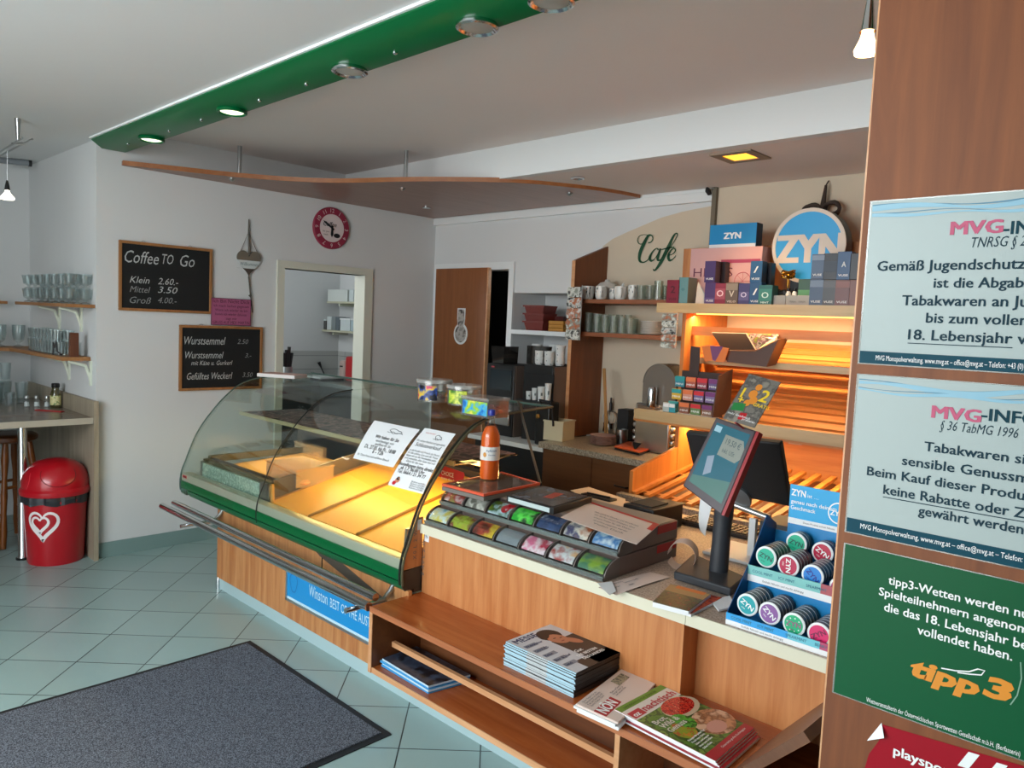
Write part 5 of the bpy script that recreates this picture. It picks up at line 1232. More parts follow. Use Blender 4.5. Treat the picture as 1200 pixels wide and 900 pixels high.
# cans
mRim = mat('can_rim', '#e6eaea', .35)
def can_stack(px, py, y, n, face, body, lab, txtm, ang, deco=None, word='white'):
    c = at(px, py, 1, y); rr = .0335; th = .0205
    for k in range(n):
        if k == 0:
            t = thing('round_can', lab, 'can', (c.x, y, c.z-rr), group='round cans in the blue display')
            M = basis((c.x, y+th, c.z), X_, Z_)     # normal = -Y
            MB().lathe([(0, 0), (rr-.001, 0), (rr, .002), (rr, th-.004)], n=28, M=M).build('can_body', body, t)
            MB().lathe([(rr, th-.004), (rr, th-.002), (rr-.003, th), (rr-.006, th), (0, th-.0002)], n=28, M=M).build('rim', mRim, t)
            b = MB().use(face)
            b.add([V((c.x+.0272*math.cos(i/28*6.283), y-.0006, c.z+.0272*math.sin(i/28*6.283))) for i in range(28)], [tuple(range(28))], None, True)
            U = X_*math.cos(ang)+Z_*math.sin(ang); W = -X_*math.sin(ang)+Z_*math.cos(ang); o = V((c.x, y-.0012, c.z))
            if deco:
                b.use(mRim)
                for i in range(9):
                    a = i*.7; q = o+X_*(.020*math.cos(a))+Z_*(.019*math.sin(a)); b.add([q+X_*.0025, q+Z_*.0025, q-X_*.0025, q-Z_*.0025], [(0, 1, 2, 3)], None, True)
            b.text('ZYN', o-U*.0215-W*.006, U, W, .021, 'L', .043, .05, 0, txtm)
            b.text('mini', o-U*.010-W*.017, U, W, .007, 'L', None, .02)
            b.build('lid_print', None, t)
        else:
            yy = y+k*(th+.0006)
            M = basis((c.x, yy+th, c.z), X_, Z_)
            o = MB().use(body).lathe([(0, 0), (rr-.001, 0), (rr, .002), (rr, th-.0018)], n=24, M=M).use(mRim).lathe([(rr, th-.0018), (rr-.0005, th-.0008), (rr-.004, th-.0006)], n=24, M=M).use(body).lathe([(rr-.004, th-.0007), (0, th-.0006)], n=24, M=M).build('round_can')
            tag(o, lab.replace('with', 'row,')+', one of those stacked behind the front can' if False else 'dark edge of a can standing behind the '+lab.split(' can')[0]+' one', 'can', 'cans behind the '+lab.split(' can')[0]+' one')
def fm(n, c): return mat('can_'+n, c, .3)
row1, row2 = y0+.012, y1+.008
can_stack(875.5, 709, row1, 5, fm('teal', '#1fa0a8'), fm('b1', '#22302e'), 'teal lidded can with white lettering at the left of the lower tier', mWhiteInk, R(-28))
can_stack(901.5, 719, row1, 5, fm('violet', '#8a5a9c'), fm('b2', '#3a2a30'), 'violet lidded can second from left in the lower tier', mWhiteInk, R(-40))
can_stack(930, 732, row1, 5, fm('emerald', '#1fae78'), fm('b3', '#2a3a2c'), 'speckled green lidded can third in the lower tier', mat('can_mauve_ink', '#8f5a7a', .4), R(0), True)
can_stack(959.5, 744, row1, 5, fm('pink', '#d82a68'), fm('b4', '#3a2428'), 'pink lidded can next to the partition in the lower tier', mat('can_maroon_ink', '#7a1f4a', .4), R(35))
can_stack(897.5, 653, row2, 5, fm('mint', '#22b092'), fm('b5', '#26483f'), 'mint green lidded can with dark lettering at the left of the upper tier', mat('can_dark_ink', '#1f5a50', .4), R(-15))
can_stack(923.5, 663, row2, 5, fm('crimson', '#b81f48'), fm('b6', '#5a1c22'), 'crimson lidded can second in the upper tier', mWhiteInk, R(-88))
can_stack(952, 675, row2, 5, fm('azure', '#1f7fd0'), fm('b7', '#1f3a4a'), 'azure blue lidded can third in the upper tier', mat('can_navy_ink', '#1f2f8a', .4), R(-42))
can_stack(985, 690, row2, 5, fm('pale', '#b84a7f'), fm('b8', '#3a2a30'), 'half hidden can at the right end of the upper tier', mWhiteInk, R(-20))
can_stack(933, 637, y2-.062, 2, fm('mint2', '#22b08a'), fm('b5', '#26483f'), 'raised mint can leaning at the back of the upper tier', mat('can_dark_ink'), R(-10))
can_stack(963.5, 648, y2-.062, 2, fm('crimson2', '#b81f42'), fm('b6', '#5a1c22'), 'raised crimson can at the back of the upper tier', mWhiteInk, R(-30))
# ------------------------------------------------------------------ magazines on the bench
Bz = BT
mgA = ['#c9d3d6', '#b9c8ce']
SX0, SX1, SY0, SY1 = -1.765, -1.45, 1.862, 2.098
n = 15; hh_ = .0056
rnd = random.Random(3)
mPgB = mat('pages_bluish', '#a9c9d6', .6, var=.12, scale=25); mPgD = mat('pages_grey', '#b9bfc0', .6, var=.2, scale=40); mCov = mat('cover_black', '#2b2624', .35)
for k in range(n):
    dx, dyy = rnd.uniform(-.004, .004), rnd.uniform(-.004, .004)
    z = Bz+.0005+hh_*k
    Q = [V((SX0+dx, SY1+dyy, 0)), V((SX0+dx, SY0+dyy, 0)), V((SX1+dx, SY0+dyy, 0)), V((SX1+dx, SY1+dyy, 0))]
    # the magazine's head points to -x : u runs along +y->..., map u: left edge
    Qm = [Q[1], Q[0], Q[3], Q[2]]   # TL, TR, BR, BL when read from the left end
    def cov(b, S):
        patch(b, S, mat('cover_pale', '#c3c9d0', .35), 0, 0, 1, 1)
        patch(b, S, mCov, .50, .34, 1, 1, .0002); patch(b, S, mCov, .26, .82, 1, 1, .0002)
        def el(m_, u, v, ru, rv, dz, rot=0., n_=20): b.use(m_).add([S(u+ru*math.cos(i/n_*6.283)*math.cos(rot)-rv*math.sin(i/n_*6.283)*math.sin(rot), v+(ru*math.cos(i/n_*6.283)*math.sin(rot)+rv*math.sin(i/n_*6.283)*math.cos(rot)))+Z_*dz for i in range(n_)], [tuple(range(n_))], None, True)
        el(mat('portrait_hair', '#2a1f1c', .5), .66, .20, .20, .15, .0005); el(mat('portrait_skin', '#b97a5c', .5), .66, .33, .155, .13, .0007, .5); el(mat('portrait_skin'), .80, .46, .13, .07, .0006, .9)
        el(mat('portrait_hair'), .58, .17, .14, .07, .0009, -.5)
        el(mat('portrait_hair'), .63, .30, .03, .008, .0010); el(mat('portrait_hair'), .73, .33, .03, .008, .0010); el(mat('portrait_lip', '#8f4a3e', .5), .67, .40, .035, .010, .0010)
        ptext(b, S, 'MESSE', .06, .14, .045, mat('cover_navy', '#26345c', .5), fit=.11, bold=.04)
        for i, s in enumerate(['Weinkultur', 'GENUSS', 'Reise', 'Bier & Hof', 'Land']):
            patch(b, S, mat('cover_grey', '#7f8894', .4), .05, .22+.14*i, .30, .29+.14*i, .0003)
            ptext(b, S, s, .06, .275+.14*i, .018, mat('cover_navy'), bold=.03, dz=.0006)
        ptext(b, S, 'Gut', .50, .70, .024, mWhiteInk, dz=.0008, bold=.02); ptext(b, S, 'DIE BESTEN', .42, .78, .020, mWhiteInk, dz=.0008, bold=.03); ptext(b, S, 'DES LANDES', .42, .86, .020, mWhiteInk, dz=.0008, bold=.03)
    top = k == n-1
    lab = 'portrait cover magazine on top of the tall pile on the bench' if top else 'magazine inside the tall pile on the bench, pages to the front'
    t = thing('magazine', lab, 'magazine', ((SX0+SX1)/2, (SY0+SY1)/2, z), group='tall magazine pile on the bench')
    b = MB(); x0, y0_ = SX0+dx, SY0+dyy; x1, y1_ = SX1+dx, SY1+dyy
    b.use(mPgB).box(x0, x0+(x1-x0)*.33, y0_, y1_, z, z+hh_*.88); b.use(mPgD).box(x0+(x1-x0)*.33, x0+(x1-x0)*.62, y0_, y1_, z, z+hh_*.88); b.use(mPgB).box(x0+(x1-x0)*.62, x1-.001, y0_, y1_, z, z+hh_*.88)
    b.build('pages', None, t)
    MB().box(x0, x1, y0_, y1_, z+hh_*.88, z+hh_).box(x1-.001, x1, y0_, y1_, z, z+hh_*.88).build('cover', mCov if not top else mCov, t)
    if top:
        zt_ = z+hh_+.0002; S = lambda u, v: V(((Qm[0]*(1-u)+Qm[1]*u)*(1-v)+(Qm[3]*(1-u)+Qm[2]*u)*v).to_tuple()[:2]+(zt_,))
        b = MB(); cov(b, S); b.build('cover_print', None, t)
# newspaper pile
def newsp(k):
    z = Bz+.0005+.007*k
    o = V((.006*math.sin(k*2.1), .005*math.cos(k*1.7), 0))
    Q = [onpl(*q, (0, 0, Bz+.03), Z_)+o for q in ((675, 824), (731, 781), (768, 800), (724, 846))]
    lab = 'pinkish newspaper with red title box on top of the newspapers' if k == 3 else 'folded newspaper under the top one, beside the magazines'
    t = thing('newspaper', lab, 'newspaper', sum(Q, V())/4*1.0, group='newspaper pile on the bench')
    MB().prism([V((q.x, q.y, z)) for q in Q], (0, 0, .0066)).build('pages', mat('newsprint', '#d6c3b8', .8) if k == 3 else mPaper, t)
    if k == 3:
        b = MB(); S = lambda u, v: V(((Q[0]*(1-u)+Q[1]*u)*(1-v)+(Q[3]*(1-u)+Q[2]*u)*v).to_tuple()[:2]+(z+.0070,))
        # reading direction runs with the left edge
        patch(b, S, mat('news_red', '#a8242c', .5), .0, .42, .36, .72)
        ptext(b, S, 'NÖN', .04, .68, .055, mWhiteInk, bold=.05, fit=.085, dz=.0005)
        patch(b, S, blotch('news_photo', ['#6f6a5c', '#a39a80', '#4f4a40'], 60, .7), .62, .10, .86, .36, .0002)
        for i in range(7): ptext(b, S, ['Neue Regeln für die', 'Gemeinden im Bezirk', 'Fest am Sonntag und', 'Sport, Kultur, Land', 'Mehr auf Seite 3', 'Bürger sagen ja', 'zum neuen Platz'][i], .06 if i < 4 else .42, .10+.07*i, .011, mGP, bold=.0)
        b.build('front_page', None, t)
for k in range(4): newsp(k)
# food magazines
def foodmag(k):
    z = Bz+.0005+.0062*k
    o = V((-.004*k+.004, .003*(2-k), 0))
    Qx = [(-1.275, 1.862), (-1.27, 2.105), (-.935, 2.085), (-.925, 1.842)]
    dz_ = {0: (.0, .0), 1: (.006, -.012), 2: (.0, .002)}.get(k, (0, 0))
    Q = [V((x+o.x+dz_[0], y+o.y+dz_[1], 0)) for x, y in Qx]
    top = k == 4
    t = thing('magazine', 'food magazine with red berries and green cover on top of the right pile' if top else 'magazine edge under the food magazine at the right of the bench', 'magazine', sum(Q, V())/4+Z_*z, group='food magazine pile on the bench')
    zz = z
    MB().prism([V((q.x, q.y, zz)) for q in Q], (0, 0, .0052)).build('pages', mPaper, t)
    MB().prism([V((q.x, q.y, zz+.0053)) for q in Q], (0, 0, .0006)).build('cover', mat('cover_red', '#b01f30', .3), t)
    if top:
        S = lambda u, v: V(((Q[0]*(1-u)+Q[1]*u)*(1-v)+(Q[3]*(1-u)+Q[2]*u)*v).to_tuple()[:2]+(zz+.0062,))
        b = MB()
        patch(b, S, blotch('garden_green', ['#3f6a24', '#55802f', '#2f5220', '#6f8f3c'], 30, .3), 0, .07, 1, .90)
        patch(b, S, mat('head_green', '#5f8f2a', .3), 0, 0, 1, .075, .0002); patch(b, S, mat('cover_white', '#d9d6ce', .3), 0, .075, 1, .24, .0002)
        ptext(b, S, 'SAISONGENUSS FÜR ZUHAUSE', .10, .055, .013, mat('dark_green_ink', '#20401a', .5), fit=.17, dz=.0006)
        patch(b, S, mat('title_red', '#b51f34', .3), .02, .12, .26, .22, .0004); ptext(b, S, 'oz', .06, .205, .030, mWhiteInk, bold=.05, dz=.0008)
        ptext(b, S, 'nachtisch', .28, .205, .044, mat('title_red'), bold=.04, fit=.165, dz=.0008)
        def disc(m_, u, v, ru, rv, dz, n_=20): b.use(m_).add([S(u+ru*math.cos(i/n_*6.283), v+rv*math.sin(i/n_*6.283))+Z_*dz for i in range(n_)], [tuple(range(n_))], None, True)
        disc(mat('plate_cream', '#c9b79a', .3), .72, .36, .33, .15, .0009); disc(blotch('berries', ['#b8201f', '#d63a2c', '#8a1418', '#e0604a'], 90, .25), .70, .34, .29, .125, .0012)
        disc(blotch('roast', ['#a8673c', '#c98f66', '#7d4a2a', '#d8b090'], 26, .3, 4), .74, .70, .32, .19, .0009); disc(mat('ham_pink', '#c99282', .3), .66, .76, .17, .08, .0012)
        disc(blotch('herbs', ['#3f8a2a', '#58a83a', '#2a5f1c'], 70, .4), .45, .52, .13, .12, .0014); disc(blotch('veg', ['#c87a2a', '#8a9a2a', '#a85a2a'], 60, .4), .26, .60, .16, .12, .0010)
        for i, s in enumerate(['Brot,', 'Wild &', 'Genuss']): ptext(b, S, s, .10, .40+.075*i, .030, mat('cover_white'), bold=.03, dz=.0018)
        for i in range(5): ptext(b, S, ['Rezepte für jeden Tag', 'Frisch vom Markt', 'Salate und Suppen', 'Ideen zum Grillen', 'Süßes Finale'][i], .10, .72+.035*i, .010, mWhiteInk, dz=.0018, bold=.02)
        patch(b, S, mat('foot_red', '#a8182c', .3), 0, .90, 1, 1.0, .0004)
        ptext(b, S, 'Österreichs großes Kochmagazin', .30, .955, .011, mWhiteInk, dz=.0008)
        b.build('cover_print', None, t)
for k in range(5): foodmag(k)
# blue newspapers on the lower shelf
Lz = BB+.0225
for k in range(4):
    z = Lz+.0085*k; d = .004*math.sin(k*2.3)
    Q = [V((-2.47+d, 1.868+d, 0)), V((-2.47+d, 2.05+d, 0)), V((-2.125+d, 2.05-d, 0)), V((-2.16+d, 1.862-d, 0))]
    t = thing('newspaper', 'navy covered newspaper topmost on the lower bench shelf' if k == 3 else 'bright blue folded paper in the pile on the lower bench shelf', 'newspaper', sum(Q, V())/4+Z_*z, group='blue newspapers on the lower bench shelf')
    MB().prism([V((q.x, q.y, z)) for q in Q], (0, 0, .0075)).build('pages', [mat('blue_pages', '#2f93d0', .5), mat('white_pages', '#bcd4e2', .6), mat('blue_pages'), mat('white_pages')][k], t)
    MB().prism([V((q.x, q.y, z+.0076)) for q in Q], (0, 0, .0006)).build('cover', blotch('navy_cover', ['#1f2430', '#2c3648', '#39485c', '#141820'], 20, .3, 3) if k == 3 else mat('blue_cover', '#5fa8d4', .5), t)
# ------------------------------------------------------------------ floor mat
mm_ = bpy.data.materials.new('mat_pile'); mm_.use_nodes = True; nt = mm_.node_tree; bb = nt.nodes['Principled BSDF']; bb.inputs['Roughness'].default_value = .95
tc = nt.nodes.new('ShaderNodeTexCoord'); no = nt.nodes.new('ShaderNodeTexNoise'); no.inputs['Scale'].default_value = 260; no.inputs['Detail'].default_value = 3
cr = nt.nodes.new('ShaderNodeValToRGB'); cr.color_ramp.elements[0].position = .40; cr.color_ramp.elements[1].position = .66; cr.color_ramp.elements[0].color = rgb('#2b2f38'); cr.color_ramp.elements[1].color = rgb('#7d8490')
nt.links.new(tc.outputs['Object'], no.inputs['Vector']); nt.links.new(no.outputs['Fac'], cr.inputs['Fac']); nt.links.new(cr.outputs['Color'], bb.inputs['Base Color'])
bp = nt.nodes.new('ShaderNodeBump'); bp.inputs['Strength'].default_value = .6; bp.inputs['Distance'].default_value = .004
nt.links.new(no.outputs['Fac'], bp.inputs['Height']); nt.links.new(bp.outputs['Normal'], bb.inputs['Normal'])
t = thing('door_mat', 'large dark grey entrance mat with black rubber border on the tiles', 'mat', (-2.9, .6, 0))
MX0, MX1, MY0, MY1 = -3.483, -2.315, -.9, 1.812
MB().box(MX0, MX1, MY0, MY1, .0005, .005).build('rubber_border', mat('rubber', '#1b1e21', .6), t)
MB().box(MX0+.03, MX1-.03, MY0+.03, MY1-.03, .005, .010).build('pile', mm_, t)
# ------------------------------------------------------------------ candy tubs on the case roof
def ztop(y): 
    for i in range(len(pf)-1):
        if pf[i].y <= y <= pf[i+1].y and pf[i].z > 1.15: return pf[i].z+(pf[i+1].z-pf[i].z)*(y-pf[i].y)/(pf[i+1].y-pf[i].y)
    return 1.24
mTubC = glass('tub_clear', '#eef0ee', .2, .05, .10, '#e2e4e0')
def sweets(cols, n, x0, x1, y0, y1, z, name, parent, seed):
    rnd = random.Random(seed)
    b = MB()
    for k in range(n):
        b.use(mat('sweet_'+cols[k % len(cols)][1:], cols[k % len(cols)], .4))
        c = (rnd.uniform(x0, x1), rnd.uniform(y0, y1), z+rnd.uniform(0, .035))
        b.lathe([(0, -.008), (.011, -.004), (.013, .004), (0, .009)], c, 7)
    o = b.build(name, None, parent); o['kind'] = 'stuff'
def round_tub(px, y, r_, h, lab, cols, lblc, seed):
    c = at(px, 480, 1, y); z = ztop(c.y)+.004
    t = thing('candy_tub', lab, 'candy tub', (c.x, c.y, z), group='candy tubs on the case roof')
    MB().lathe([(0, 0), (r_*.92, 0), (r_*.94, .004), (r_, h), (r_-.003, h), (r_*.94-.003, .006), (0, .005)], n=32).build('tub', mTubC, t, local=True)
    MB().lathe([(r_+.004, h-.012), (r_+.005, h), (r_+.001, h+.006), (0, h+.006)], n=32).build('lid', glass('lid_milky', '#f0f0ee', .2, .1, .35, '#e8e8e4'), t, local=True)
    a0 = math.atan2(-c.y, -c.x)-.45
    b = MB().use(blotch('tublabel_%d' % seed, lblc, 20, .4, 3))
    b.grid(lambda u, v: V(((r_+.0005)*math.cos(a0-.62+1.24*u), (r_+.0005)*math.sin(a0-.62+1.24*u), h*.12+h*.66*v)), 12, 1)
    b.build('label', None, t, local=True)
    sweets(cols, 46, c.x-r_*.6, c.x+r_*.6, c.y-r_*.6, c.y+r_*.6, z+.016, 'sweets', t, seed)
round_tub(508, 2.60, .092, .112, 'left round candy tub with dark label and mixed sweets on the case roof', ['#b5552a', '#3f7a4a', '#b03a3a', '#c9a03a'], ['#16182a', '#d83a6a', '#e0c23a', '#2f4f9a', '#101018'], 1)
round_tub(543, 2.625, .086, .098, 'middle round candy tub with lime green label on the case roof', ['#c9b83a', '#b5654a', '#7a9a3a'], ['#b8d82a', '#6fae2a', '#e0e85a', '#4f8a2a'], 2)
c = at(544, 489, 2, 1.242)
t = thing('candy_tub', 'square candy tub with blue label and pink sweets on the case roof', 'candy tub', (c.x, c.y, ztop(c.y)), group='candy tubs on the case roof')
y0 = 2.40; z0 = ztop(2.53)+.002; hh2 = .080
x0, x1 = at(540.5, 486, 1, y0).x, at(571.5, 491, 1, y0).x
y1 = min(at(605, 483, 0, x1).y, 2.535)
b = MB(); tt = .003
b.box(x0, x1, y0, y1, z0, z0+tt).box(x0, x1, y0, y0+tt, z0, z0+hh2).box(x0, x1, y1-tt, y1, z0, z0+hh2).box(x0, x0+tt, y0, y1, z0, z0+hh2).box(x1-tt, x1, y0, y1, z0, z0+hh2)
b.build('tub', mTubC, t)
MB().box(x0-.004, x1+.004, y0-.004, y1+.004, z0+hh2, z0+hh2+.010).build('lid', glass('lid_milky2', '#f0f0ee', .2, .1, .25, '#ececea'), t)
MB().box(x0+.008, x1-.006, y0-.001, y0, z0+.010, z0+hh2-.008).build('label', blotch('tublabel_sq', ['#2a8ad0', '#e8e05a', '#8fc83a', '#3fa8e0', '#1f6ab8'], 18, .4, 3), t)
sweets(['#c83a6a', '#b52a50', '#d86a8a'], 44, x0+.02, x1-.02, y0+.02, y1-.02, z0+.014, 'sweets', t, 5)
# ------------------------------------------------------------------ cafe lettering on the wall
t = thing('wall_lettering', 'dark green cursive word painted on the beige wall', 'lettering', at(770, 300, 1, YB-.012))
mCaf = mat('cafe_green', '#0f4a2c', .6)
def zq(x, y): return at(740+x/4, 220+y/4, 1, YB-.0125)
b = MB()
def stroke(P, W_):
    Q = smooth([zq(*p) for p in P], 6); n = len(Q)
    ww = [W_[min(int(i/(n-1)*(len(W_)-1)), len(W_)-2)]*(1-(i/(n-1)*(len(W_)-1)) % 1)+W_[min(int(i/(n-1)*(len(W_)-1))+1, len(W_)-1)]*((i/(n-1)*(len(W_)-1)) % 1) for i in range(n)]
    b.ribbon(Q, [x*.0082 for x in ww], (0, -1, 0), mCaf)
stroke([(78, 258), (92, 254), (100, 238), (94, 224), (78, 226), (58, 262), (40, 305), (37, 338), (52, 350), (72, 342), (92, 318)], [1.2, .8, .8, 1, 2.2, 3.4, 3.4, 2.4, 1.2, .8, .6])
stroke([(66, 240), (50, 262), (36, 262), (28, 246), (36, 228), (56, 220), (76, 222)], [.7, .7, .9, .9, .7, .6, .6])
stroke([(126, 292), (118, 284), (100, 298), (86, 326), (92, 342), (108, 334), (130, 300), (136, 286), (124, 322), (124, 338), (134, 338), (152, 318)], [1.5, .8, 1, 2.6, 2, .8, .7, 1.5, 2.8, 2.2, .8, .6])
stroke([(152, 318), (178, 286), (204, 244), (216, 220), (208, 214), (194, 232), (168, 288), (140, 344), (118, 378), (106, 388), (102, 380)], [.6, .6, .7, .8, 1, 2, 3.4, 3.2, 2, 1.2, 1])
stroke([(140, 290), (170, 283), (200, 278)], [.7, 1.4, .7])
stroke([(172, 318), (194, 310), (206, 294), (198, 284), (182, 298), (172, 322), (178, 340), (192, 336), (208, 318)], [.7, .8, 1.2, 1, 1.6, 2.6, 2, 1, .6])
b.build('letters', None, t)
# ------------------------------------------------------------------ fin, glass shelves and crockery
FXx = -3.395
fin = thing('wood_fin', 'tall brown wooden side panel with slanted top, left of the mugs', 'panel', (FXx+.014, 4.27, .88))
zft, zfb = 2.104, 2.235
MB().prism([V((FXx, 4.09, .88)), V((FXx, YB-.007, .88)), V((FXx, YB-.007, zfb)), V((FXx, 4.09, zft))], (.028, 0, 0)).build('panel', mFinW, fin)
MB().prism([V((FXx, 4.085, .88)), V((FXx, 4.09, .88)), V((FXx, 4.09, zft)), V((FXx, 4.085, zft-.002))], (.028, 0, 0)).build('edge_band', mEdge, fin)
shy = 4.12
zu, zl = at(735, 351, 1, shy).z, at(735, 391.5, 1, shy).z
mSh = wood('mug_shelf', '#7d4a2e', '#945a3a', 'x', rough=.45)
SXR = -2.63
for z, lab in ((zu, 'upper brown wall shelf carrying mugs and glasses'), (zl, 'lower brown wall shelf carrying tall glasses and plates')):
    tag(MB().box(FXx+.028, SXR, shy, YB-.007, z-.028, z).build('wall_shelf', mSh, bev=.002), lab, 'shelf')
mCer = mat('ceramic', '#d4d4ce', .3)
def mug(px, lab, r_=.040, h=.092, y=4.19, hd=1, spots=True, cup=False):
    c = at(px, 352, 1, y)
    t = thing('mug', lab, 'mug', (c.x, y, zu), group='mugs on the upper wall shelf')
    MB().lathe([(0, 0), (r_*.75, 0), (r_*.95, .02), (r_, h*.5), (r_, h), (r_-.004, h), (r_-.005, .02), (0, .01)], n=24).build('cup', mCer, t, local=True)
    if hd: MB().tube([V((r_*.95, 0, h*.82)), V((r_+.022, 0, h*.78)), V((r_+.026, 0, h*.5)), V((r_+.014, 0, h*.25)), V((r_*.92, 0, h*.2))], .005, 8, M=Matrix.Rotation(-.9, 4, 'Z')).build('handle', mCer, t, local=True)
    if spots:
        b = MB().use(mat('mug_print', '#5f6a6c', .5)); rnd = random.Random(int(px))
        for k in range(5):
            a, z = rnd.uniform(-2.4, -.6), rnd.uniform(.03, h-.02)
            b.grid(lambda u, v: V(((r_+.0006)*math.cos(a+u*.22), (r_+.0006)*math.sin(a+u*.22), z+.014*v)), 2, 1)
        b.build('printed_motif', None, t, local=True)
mug(689, 'leftmost white mug on the upper wall shelf, by the slanted panel'); mug(704, 'white mug second from left on the upper wall shelf'); mug(719, 'small white mug behind the third place of the upper shelf', .036, .08, 4.27)
mug(727, 'plain pale mug in the middle of the upper wall shelf', .042, .088, 4.17, spots=False); mug(741.5, 'tall narrow white mug right of the middle of the upper shelf', .034, .098)
c = at(711, 345, 1, 4.34)
t = thing('teapot', 'round white teapot behind the mugs on the upper wall shelf', 'teapot', (c.x, 4.34, zu))
MB().lathe([(0, 0), (.05, 0), (.085, .05), (.085, .09), (.05, .125), (.02, .132), (.016, .146), (0, .15)], n=24).build('body', mCer, t, local=True)
MB().tube([V((.08, 0, .07)), V((.12, 0, .09)), V((.14, 0, .12))], [.014, .010, .007], 8).build('spout', mCer, t, local=True)
mG2 = glass('shelf_glassware', '#eaeee8', .07, .03, .10, '#d8dcd6')
def bg(px, y, r0, r1, h, z, lab, cat_='glass', grp=None, name='glass_tumbler'):
    c = at(px, 352, 1, y); o = tumbler_mb(r0, r1, h, 14).build(name, mG2, local=True); o.location = (c.x, y, z); tag(o, lab, cat_, grp)
for i, px in enumerate((752, 757, 762)): bg(px, 4.17+.07*(i % 2), .026, .036, .095, zu, 'slanted clear tumbler right of the mugs on the upper shelf', grp='tumblers on the upper wall shelf')
bg(771, 4.19, .030, .030, .125, zu, 'tall straight clear jar near the right end of the upper shelf', name='glass_jar')
bg(779, 4.25, .018, .018, .10, zu, 'narrow clear tube glass at the right end of the upper shelf', name='glass_tube')
for i in range(12): bg(691+4.9*i, 4.18+.085*(i % 2), .024, .027, .135-.003*i, zl, 'tall clear water glass in the row on the lower wall shelf', grp='tall glasses on the lower wall shelf', name='water_glass')
for i in range(5): bg(697+10*i, 4.36, .024, .027, .13, zl, 'water glass of the back row on the lower wall shelf', grp='back row glasses on the lower wall shelf', name='water_glass')
c = at(763.5, 390, 1, 4.22)
plate = MB().lathe([(0, 0), (.045, 0), (.074, .011), (.074, .0135), (.044, .004), (0, .004)], n=32).build('saucer', mCer, local=True)
for k in range(9):
    o = plate if k == 0 else plate.copy()
    if k: COL.objects.link(o)
    o.location = (c.x, 4.22, zl+.0095*k); tag(o, 'topmost white saucer of the stack on the lower wall shelf' if k == 8 else 'white saucer inside the stack on the lower wall shelf', 'saucer', 'stacked saucers on the lower wall shelf')
def strip(px0, px1, py0, py1, y, lab, cols, seed):
    a, c = at(px0, py0, 1, y), at(px1, py1, 1, y)
    t = thing('sachet_strip', lab, 'strip', ((a.x+c.x)/2, y, c.z))
    n = 5; h = (a.z-c.z)/n
    for k in range(n):
        z = c.z+h*k
        f = MB(); f.prism([V((a.x, y, z+.002)), V((c.x, y, z+.002)), V((c.x, y-.012, z+h*.5)), V((c.x, y, z+h-.002)), V((a.x, y, z+h-.002)), V((a.x, y-.012, z+h*.5))], (0, .006, 0))
        f.build('sachet', blotch('sachet_%d' % ((k+seed) % 4), [cols[(k+j) % len(cols)] for j in range(4)], 26, .15, 3), t)
    MB().box(c.x, c.x+.004, y-.004, y+.004, c.z, a.z+.01).build('strip_edge', mAlu, t)
strip(666, 679, 336, 399, 4.06, 'hanging strip of clear sachets at the front edge of the wooden panel', ['#c9cdc8', '#3a3a3a', '#d8dcd4', '#8a8f86', '#b06a4a'], 0)
strip(777, 791, 367, 409, 3.90, 'hanging strip of silvery sachets at the left of the lit bread shelf', ['#c9c4bc', '#8a4a3a', '#d0d4d4', '#3f3a38', '#9a8f86'], 1)
# ------------------------------------------------------------------ recess shelf above the coffee machine
rz = at(640, 388, 1, YB-.02).z
tag(MB().box(RX0+.002, RX1-.018, YB-.03, YB+.37, rz-.035, rz).build('recess_shelf', mWhite, bev=.003), 'white shelf board in the wall recess above the coffee machines', 'shelf')
mTer = mat('terracotta', '#6f241b', .5)
def pot(px, lab, k, w_=.105, h=.075, m_=mTer, y=YB+.10):
    c = at(px, 380, 1, y)
    t = thing('plastic_basket', lab, 'basket', (c.x, y, rz+.064*k), group='red-brown baskets in the recess')
    z = rz+.062*k
    P = lambda w2, z_: [V((c.x-w2, y-w2*.8, z_)), V((c.x+w2, y-w2*.8, z_)), V((c.x+w2, y+w2*.8, z_)), V((c.x-w2, y+w2*.8, z_))]
    b = MB(); lo, hi = P(w_*.82, z+.0005), P(w_, z+h); li, hi2 = P(w_*.80, z+.006), P(w_*.97, z+h)
    vs = lo+hi+hi2+li
    b.add(vs, [(3, 2, 1, 0)]+[(i, (i+1) % 4, (i+1) % 4+4, i+4) for i in range(4)]+[(i+4, (i+1) % 4+4, (i+1) % 4+8, i+8) for i in range(4)]+[(i+8, (i+1) % 4+8, (i+1) % 4+12, i+12) for i in range(4)]+[(12, 13, 14, 15)], None, True)
    b.build('tub', m_, t)
    MB().box(c.x-w_-.008, c.x+w_+.008, y-w_*.8-.008, y-w_*.8, z+h-.014, z+h).build('rim', m_, t)
for k in range(3): pot(633, ['lowest red-brown basket of the stack in the recess', 'middle red-brown basket of the stack in the recess', 'topmost red-brown basket of the stack in the recess'][k], k)
pot(657, 'darker low red-brown basket right of the stack in the recess', 0, .07, .12, mat('terracotta_dark', '#4f1914', .5), YB+.22)
for k in range(3):
    c = at(655, 384, 1, YB+.03)
    tag(MB().box(c.x-.075, c.x+.075, YB-.01, YB+.10, rz+.0005+.0275*k, rz+.027+.0275*k).build('yellow_packet', mat('packet_yellow', '#b07a2a', .5), bev=.004), ['lowest mustard yellow packet', 'middle mustard yellow packet', 'topmost mustard yellow packet'][k]+' of the pile in the recess', 'packet', 'yellow packets in the recess')
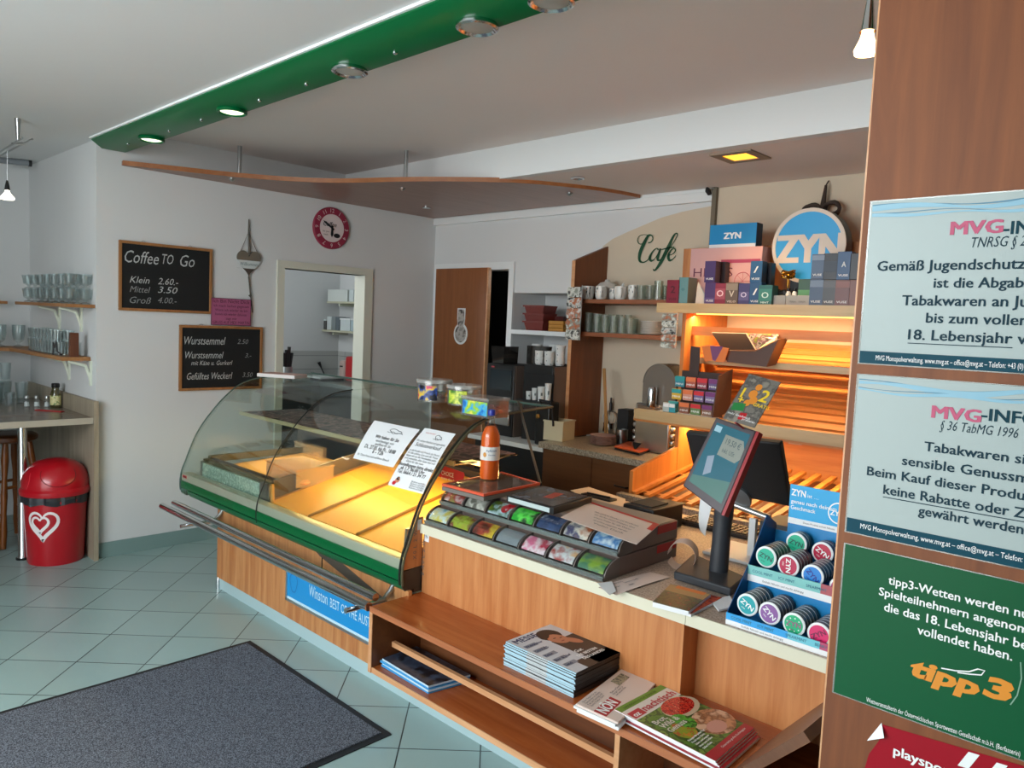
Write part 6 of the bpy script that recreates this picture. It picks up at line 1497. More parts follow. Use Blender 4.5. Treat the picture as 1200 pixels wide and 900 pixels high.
# ------------------------------------------------------------------ back counter
KZ, KYf = .885, 3.73
KX0, KX1 = at(631, 519, 1, KYf).x, at(796.5, 460, 1, 3.95).x-.016
mGran = speckle('granite', '#7d7264', '#b0a592', 120, .35)
bk = thing('back_counter', 'brown back counter with granite top under the wall shelves', 'counter', ((KX0+KX1)/2, 4.1, 0))
MB().box(KX0, KX1, KYf, YB-.008, KZ-.04, KZ).build('granite_top', mGran, bk, bev=.003)
xm = at(693, 555, 1, KYf+.03).x
mCab = wood('cabinet_brown', '#5f3a20', '#74492a', 'x', rough=.4)
MB().box(KX0+.03, KX1, KYf+.05, YB-.01, .05, KZ-.04).build('carcass', mDark, bk)
for x0, x1 in ((KX0+.02, xm-.003), (xm+.003, KX1)):
    d = MB().box(x0, x1, KYf+.03, KYf+.049, .45, KZ-.045).build('drawer_front', mCab, bk)
    if x0 > xm: MB().tube([V(((x0+x1)/2-.05, KYf+.028, .70)), V(((x0+x1)/2-.04, KYf+.012, .70)), V(((x0+x1)/2+.04, KYf+.012, .70)), V(((x0+x1)/2+.05, KYf+.028, .70))], .005, 8).build('handle', mBlack, d)
    MB().box(x0, x1, KYf+.03, KYf+.049, .08, .445).build('door', mCab, bk)
# machine stand
MZ = at(590, 516, 1, 3.78).z
ms = thing('machine_stand', 'white-edged stand shelf under the coffee machines', 'stand', (-3.8, 4.0, 0))
mx0 = at(548, 512, 1, 3.78).x
MB().box(mx0, KX0-.004, 3.78, 4.42, MZ-.03, MZ).build('shelf', mWhite, ms)
MB().box(mx0+.01, KX0-.01, 3.85, 4.42, .0, MZ-.031).build('cabinet', mat('stand_dark', '#17171a', .5), ms)
# coffee machines
def machine(px0, px1, px2, py0, yf, dp_, lab, screen):
    x0, x1 = at(px0, 440, 1, yf).x, min(at(px1, 440, 1, yf).x, FXx-.004); zt_ = at((px0+px1)/2, py0, 1, yf).z
    t = thing('coffee_machine', lab, 'coffee machine', ((x0+x1)/2, yf+dp_/2, MZ))
    MB().box(x0+.004, x1-.004, yf, yf+.04, MZ+.001, zt_).build('front', mBlack, t, bev=.006)
    sd = mat('machine_side', '#6f6058', .45)
    MB().box(x1-.004, x1, yf+.012, yf+dp_, MZ+.001, zt_-.003).build('side_panel', sd, t)
    MB().box(x0, x0+.004, yf+.012, yf+dp_, MZ+.001, zt_-.003).build('side_panel', sd, t)
    MB().box(x0+.004, x1-.004, yf+.04, yf+dp_, MZ+.001, zt_).build('body', mBlackM, t)
    return t, x0, x1, zt_
yf1 = 3.92
t, x0, x1, zt_ = machine(570, 603, 613, 427, yf1, .30, 'left black coffee machine with dark touch screen beside the ajar door', True)
a, c = at(575, 432, 1, yf1), at(599, 458, 1, yf1)
MB().box(a.x, c.x, yf1-.003, yf1, c.z, a.z).build('touch_screen', mat('touch_screen', '#2a3338', .15), t)
MB().box(a.x+.01, a.x+.04, yf1-.004, yf1-.001, a.z+.012, a.z+.022).build('logo', mat('logo_red', '#b5404a', .5), t)
MB().box(a.x-.005, c.x+.005, yf1-.02, yf1, MZ+.08, MZ+.20).build('spout', mSteel, t, bev=.01)
MB().prism([V((x0+.02, yf1+.04, zt_)), V((x0+.13, yf1+.04, zt_)), V((x0+.145, yf1+.03, zt_+.13)), V((x0+.005, yf1+.03, zt_+.13))], (0, .15, 0)).build('bean_hopper', glass('smoke_hopper', '#6f6a66', .2, .04, .35, '#3a3633'), t)
yf2 = 3.95
t, x0, x1, zt_ = machine(613, 650, 668, 428, yf2, .40, 'right coffee machine with cup niche and cups on its top', False)
a, c = at(616, 436, 1, yf2), at(648, 471, 1, yf2)
MB().box(a.x, c.x, yf2-.002, yf2, c.z, a.z).build('niche_back', mat('niche_black', '#08080a', .6), t)
MB().box(a.x, c.x, yf2-.09, yf2-.002, c.z-.008, c.z).build('cup_shelf', mBlackM, t)
MB().prism([V((x0-.02, yf2+.05, zt_)), V((x0+.14, yf2+.05, zt_)), V((x0+.16, yf2+.05, zt_+.13)), V((x0-.02, yf2+.05, zt_+.13))], (0, .2, 0)).build('bean_hopper', MATS['smoke_hopper'], t)
cupz = c.z
mCup = mat('cup_white', '#d0d4d2', .35)
def papercup(px, w_, h, z, y, lab, grp):
    cc = at(px, 455, 1, y)
    t = thing('coffee_cup', lab, 'cup', (cc.x, y, z), group=grp)
    MB().lathe([(0, 0), (w_*.78, 0), (w_, h), (w_-.002, h), (w_*.76, .004), (0, .004)], n=20).build('cup', mCup, t, local=True)
    b = MB().use(mat('mug_print')); a0 = math.atan2(-y, -cc.x)
    b.grid(lambda u, v: V(((w_*.88+.003)*math.cos(a0-.1+u*.45), (w_*.88+.003)*math.sin(a0-.1+u*.45), h*.4+h*.2*v)), 3, 1)
    b.build('printed_motif', None, t, local=True)
papercup(620, .021, .058, cupz+.0005, yf2-.045, 'shortest white cup at the left of the machine niche', 'cups in the machine niche')
papercup(627, .022, .082, cupz+.0005, yf2-.03, 'middle white cup in the machine niche', 'cups in the machine niche')
papercup(634.5, .027, .10, cupz+.0005, yf2-.055, 'big white cup in the machine niche', 'cups in the machine niche')
papercup(642.5, .023, .125, cupz+.0005, yf2-.03, 'tallest white cup at the right of the machine niche', 'cups in the machine niche')
def cupstack(px, y, n, lab, grp, z0=zt_):
    cc = at(px, 425, 1, y)
    src = MB().lathe([(0, 0), (.026, 0), (.034, .012), (.037, .056), (.034, .056), (.030, .012), (0, .008)], n=22).build('coffee_cup', blotch('cup_pattern', ['#d4d8d6', '#d0d4d2', '#cdd2d0', '#d6d8d6', '#d2d6d4', '#7f8a8c'], 45, .3), local=True)
    for k in range(n):
        o = src if k == 0 else src.copy()
        if k: COL.objects.link(o)
        o.location = (cc.x, y, z0+.001+.043*k); tag(o, lab, 'cup', grp)
cupstack(628.5, yf2+.12, 3, 'cup in the left stack on top of the right coffee machine', 'left cup stack on the coffee machine')
cupstack(632.5, yf2+.06, 2, 'cup in the short front stack on top of the right coffee machine', 'short cup stack on the coffee machine')
cupstack(643.5, yf2+.06, 2, 'cup in the middle front stack on top of the right coffee machine', 'middle cup stack on the coffee machine')
cupstack(648, yf2+.15, 3, 'cup in the tall rear stack on top of the right coffee machine', 'rear cup stack on the coffee machine')
cupstack(656, yf2+.12, 3, 'cup in the right-hand stack by the wooden panel', 'right cup stack on the coffee machine')
c = at(640, 500, 1, 3.86)
t = thing('milk_cooler', 'black milk unit with bent handle under the cup niche', 'appliance', (c.x, 3.86, MZ))
a = at(628, 470, 1, 3.84)
MB().box(a.x, KX0-.012, 3.84, 3.945, MZ+.001, a.z).build('body', mBlack, t, bev=.01)
MB().tube([V((a.x+.06, 3.83, a.z-.01)), V((a.x+.06, 3.81, a.z+.015)), V((a.x+.16, 3.81, a.z+.012)), V((a.x+.17, 3.82, a.z-.05)), V((a.x+.17, 3.835, a.z-.15))], .007, 8).build('handle', mBlackM, t)
MB().lathe([(0, 0), (.016, 0), (.016, .01), (0, .012)], n=14, M=basis((a.x+.03, 3.84, a.z-.10), X_, Z_)).build('knob', mat('brass', '#b58a4a', .3, .8), t)
# things on the back counter
def cpt(px, py): return onpl(px, py, (0, 0, KZ), Z_)
a, c = cpt(637, 515), cpt(659, 518)
t = thing('plastic_box', 'cream square plastic box on the back counter', 'box', (a.x+.1, a.y+.1, KZ))
M = Tm((c.x, c.y, KZ+.001), R(12)); zt2 = .125
w2, d2 = (c-a).length*1.02, .17
b = MB(); tt = .004
b.box(-w2, 0, 0, d2, 0, tt, M).box(-w2, 0, 0, tt, tt, zt2, M).box(-w2, 0, d2-tt, d2, tt, zt2, M).box(-w2, -w2+tt, tt, d2-tt, tt, zt2, M).box(-tt, 0, tt, d2-tt, tt, zt2, M)
b.build('tub', mat('box_cream', '#cfc3a4', .5), t); 
b = MB(); b.box(-w2-.005, .005, -.005, .005, zt2, zt2+.008, M).box(-w2-.005, .005, d2-.005, d2+.005, zt2, zt2+.008, M).box(-w2-.005, -w2+.005, .005, d2-.005, zt2, zt2+.008, M).box(-.005, .005, .005, d2-.005, zt2, zt2+.008, M)
b.build('rim', mat('box_cream'), t)
c = cpt(698.5, 522); c.y += .07
src = MB().lathe([(0, 0), (.05, 0), (.085, .010), (.085, .013), (.048, .004), (0, .004)], n=32).build('plate', mat('plate_pink', '#a8837a', .4), local=True)
for k in range(7):
    o = src if k == 0 else src.copy()
    if k: COL.objects.link(o)
    o.location = (c.x, c.y, KZ+.0005+.0085*k); tag(o, 'topmost pinkish plate of the stack on the back counter' if k == 6 else 'plate inside the pinkish stack on the back counter', 'plate', 'plates stacked on the back counter')
c = cpt(704, 511); c.y += .10
t = thing('whisk_jug', 'round steel jug with coiled whisk next to the plates', 'jug', (c.x, c.y, KZ))
MB().lathe([(0, .001), (.035, .001), (.05, .03), (.045, .07), (.048, .09), (.044, .09), (.04, .07), (0, .01)], n=20).build('jug', mChrome, t, local=True)
for k in range(6):
    g = k*math.pi/6
    MB().tube([V((.055*math.cos(a)*math.cos(g), .055*math.cos(a)*math.sin(g), .125+.055*math.sin(a))) for a in [i/16*6.283 for i in range(16)]], .0025, 5, closed=True).build('wire_loop', mSteel, t, local=True)
MB().lathe([(.010, .17), (.012, .23), (.007, .24), (.007, .27), (0, .272)], n=12).build('stem', mBlack, t, local=True)
p0_ = at(708, 432, 1, 4.30); p1_ = cpt(716, 492); p1_ = at(715, 488, 1, 4.24)
t = thing('wooden_tongs', 'long pale wooden tongs leaning on the wall beside the panel', 'tongs', (p1_.x, 4.25, KZ))
base = V((p1_.x+.01, 4.20, KZ+.003))
for d in (-.010, .012): MB().tube([base+V((d, 0, 0)), (base+p0_)*.5+V((d*.5, 0, 0)), p0_+V((d*.3, 0, 0))], [.007, .006, .009], 8).build('arm', mat('pale_wood', '#a8793f', .6), t)
c = cpt(725, 521); c.y += .03
t = thing('steel_cup', 'small brushed steel cup before the dark block on the back counter', 'cup', (c.x, c.y, KZ))
MB().lathe([(0, .0005), (.037, .0005), (.039, .004), (.039, .10), (.036, .10), (.036, .006), (0, .005)], n=24).build('cup', mSteel, t, local=True)
c = at(731, 500, 1, 4.28)
t = thing('knife_block', 'dark block standing against the wall beside the steel juicer', 'block', (c.x, 4.30, KZ))
MB().box(c.x-.045, c.x+.045, 4.26, 4.36, KZ+.001, at(731, 480, 1, 4.26).z).build('body', mBlackM, t, bev=.004)
a, c, d = cpt(719, 527), cpt(748, 534), cpt(770, 527)
t = thing('folder', 'black open tray with an orange folder lying on the back counter edge', 'folder', (c.x, c.y+.1, KZ))
e = cpt(742, 519)
Q = [a, c, d, e]
MB().prism([V((q.x, q.y+.01, KZ+.001)) for q in Q], (0, 0, .014)).build('black_tray', mBlack, t)
Q2 = [a, c*.5+c*.5, d*.72+c*.28, e*.7+a*.3]
MB().prism([V((q.x, q.y+.005, KZ+.0155)) for q in Q2], (0, 0, .008)).build('orange_folder', mat('folder_orange', '#c8551f', .5), t)
fl_ = at(742, 517, 1, 4.05)
MB().prism([V((a.x+.14, 3.93, KZ+.0155)), V((d.x-.01, 3.93, KZ+.0155)), V((d.x-.05, 3.96, KZ+.06)), V((a.x+.17, 3.96, KZ+.06))], (0, .006, 0)).build('tray_flap', mBlack, t)
# juicer: steel body with dome
jy = 4.02
j0, j1 = at(739, 518, 1, jy), at(789, 470, 1, jy)
jx0, jx1, jz1 = j0.x, at(788, 500, 1, jy).x, at(765, 474, 1, jy).z
t = thing('citrus_juicer', 'steel citrus juicer with domed smoky top beside the lit bread shelf', 'juicer', ((jx0+jx1)/2, jy+.1, KZ))
MB().box(jx0+.022, jx1-.022, jy, jy+.26, KZ+.001, jz1).build('steel_body', mSteel, t, bev=.01)
for sx_, x in ((-1, jx0+.012), (1, jx1-.012)):
    for k in range(6): MB().lathe([(.0, 0), (.014, 0), (.018, .006), (.018, .022), (.014, .028), (0, .028)], (x, jy+.03, KZ+.02+.042*k), 12).build('side_rib', mSteel, t)
cxj = (jx0+jx1)/2
a = at(771, 424, 1, jy+.02); rj = (at(791, 445, 1, jy).x-at(752, 445, 1, jy).x)/2; cj = at(771, 450, 1, jy)
def arch(u, v):
    an = math.pi*(1-u); zz = max(0, math.sin(an)); 
    return V((cj.x+rj*math.cos(an), jy+.012+.17*v, cj.z+rj*1.05*zz))
MB().shell(arch, 20, 1, -.006).build('dome', mat('dome_smoke', '#7d7468', .3, .35), t)
P = [arch(i/20, 0) for i in range(21)]
MB().prism([V((p.x, jy+.016, p.z)) for p in P]+[V((cj.x+rj, jy+.016, jz1)), V((cj.x-rj, jy+.016, jz1))], (0, .15, 0)).build('dome_front', mat('dome_front', '#857c72', .25, .35), t)
lb = at(757, 466, 1, jy-.02)
MB().lathe([(.0, 0), (.028, 0), (.030, .01), (.030, .11), (.024, .125), (0, .128)], (at(764, 466, 1, jy-.02).x, jy-.02, jz1-.015), 20).build('press_column', mChrome, t)
a, c = at(747, 474, 1, jy-.012), at(774, 496, 1, jy-.012)
MB().box(a.x, c.x, jy-.014, jy-.001, c.z, a.z).build('panel', mat('juicer_panel', '#8f7a6c', .2, .6), t, bev=.012)
b = MB(); b.add([V((a.x+.02+.018*math.cos(i/14*6.283), jy-.0150, (a.z+c.z)/2+.022*math.sin(i/14*6.283))) for i in range(14)], [tuple(range(14))], None, True); b.use(mRed); b.build('red_logo', mRed, t)
# ------------------------------------------------------------------ picture sign on the back door
dY = YB-.0505
def dq(x, y): return at(480+x/4, 280+y/4, 1, dY)
t = thing('door_sign', 'white-edged keyhole shaped picture sign on the brown back door', 'sign', dq(242, 480))
def keyhole(k, d):
    c = dq(240, 445); n_ = dq(244, 340); r_ = (dq(272, 445).x-dq(208, 445).x)/2*k; w2 = (dq(262, 340).x-dq(226, 340).x)/2*k
    P = [V((c.x+r_*math.cos(a), d, c.z+r_*1.05*math.sin(a))) for a in [math.pi/2-.5-(2*math.pi-1.0)*i/24 for i in range(25)]]
    top = dq(240, 325).z-(1-k)*.05
    P += [V((n_.x-w2, d, c.z+r_*1.5)), V((n_.x-w2, d, top)), V((n_.x+w2, d, top)), V((n_.x+w2, d, c.z+r_*1.5))]
    return P
MB().prism(keyhole(1.0, dY-.004), (0, .004, 0)).build('plate', mWhite, t)
MB().prism(keyhole(.80, dY-.0048), (0, .0008, 0)).build('picture', blotch('door_pic', ['#4a4542', '#8f8a85', '#b5aea8', '#2a2725'], 14, .4, 3), t)
# ------------------------------------------------------------------ lit bread shelf
mBr = wood('bread_wood', '#b06a30', '#cf8a48', 'x', rough=.45); mBrZ = wood('bread_wood_upright', '#b06a30', '#c98442', 'z', rough=.45)
mLip = wood('bread_lip', '#b99a6c', '#cbb083', 'x', rough=.4)
BY = 3.95
TZ = at(885, 357, 1, 3.90).z
SH0 = at(796.5, 460, 1, BY).x; SHX1 = -.95
bs = thing('bread_shelf', 'warm lit slatted wooden bread shelf behind the till', 'shelf unit', (-1.9, 4.1, 0))
MB().box(at(770, 366, 1, 3.90).x, SHX1, 3.90, 4.30, TZ-.05, TZ).build('top_board', mBrZ, bs)
MB().box(at(770, 366, 1, 3.90).x, SHX1, 3.893, 3.90, TZ-.055, TZ+.002).build('top_lip', mLip, bs)
MB().box(SH0-.012, SH0+.012, BY, YB-.012, .50, TZ-.05).build('side_panel', mBrZ, bs)
MB().box(SHX1-.025, SHX1, BY, YB-.012, .50, TZ-.05).build('side_panel', mBrZ, bs)
MB().box(SH0+.013, SHX1-.026, YB-.03, YB-.012, .45, TZ-.20).build('back_panel', mBr, bs)
r0, r1 = at(885, 385, 1, 4.02), at(885, 396, 1, 4.02)
MB().box(SH0+.013, SHX1-.026, 4.02, 4.045, r1.z, r0.z).build('cross_rail', mBr, bs)
# tilted slat shelves
def slat_shelf(yf, zf, yb, zb, n, lipm, liph, tag_):
    d = V((0, yb-yf, zb-zf)); L = d.length; d.normalize(); nn = V((0, -d.z, d.y))
    for k in range(n):
        s = L*(k+.12)/n; w_ = L/n*.72
        p = V((0, yf, zf))+d*s
        MB().prism([V((SH0+.014, p.y, p.z)), V((SH0+.014, (p+d*w_).y, (p+d*w_).z)), V((SH0+.014, (p+d*w_+nn*.014).y, (p+d*w_+nn*.014).z)), V((SH0+.014, (p+nn*.014).y, (p+nn*.014).z))], (SHX1-.027-SH0-.014, 0, 0)).build('slat', mBr, bs)
    MB().box(SH0+.013 if tag_ else SH0-.20, SHX1-.026, yf-.02, yf, zf-.02, zf+liph).build('shelf_lip', lipm, bs)
a1 = at(885, 424, 1, 4.06); b1 = at(885, 404, 1, 4.40)
slat_shelf(4.06, a1.z-.012, 4.40, b1.z, 4, mLip, .016, True)
S2y = 3.80
a2 = at(885, 505, 1, S2y); b2 = at(885, 432, 1, 4.40)
slat_shelf(S2y, a2.z, 4.40, b2.z, 9, mLip, .040, False)
MB().prism([V((SH0-.20, S2y-.02, a2.z-.021)), V((SH0-.20, S2y+.15, a2.z-.021)), V((SHX1-.03, S2y+.15, a2.z-.021)), V((SHX1-.03, S2y-.02, a2.z-.021))], (0, 0, -.012)).build('shelf_support', mBr, bs)
# lowest slanted crate floor: slats running front to back
S3y = 3.50
a3 = at(885, 612, 1, S3y); b3 = at(885, 546, 1, 4.32)
n = 17; xs0, xs1 = SH0-.0, SHX1-.03
for k in range(n):
    x = xs0+.02+(xs1-xs0-.04)*k/(n-1)
    MB().prism([V((x-.016, S3y, a3.z)), V((x-.016, 4.32, b3.z)), V((x-.016, 4.32, b3.z+.018)), V((x-.016, S3y, a3.z+.018))], (.032, 0, 0)).build('floor_slat', mBr, bs)
MB().prism([V((xs0, S3y, a3.z-.03)), V((xs0, 4.34, b3.z-.03)), V((xs0, 4.34, b3.z-.045)), V((xs0, S3y, a3.z-.045))], (xs1-xs0, 0, 0)).build('crate_floor', mDark, bs)
for f in (.1, .55):
    MB().box(xs0, xs1, S3y+(4.32-S3y)*f, S3y+(4.32-S3y)*f+.03, a3.z+(b3.z-a3.z)*f-.014, a3.z+(b3.z-a3.z)*f-.001).build('cross_batten', mBr, bs)
MB().box(xs0-.06, xs1, S3y-.05, S3y, a3.z-.05, a3.z+.004).build('front_lip', mGran, bs)
MB().prism([V((SH0-.012, S3y, a3.z-.10)), V((SH0-.012, BY, a3.z-.10)), V((SH0-.012, BY, b3.z+.10)), V((SH0-.012, S3y, a3.z+.13))], (.022, 0, 0)).build('side_cheek', mBrZ, bs)
MB().box(xs0, xs1, S3y+.02, 4.33, .05, a3.z-.06).build('base_cabinet', mDark, bs)
hk = at(933, 514, 1, 3.84)
MB().box(hk.x-.035, hk.x+.035, 3.83, 3.836, hk.z-.03, hk.z+.03).build('price_tab', mat('tab_beige', '#c9a682', .6), bs)
# upright board behind the parcels on top
hb_ = at(1000, 279, 1, 4.28)
MB().box(at(801, 300, 1, 4.28).x, SHX1, 4.28, 4.30, TZ, hb_.z-.02).build('back_board', mAlder, bs)
# strip lights inside
for y, z in ((4.0, TZ-.058), (S2y+.22, a2.z-.036)):
    MB().box(SH0+.05, SHX1-.1, y, y+.02, z, z+.006).build('light_strip', lampglow('warm_strip', '#ffb04a', 2.5), bs)
area('bread_light_top', (-1.85, 4.03, TZ-.07), (-1.85, 4.22, .9), 1.3, .04, 8.0, (1.0, .64, .29))
area('bread_light_low', (-1.85, S2y+.24, a2.z-.045), (-1.85, S2y+.10, .3), 1.3, .04, 7.0, (1.0, .61, .23))
# tilted dark carton on the upper slats
cA = at(838, 390, 1, 3.97)
t = thing('carton_display', 'tilted dark brown carton of colourful packets on the upper slats', 'carton', (cA.x+.1, 4.05, a1.z))
mCart = mat('carton_brown', '#33201a', .5); mCart2 = mat('carton_mid', '#4f3226', .5)
cy_ = 3.94
MB().prism([at(*p, 1, cy_+.05) for p in ((834, 390), (874, 391))]+[at(*p, 1, cy_) for p in ((885, 410), (847, 410))], (0, .012, .004)).build('lid_panel', mCart, t)
MB().prism([at(*p, 1, cy_+.004) for p in ((846, 411), (885, 412), (912, 398), (898, 430), (852, 424))], (.01, .10, .012)).build('carton', mCart2, t)
b = MB().use(blotch('carton_packs', ['#8f2a34', '#a8842a', '#5f7a30', '#6f2f58', '#a8a094', '#2a1f20'], 30, .4, 3))
b.prism([at(*p, 1, cy_+.06) for p in ((875, 391), (911, 392))]+[at(*p, 1, cy_+.01) for p in ((908, 399), (887, 410))], (0, .02, .002)); b.build('packets', None, t)
# sachet stand on the left of the middle shelf
zs = a2.z+.040
stx0, stx1 = at(783, 470, 1, 3.83).x, at(838, 474, 1, 3.83).x
t = thing('sachet_stand', 'cardboard stand with orange wings holding small coloured sachets', 'display stand', ((stx0+stx1)/2, 3.9, zs))
w_ = stx1-stx0
bsz = zs+.001
MB().box(stx0-.05, stx1+.02, 3.80, 3.95, bsz-.02, bsz).build('white_base', mWhite, t)
MB().prism([V((stx1, 3.80, bsz)), V((stx1+.035, 3.93, bsz)), V((stx1+.035, 3.93, bsz+.27)), V((stx1, 3.84, bsz+.23))], (.006, 0, 0)).build('stand_side', mCart2, t)
MB().box(stx0+.02, stx1, 3.93, 3.94, bsz, bsz+.24).build('stand_back', mCart, t)
h0 = at(810, 410, 1, 3.93); h1 = at(853, 405, 1, 3.93)
MB().box(h0.x, h0.x+.06, 3.924, 3.930, bsz+.22, h0.z+.02).build('header_brown', mCart, t)
MB().prism([at(822, 406, 1, 3.925), at(832, 404, 1, 3.925), at(836, 422, 1, 3.925), at(826, 424, 1, 3.925)], (0, .005, 0)).build('orange_wing', mat('wing_orange', '#d8742a', .5), t)
MB().prism([at(832, 405, 1, 3.924), at(847, 406, 1, 3.924), at(840, 424, 1, 3.924), at(835, 422, 1, 3.924)], (0, .005, 0)).build('purple_wing', mat('wing_purple', '#6f3a6a', .5), t)
MB().prism([at(847, 407, 1, 3.923), at(854, 408, 1, 3.923), at(849, 424, 1, 3.923), at(838, 424, 1, 3.923)], (0, .005, 0)).build('orange_wing', mat('wing_orange'), t)
sc = [['#3a8a9c', '#b85a4a', '#9a4a5a', '#6a5a8a'], ['#d8b03a', '#d89a8a', '#7a6a9a', '#8a7aa8'], ['#5a9aa0', '#8a5a4a', '#6a8a5a', '#8a6a5a']]
for r_ in range(3):
    for c_ in range(4):
        x = stx0+.012+c_*w_*.24; z = bsz+.002+r_*.072; y = 3.815+.028*r_
        col = sc[2-r_][c_]
        t2 = thing('sachet', ['teal', 'coral', 'red', 'violet'][c_]+' sachet in the '+['bottom', 'middle', 'top'][r_]+' row of the cardboard stand', 'sachet', (x+.02, y, z), group='sachets in the cardboard stand')
        b = MB().use(mat('sach_'+col[1:], col, .35)).box(x, x+w_*.21, y, y+.012, z, z+.062)
        b.build('pouch', None, t2, bev=.003)
        b = MB().use(mat('sach_head_%d' % c_, ['#2f9a9c', '#e07a4a', '#d0303a', '#7a3a7a'][c_], .35)).box(x, x+w_*.21, y-.001, y-.0002, z+.036, z+.060)
        b.use(mWhiteInk); b.text('MINI', (x+w_*.105, y-.0014, z+.012), X_, Z_, .016, 'C', w_*.16, .03)
        b.build('print', None, t2)
for k, (px, col, nm) in enumerate([(783, '#b9c4c0', 'pale'), (790, '#3a9aa8', 'turquoise')]):
    c = at(px, 462, 1, 3.80)
    t2 = thing('sachet', nm+' loose sachet at the left foot of the cardboard stand', 'sachet', (c.x, 3.795, bsz), group='loose sachets by the cardboard stand')
    MB().box(c.x-.022, c.x+.022, 3.785, 3.796, bsz+.0005, bsz+.055).build('pouch', mat('loose_'+nm, col, .35), t2, bev=.003)
    MB().box(c.x-.018, c.x+.018, 3.784, 3.7848, bsz+.03, bsz+.05).build('print', mWhiteInk, t2)
# ------------------------------------------------------------------ parcels on top of the bread shelf
def xz(px, py, y): p = at(px, py, 1, y); return p.x, p.z
def dk_(c, k=.76): return '#%02x%02x%02x' % tuple(int(int(c[i:i+2], 16)*k) for i in (1, 3, 5))
def carton(px0, px1, py0, py1, y, dep, col, lab, name='carton_box', side=None, band=None, txt=None, tcol=None, z0=None, cat_='box'):
    xa, zt_ = xz(px0, py0, y); xb_, zb_ = xz(px1, py1, y)
    zb_ = TZ+.0005 if z0 is None else z0
    t = thing(name, lab, cat_, ((xa+xb_)/2, y+dep/2, zb_), group='cartons on top of the bread shelf')
    mm = mat('ct_'+col[1:], dk_(col), .35)
    b = MB().use(mm).box(xa, xb_, y, y+dep, zb_, zt_); b.build('carton', None, t, bev=.0015)
    b = MB()
    if side: b.use(mat('ct_'+side[1:], side, .4)).box(xb_, xb_+.001, y+.002, y+dep-.002, zb_+.002, zt_-.002)
    if band:
        for f0, f1, cc in band: b.use(mat('ctb_'+cc[1:], dk_(cc, .8), .4)).box(xa+.002, xb_-.002, y-.001, y-.0002, zb_+(zt_-zb_)*f0, zb_+(zt_-zb_)*f1)
    if txt:
        for s, f, sz, wd in txt: b.text(s, ((xa+xb_)/2, y-.0016, zb_+(zt_-zb_)*f), X_, Z_, sz, 'C', (xb_-xa)*wd, .03, 0, mat('ct_'+tcol[1:], tcol, .5))
    if b.v: b.build('print', None, t)
    return zt_, xa, xb_
y = 3.955
mI = '#dfe4e6'
carton(782, 795.5, 328, 354, y, .10, '#a82a48', 'crimson carton at the far left of the bread shelf top', txt=[('2', .45, .06, .35), ('VUSE', .15, .02, .6)], tcol='#4a1020')
carton(796, 805, 325, 354, y, .10, '#7fb8c0', 'aqua carton with grey side beside the crimson one', side='#6f7a78', txt=[('o', .5, .03, .3)], tcol='#2f6f78')
xa, zt_ = xz(816, 330, y); xb_, _ = xz(825, 354, y)
tag(MB().prism([V((xa, y, TZ+.0005)), V((xb_, y, TZ+.0005)), V((xb_-.01, y+.02, TZ+.06)), V((xa, y+.02, zt_))], (0, .004, 0)).build('price_card', mat('card_grey', '#b9b6b0', .6)), 'small pale slanted card between the aqua and purple cartons', 'card')
zt_, *_ = carton(826.5, 837.5, 331, 354, y, .06, '#5a3f86', 'lower violet carton of the left stack', band=[(.0, .3, '#6f5a9a')], txt=[('VUSE', .12, .016, .7)], tcol=mI)
carton(826.5, 837.5, 306, 331, y, .06, '#4f3a80', 'upper violet carton of the left stack', side='#2a2030', z0=zt_+.0005, txt=[('VUSE', .12, .016, .7)], tcol=mI)
carton(839, 849.5, 307, 323, 4.03, .05, '#2a1f2a', 'dark square carton behind the violet stack', z0=TZ+.0005)
carton(838.5, 849.5, 332, 354, y, .06, '#a82f4f', 'rose red carton with a round motif', band=[(.25, .75, '#c05a70')], txt=[('O', .38, .05, .6)], tcol='#e0c0c8')
carton(851, 864, 331, 354, y, .07, '#7d6a5c', 'taupe carton with a pale V on its front', band=[(.65, .95, '#a89a8a')], txt=[('V', .35, .05, .4), ('VELO', .1, .016, .7)], tcol='#c9c0b0')
carton(866, 877.5, 332, 354, y, .06, '#4a4488', 'indigo carton with round motif mid shelf', band=[(.2, .6, '#6a64a0')], txt=[('O', .35, .04, .5)], tcol='#c9c4e0')
zt_, *_ = carton(879, 891, 331, 354, y, .06, '#1f5f9c', 'lower cobalt carton of the middle stack', txt=[('VUSE', .12, .016, .7), ('/', .45, .05, .35)], tcol=mI)
carton(880, 892, 306, 331, y, .06, '#1f6aa8', 'upper cobalt carton of the middle stack', side='#1a2436', z0=zt_+.0005, txt=[('VUSE', .12, .016, .7), ('/', .45, .05, .35)], tcol=mI)
carton(893.5, 903, 308, 331, 4.03, .05, '#1c2434', 'navy carton behind the middle cobalt stack', z0=TZ+.0005)
carton(889.5, 904, 334, 355, 3.935, .07, '#1f7a78', 'teal carton with round green motif', band=[(.2, .8, '#3a9a8a')], txt=[('O', .35, .045, .5), ('MINT', .08, .014, .6)], tcol='#bfe0d8')
carton(906.5, 920, 346, 356, y, .06, '#b9bab4', 'left flat pale carton in front of the black clutter')
carton(921, 948, 346, 356, y, .06, '#c0bfb6', 'long flat pale carton in front of the black clutter', side='#9a9a92', txt=[('TEREA   TEREA', .3, .012, .7)], tcol='#6a6a68')
t = thing('cable_bundle', 'black crumpled bundle behind the flat pale cartons', 'bundle', (xz(912, 340, 4.02)[0], 4.02, TZ))
rnd = random.Random(8); cxx, czz = xz(912, 338, 4.03)
MB().tube([V((cxx+rnd.uniform(-.05, .05), 4.03+rnd.uniform(-.02, .03), TZ+.014+rnd.uniform(0, .085))) for _ in range(26)], .011, 6).build('coil', mBlack, t)
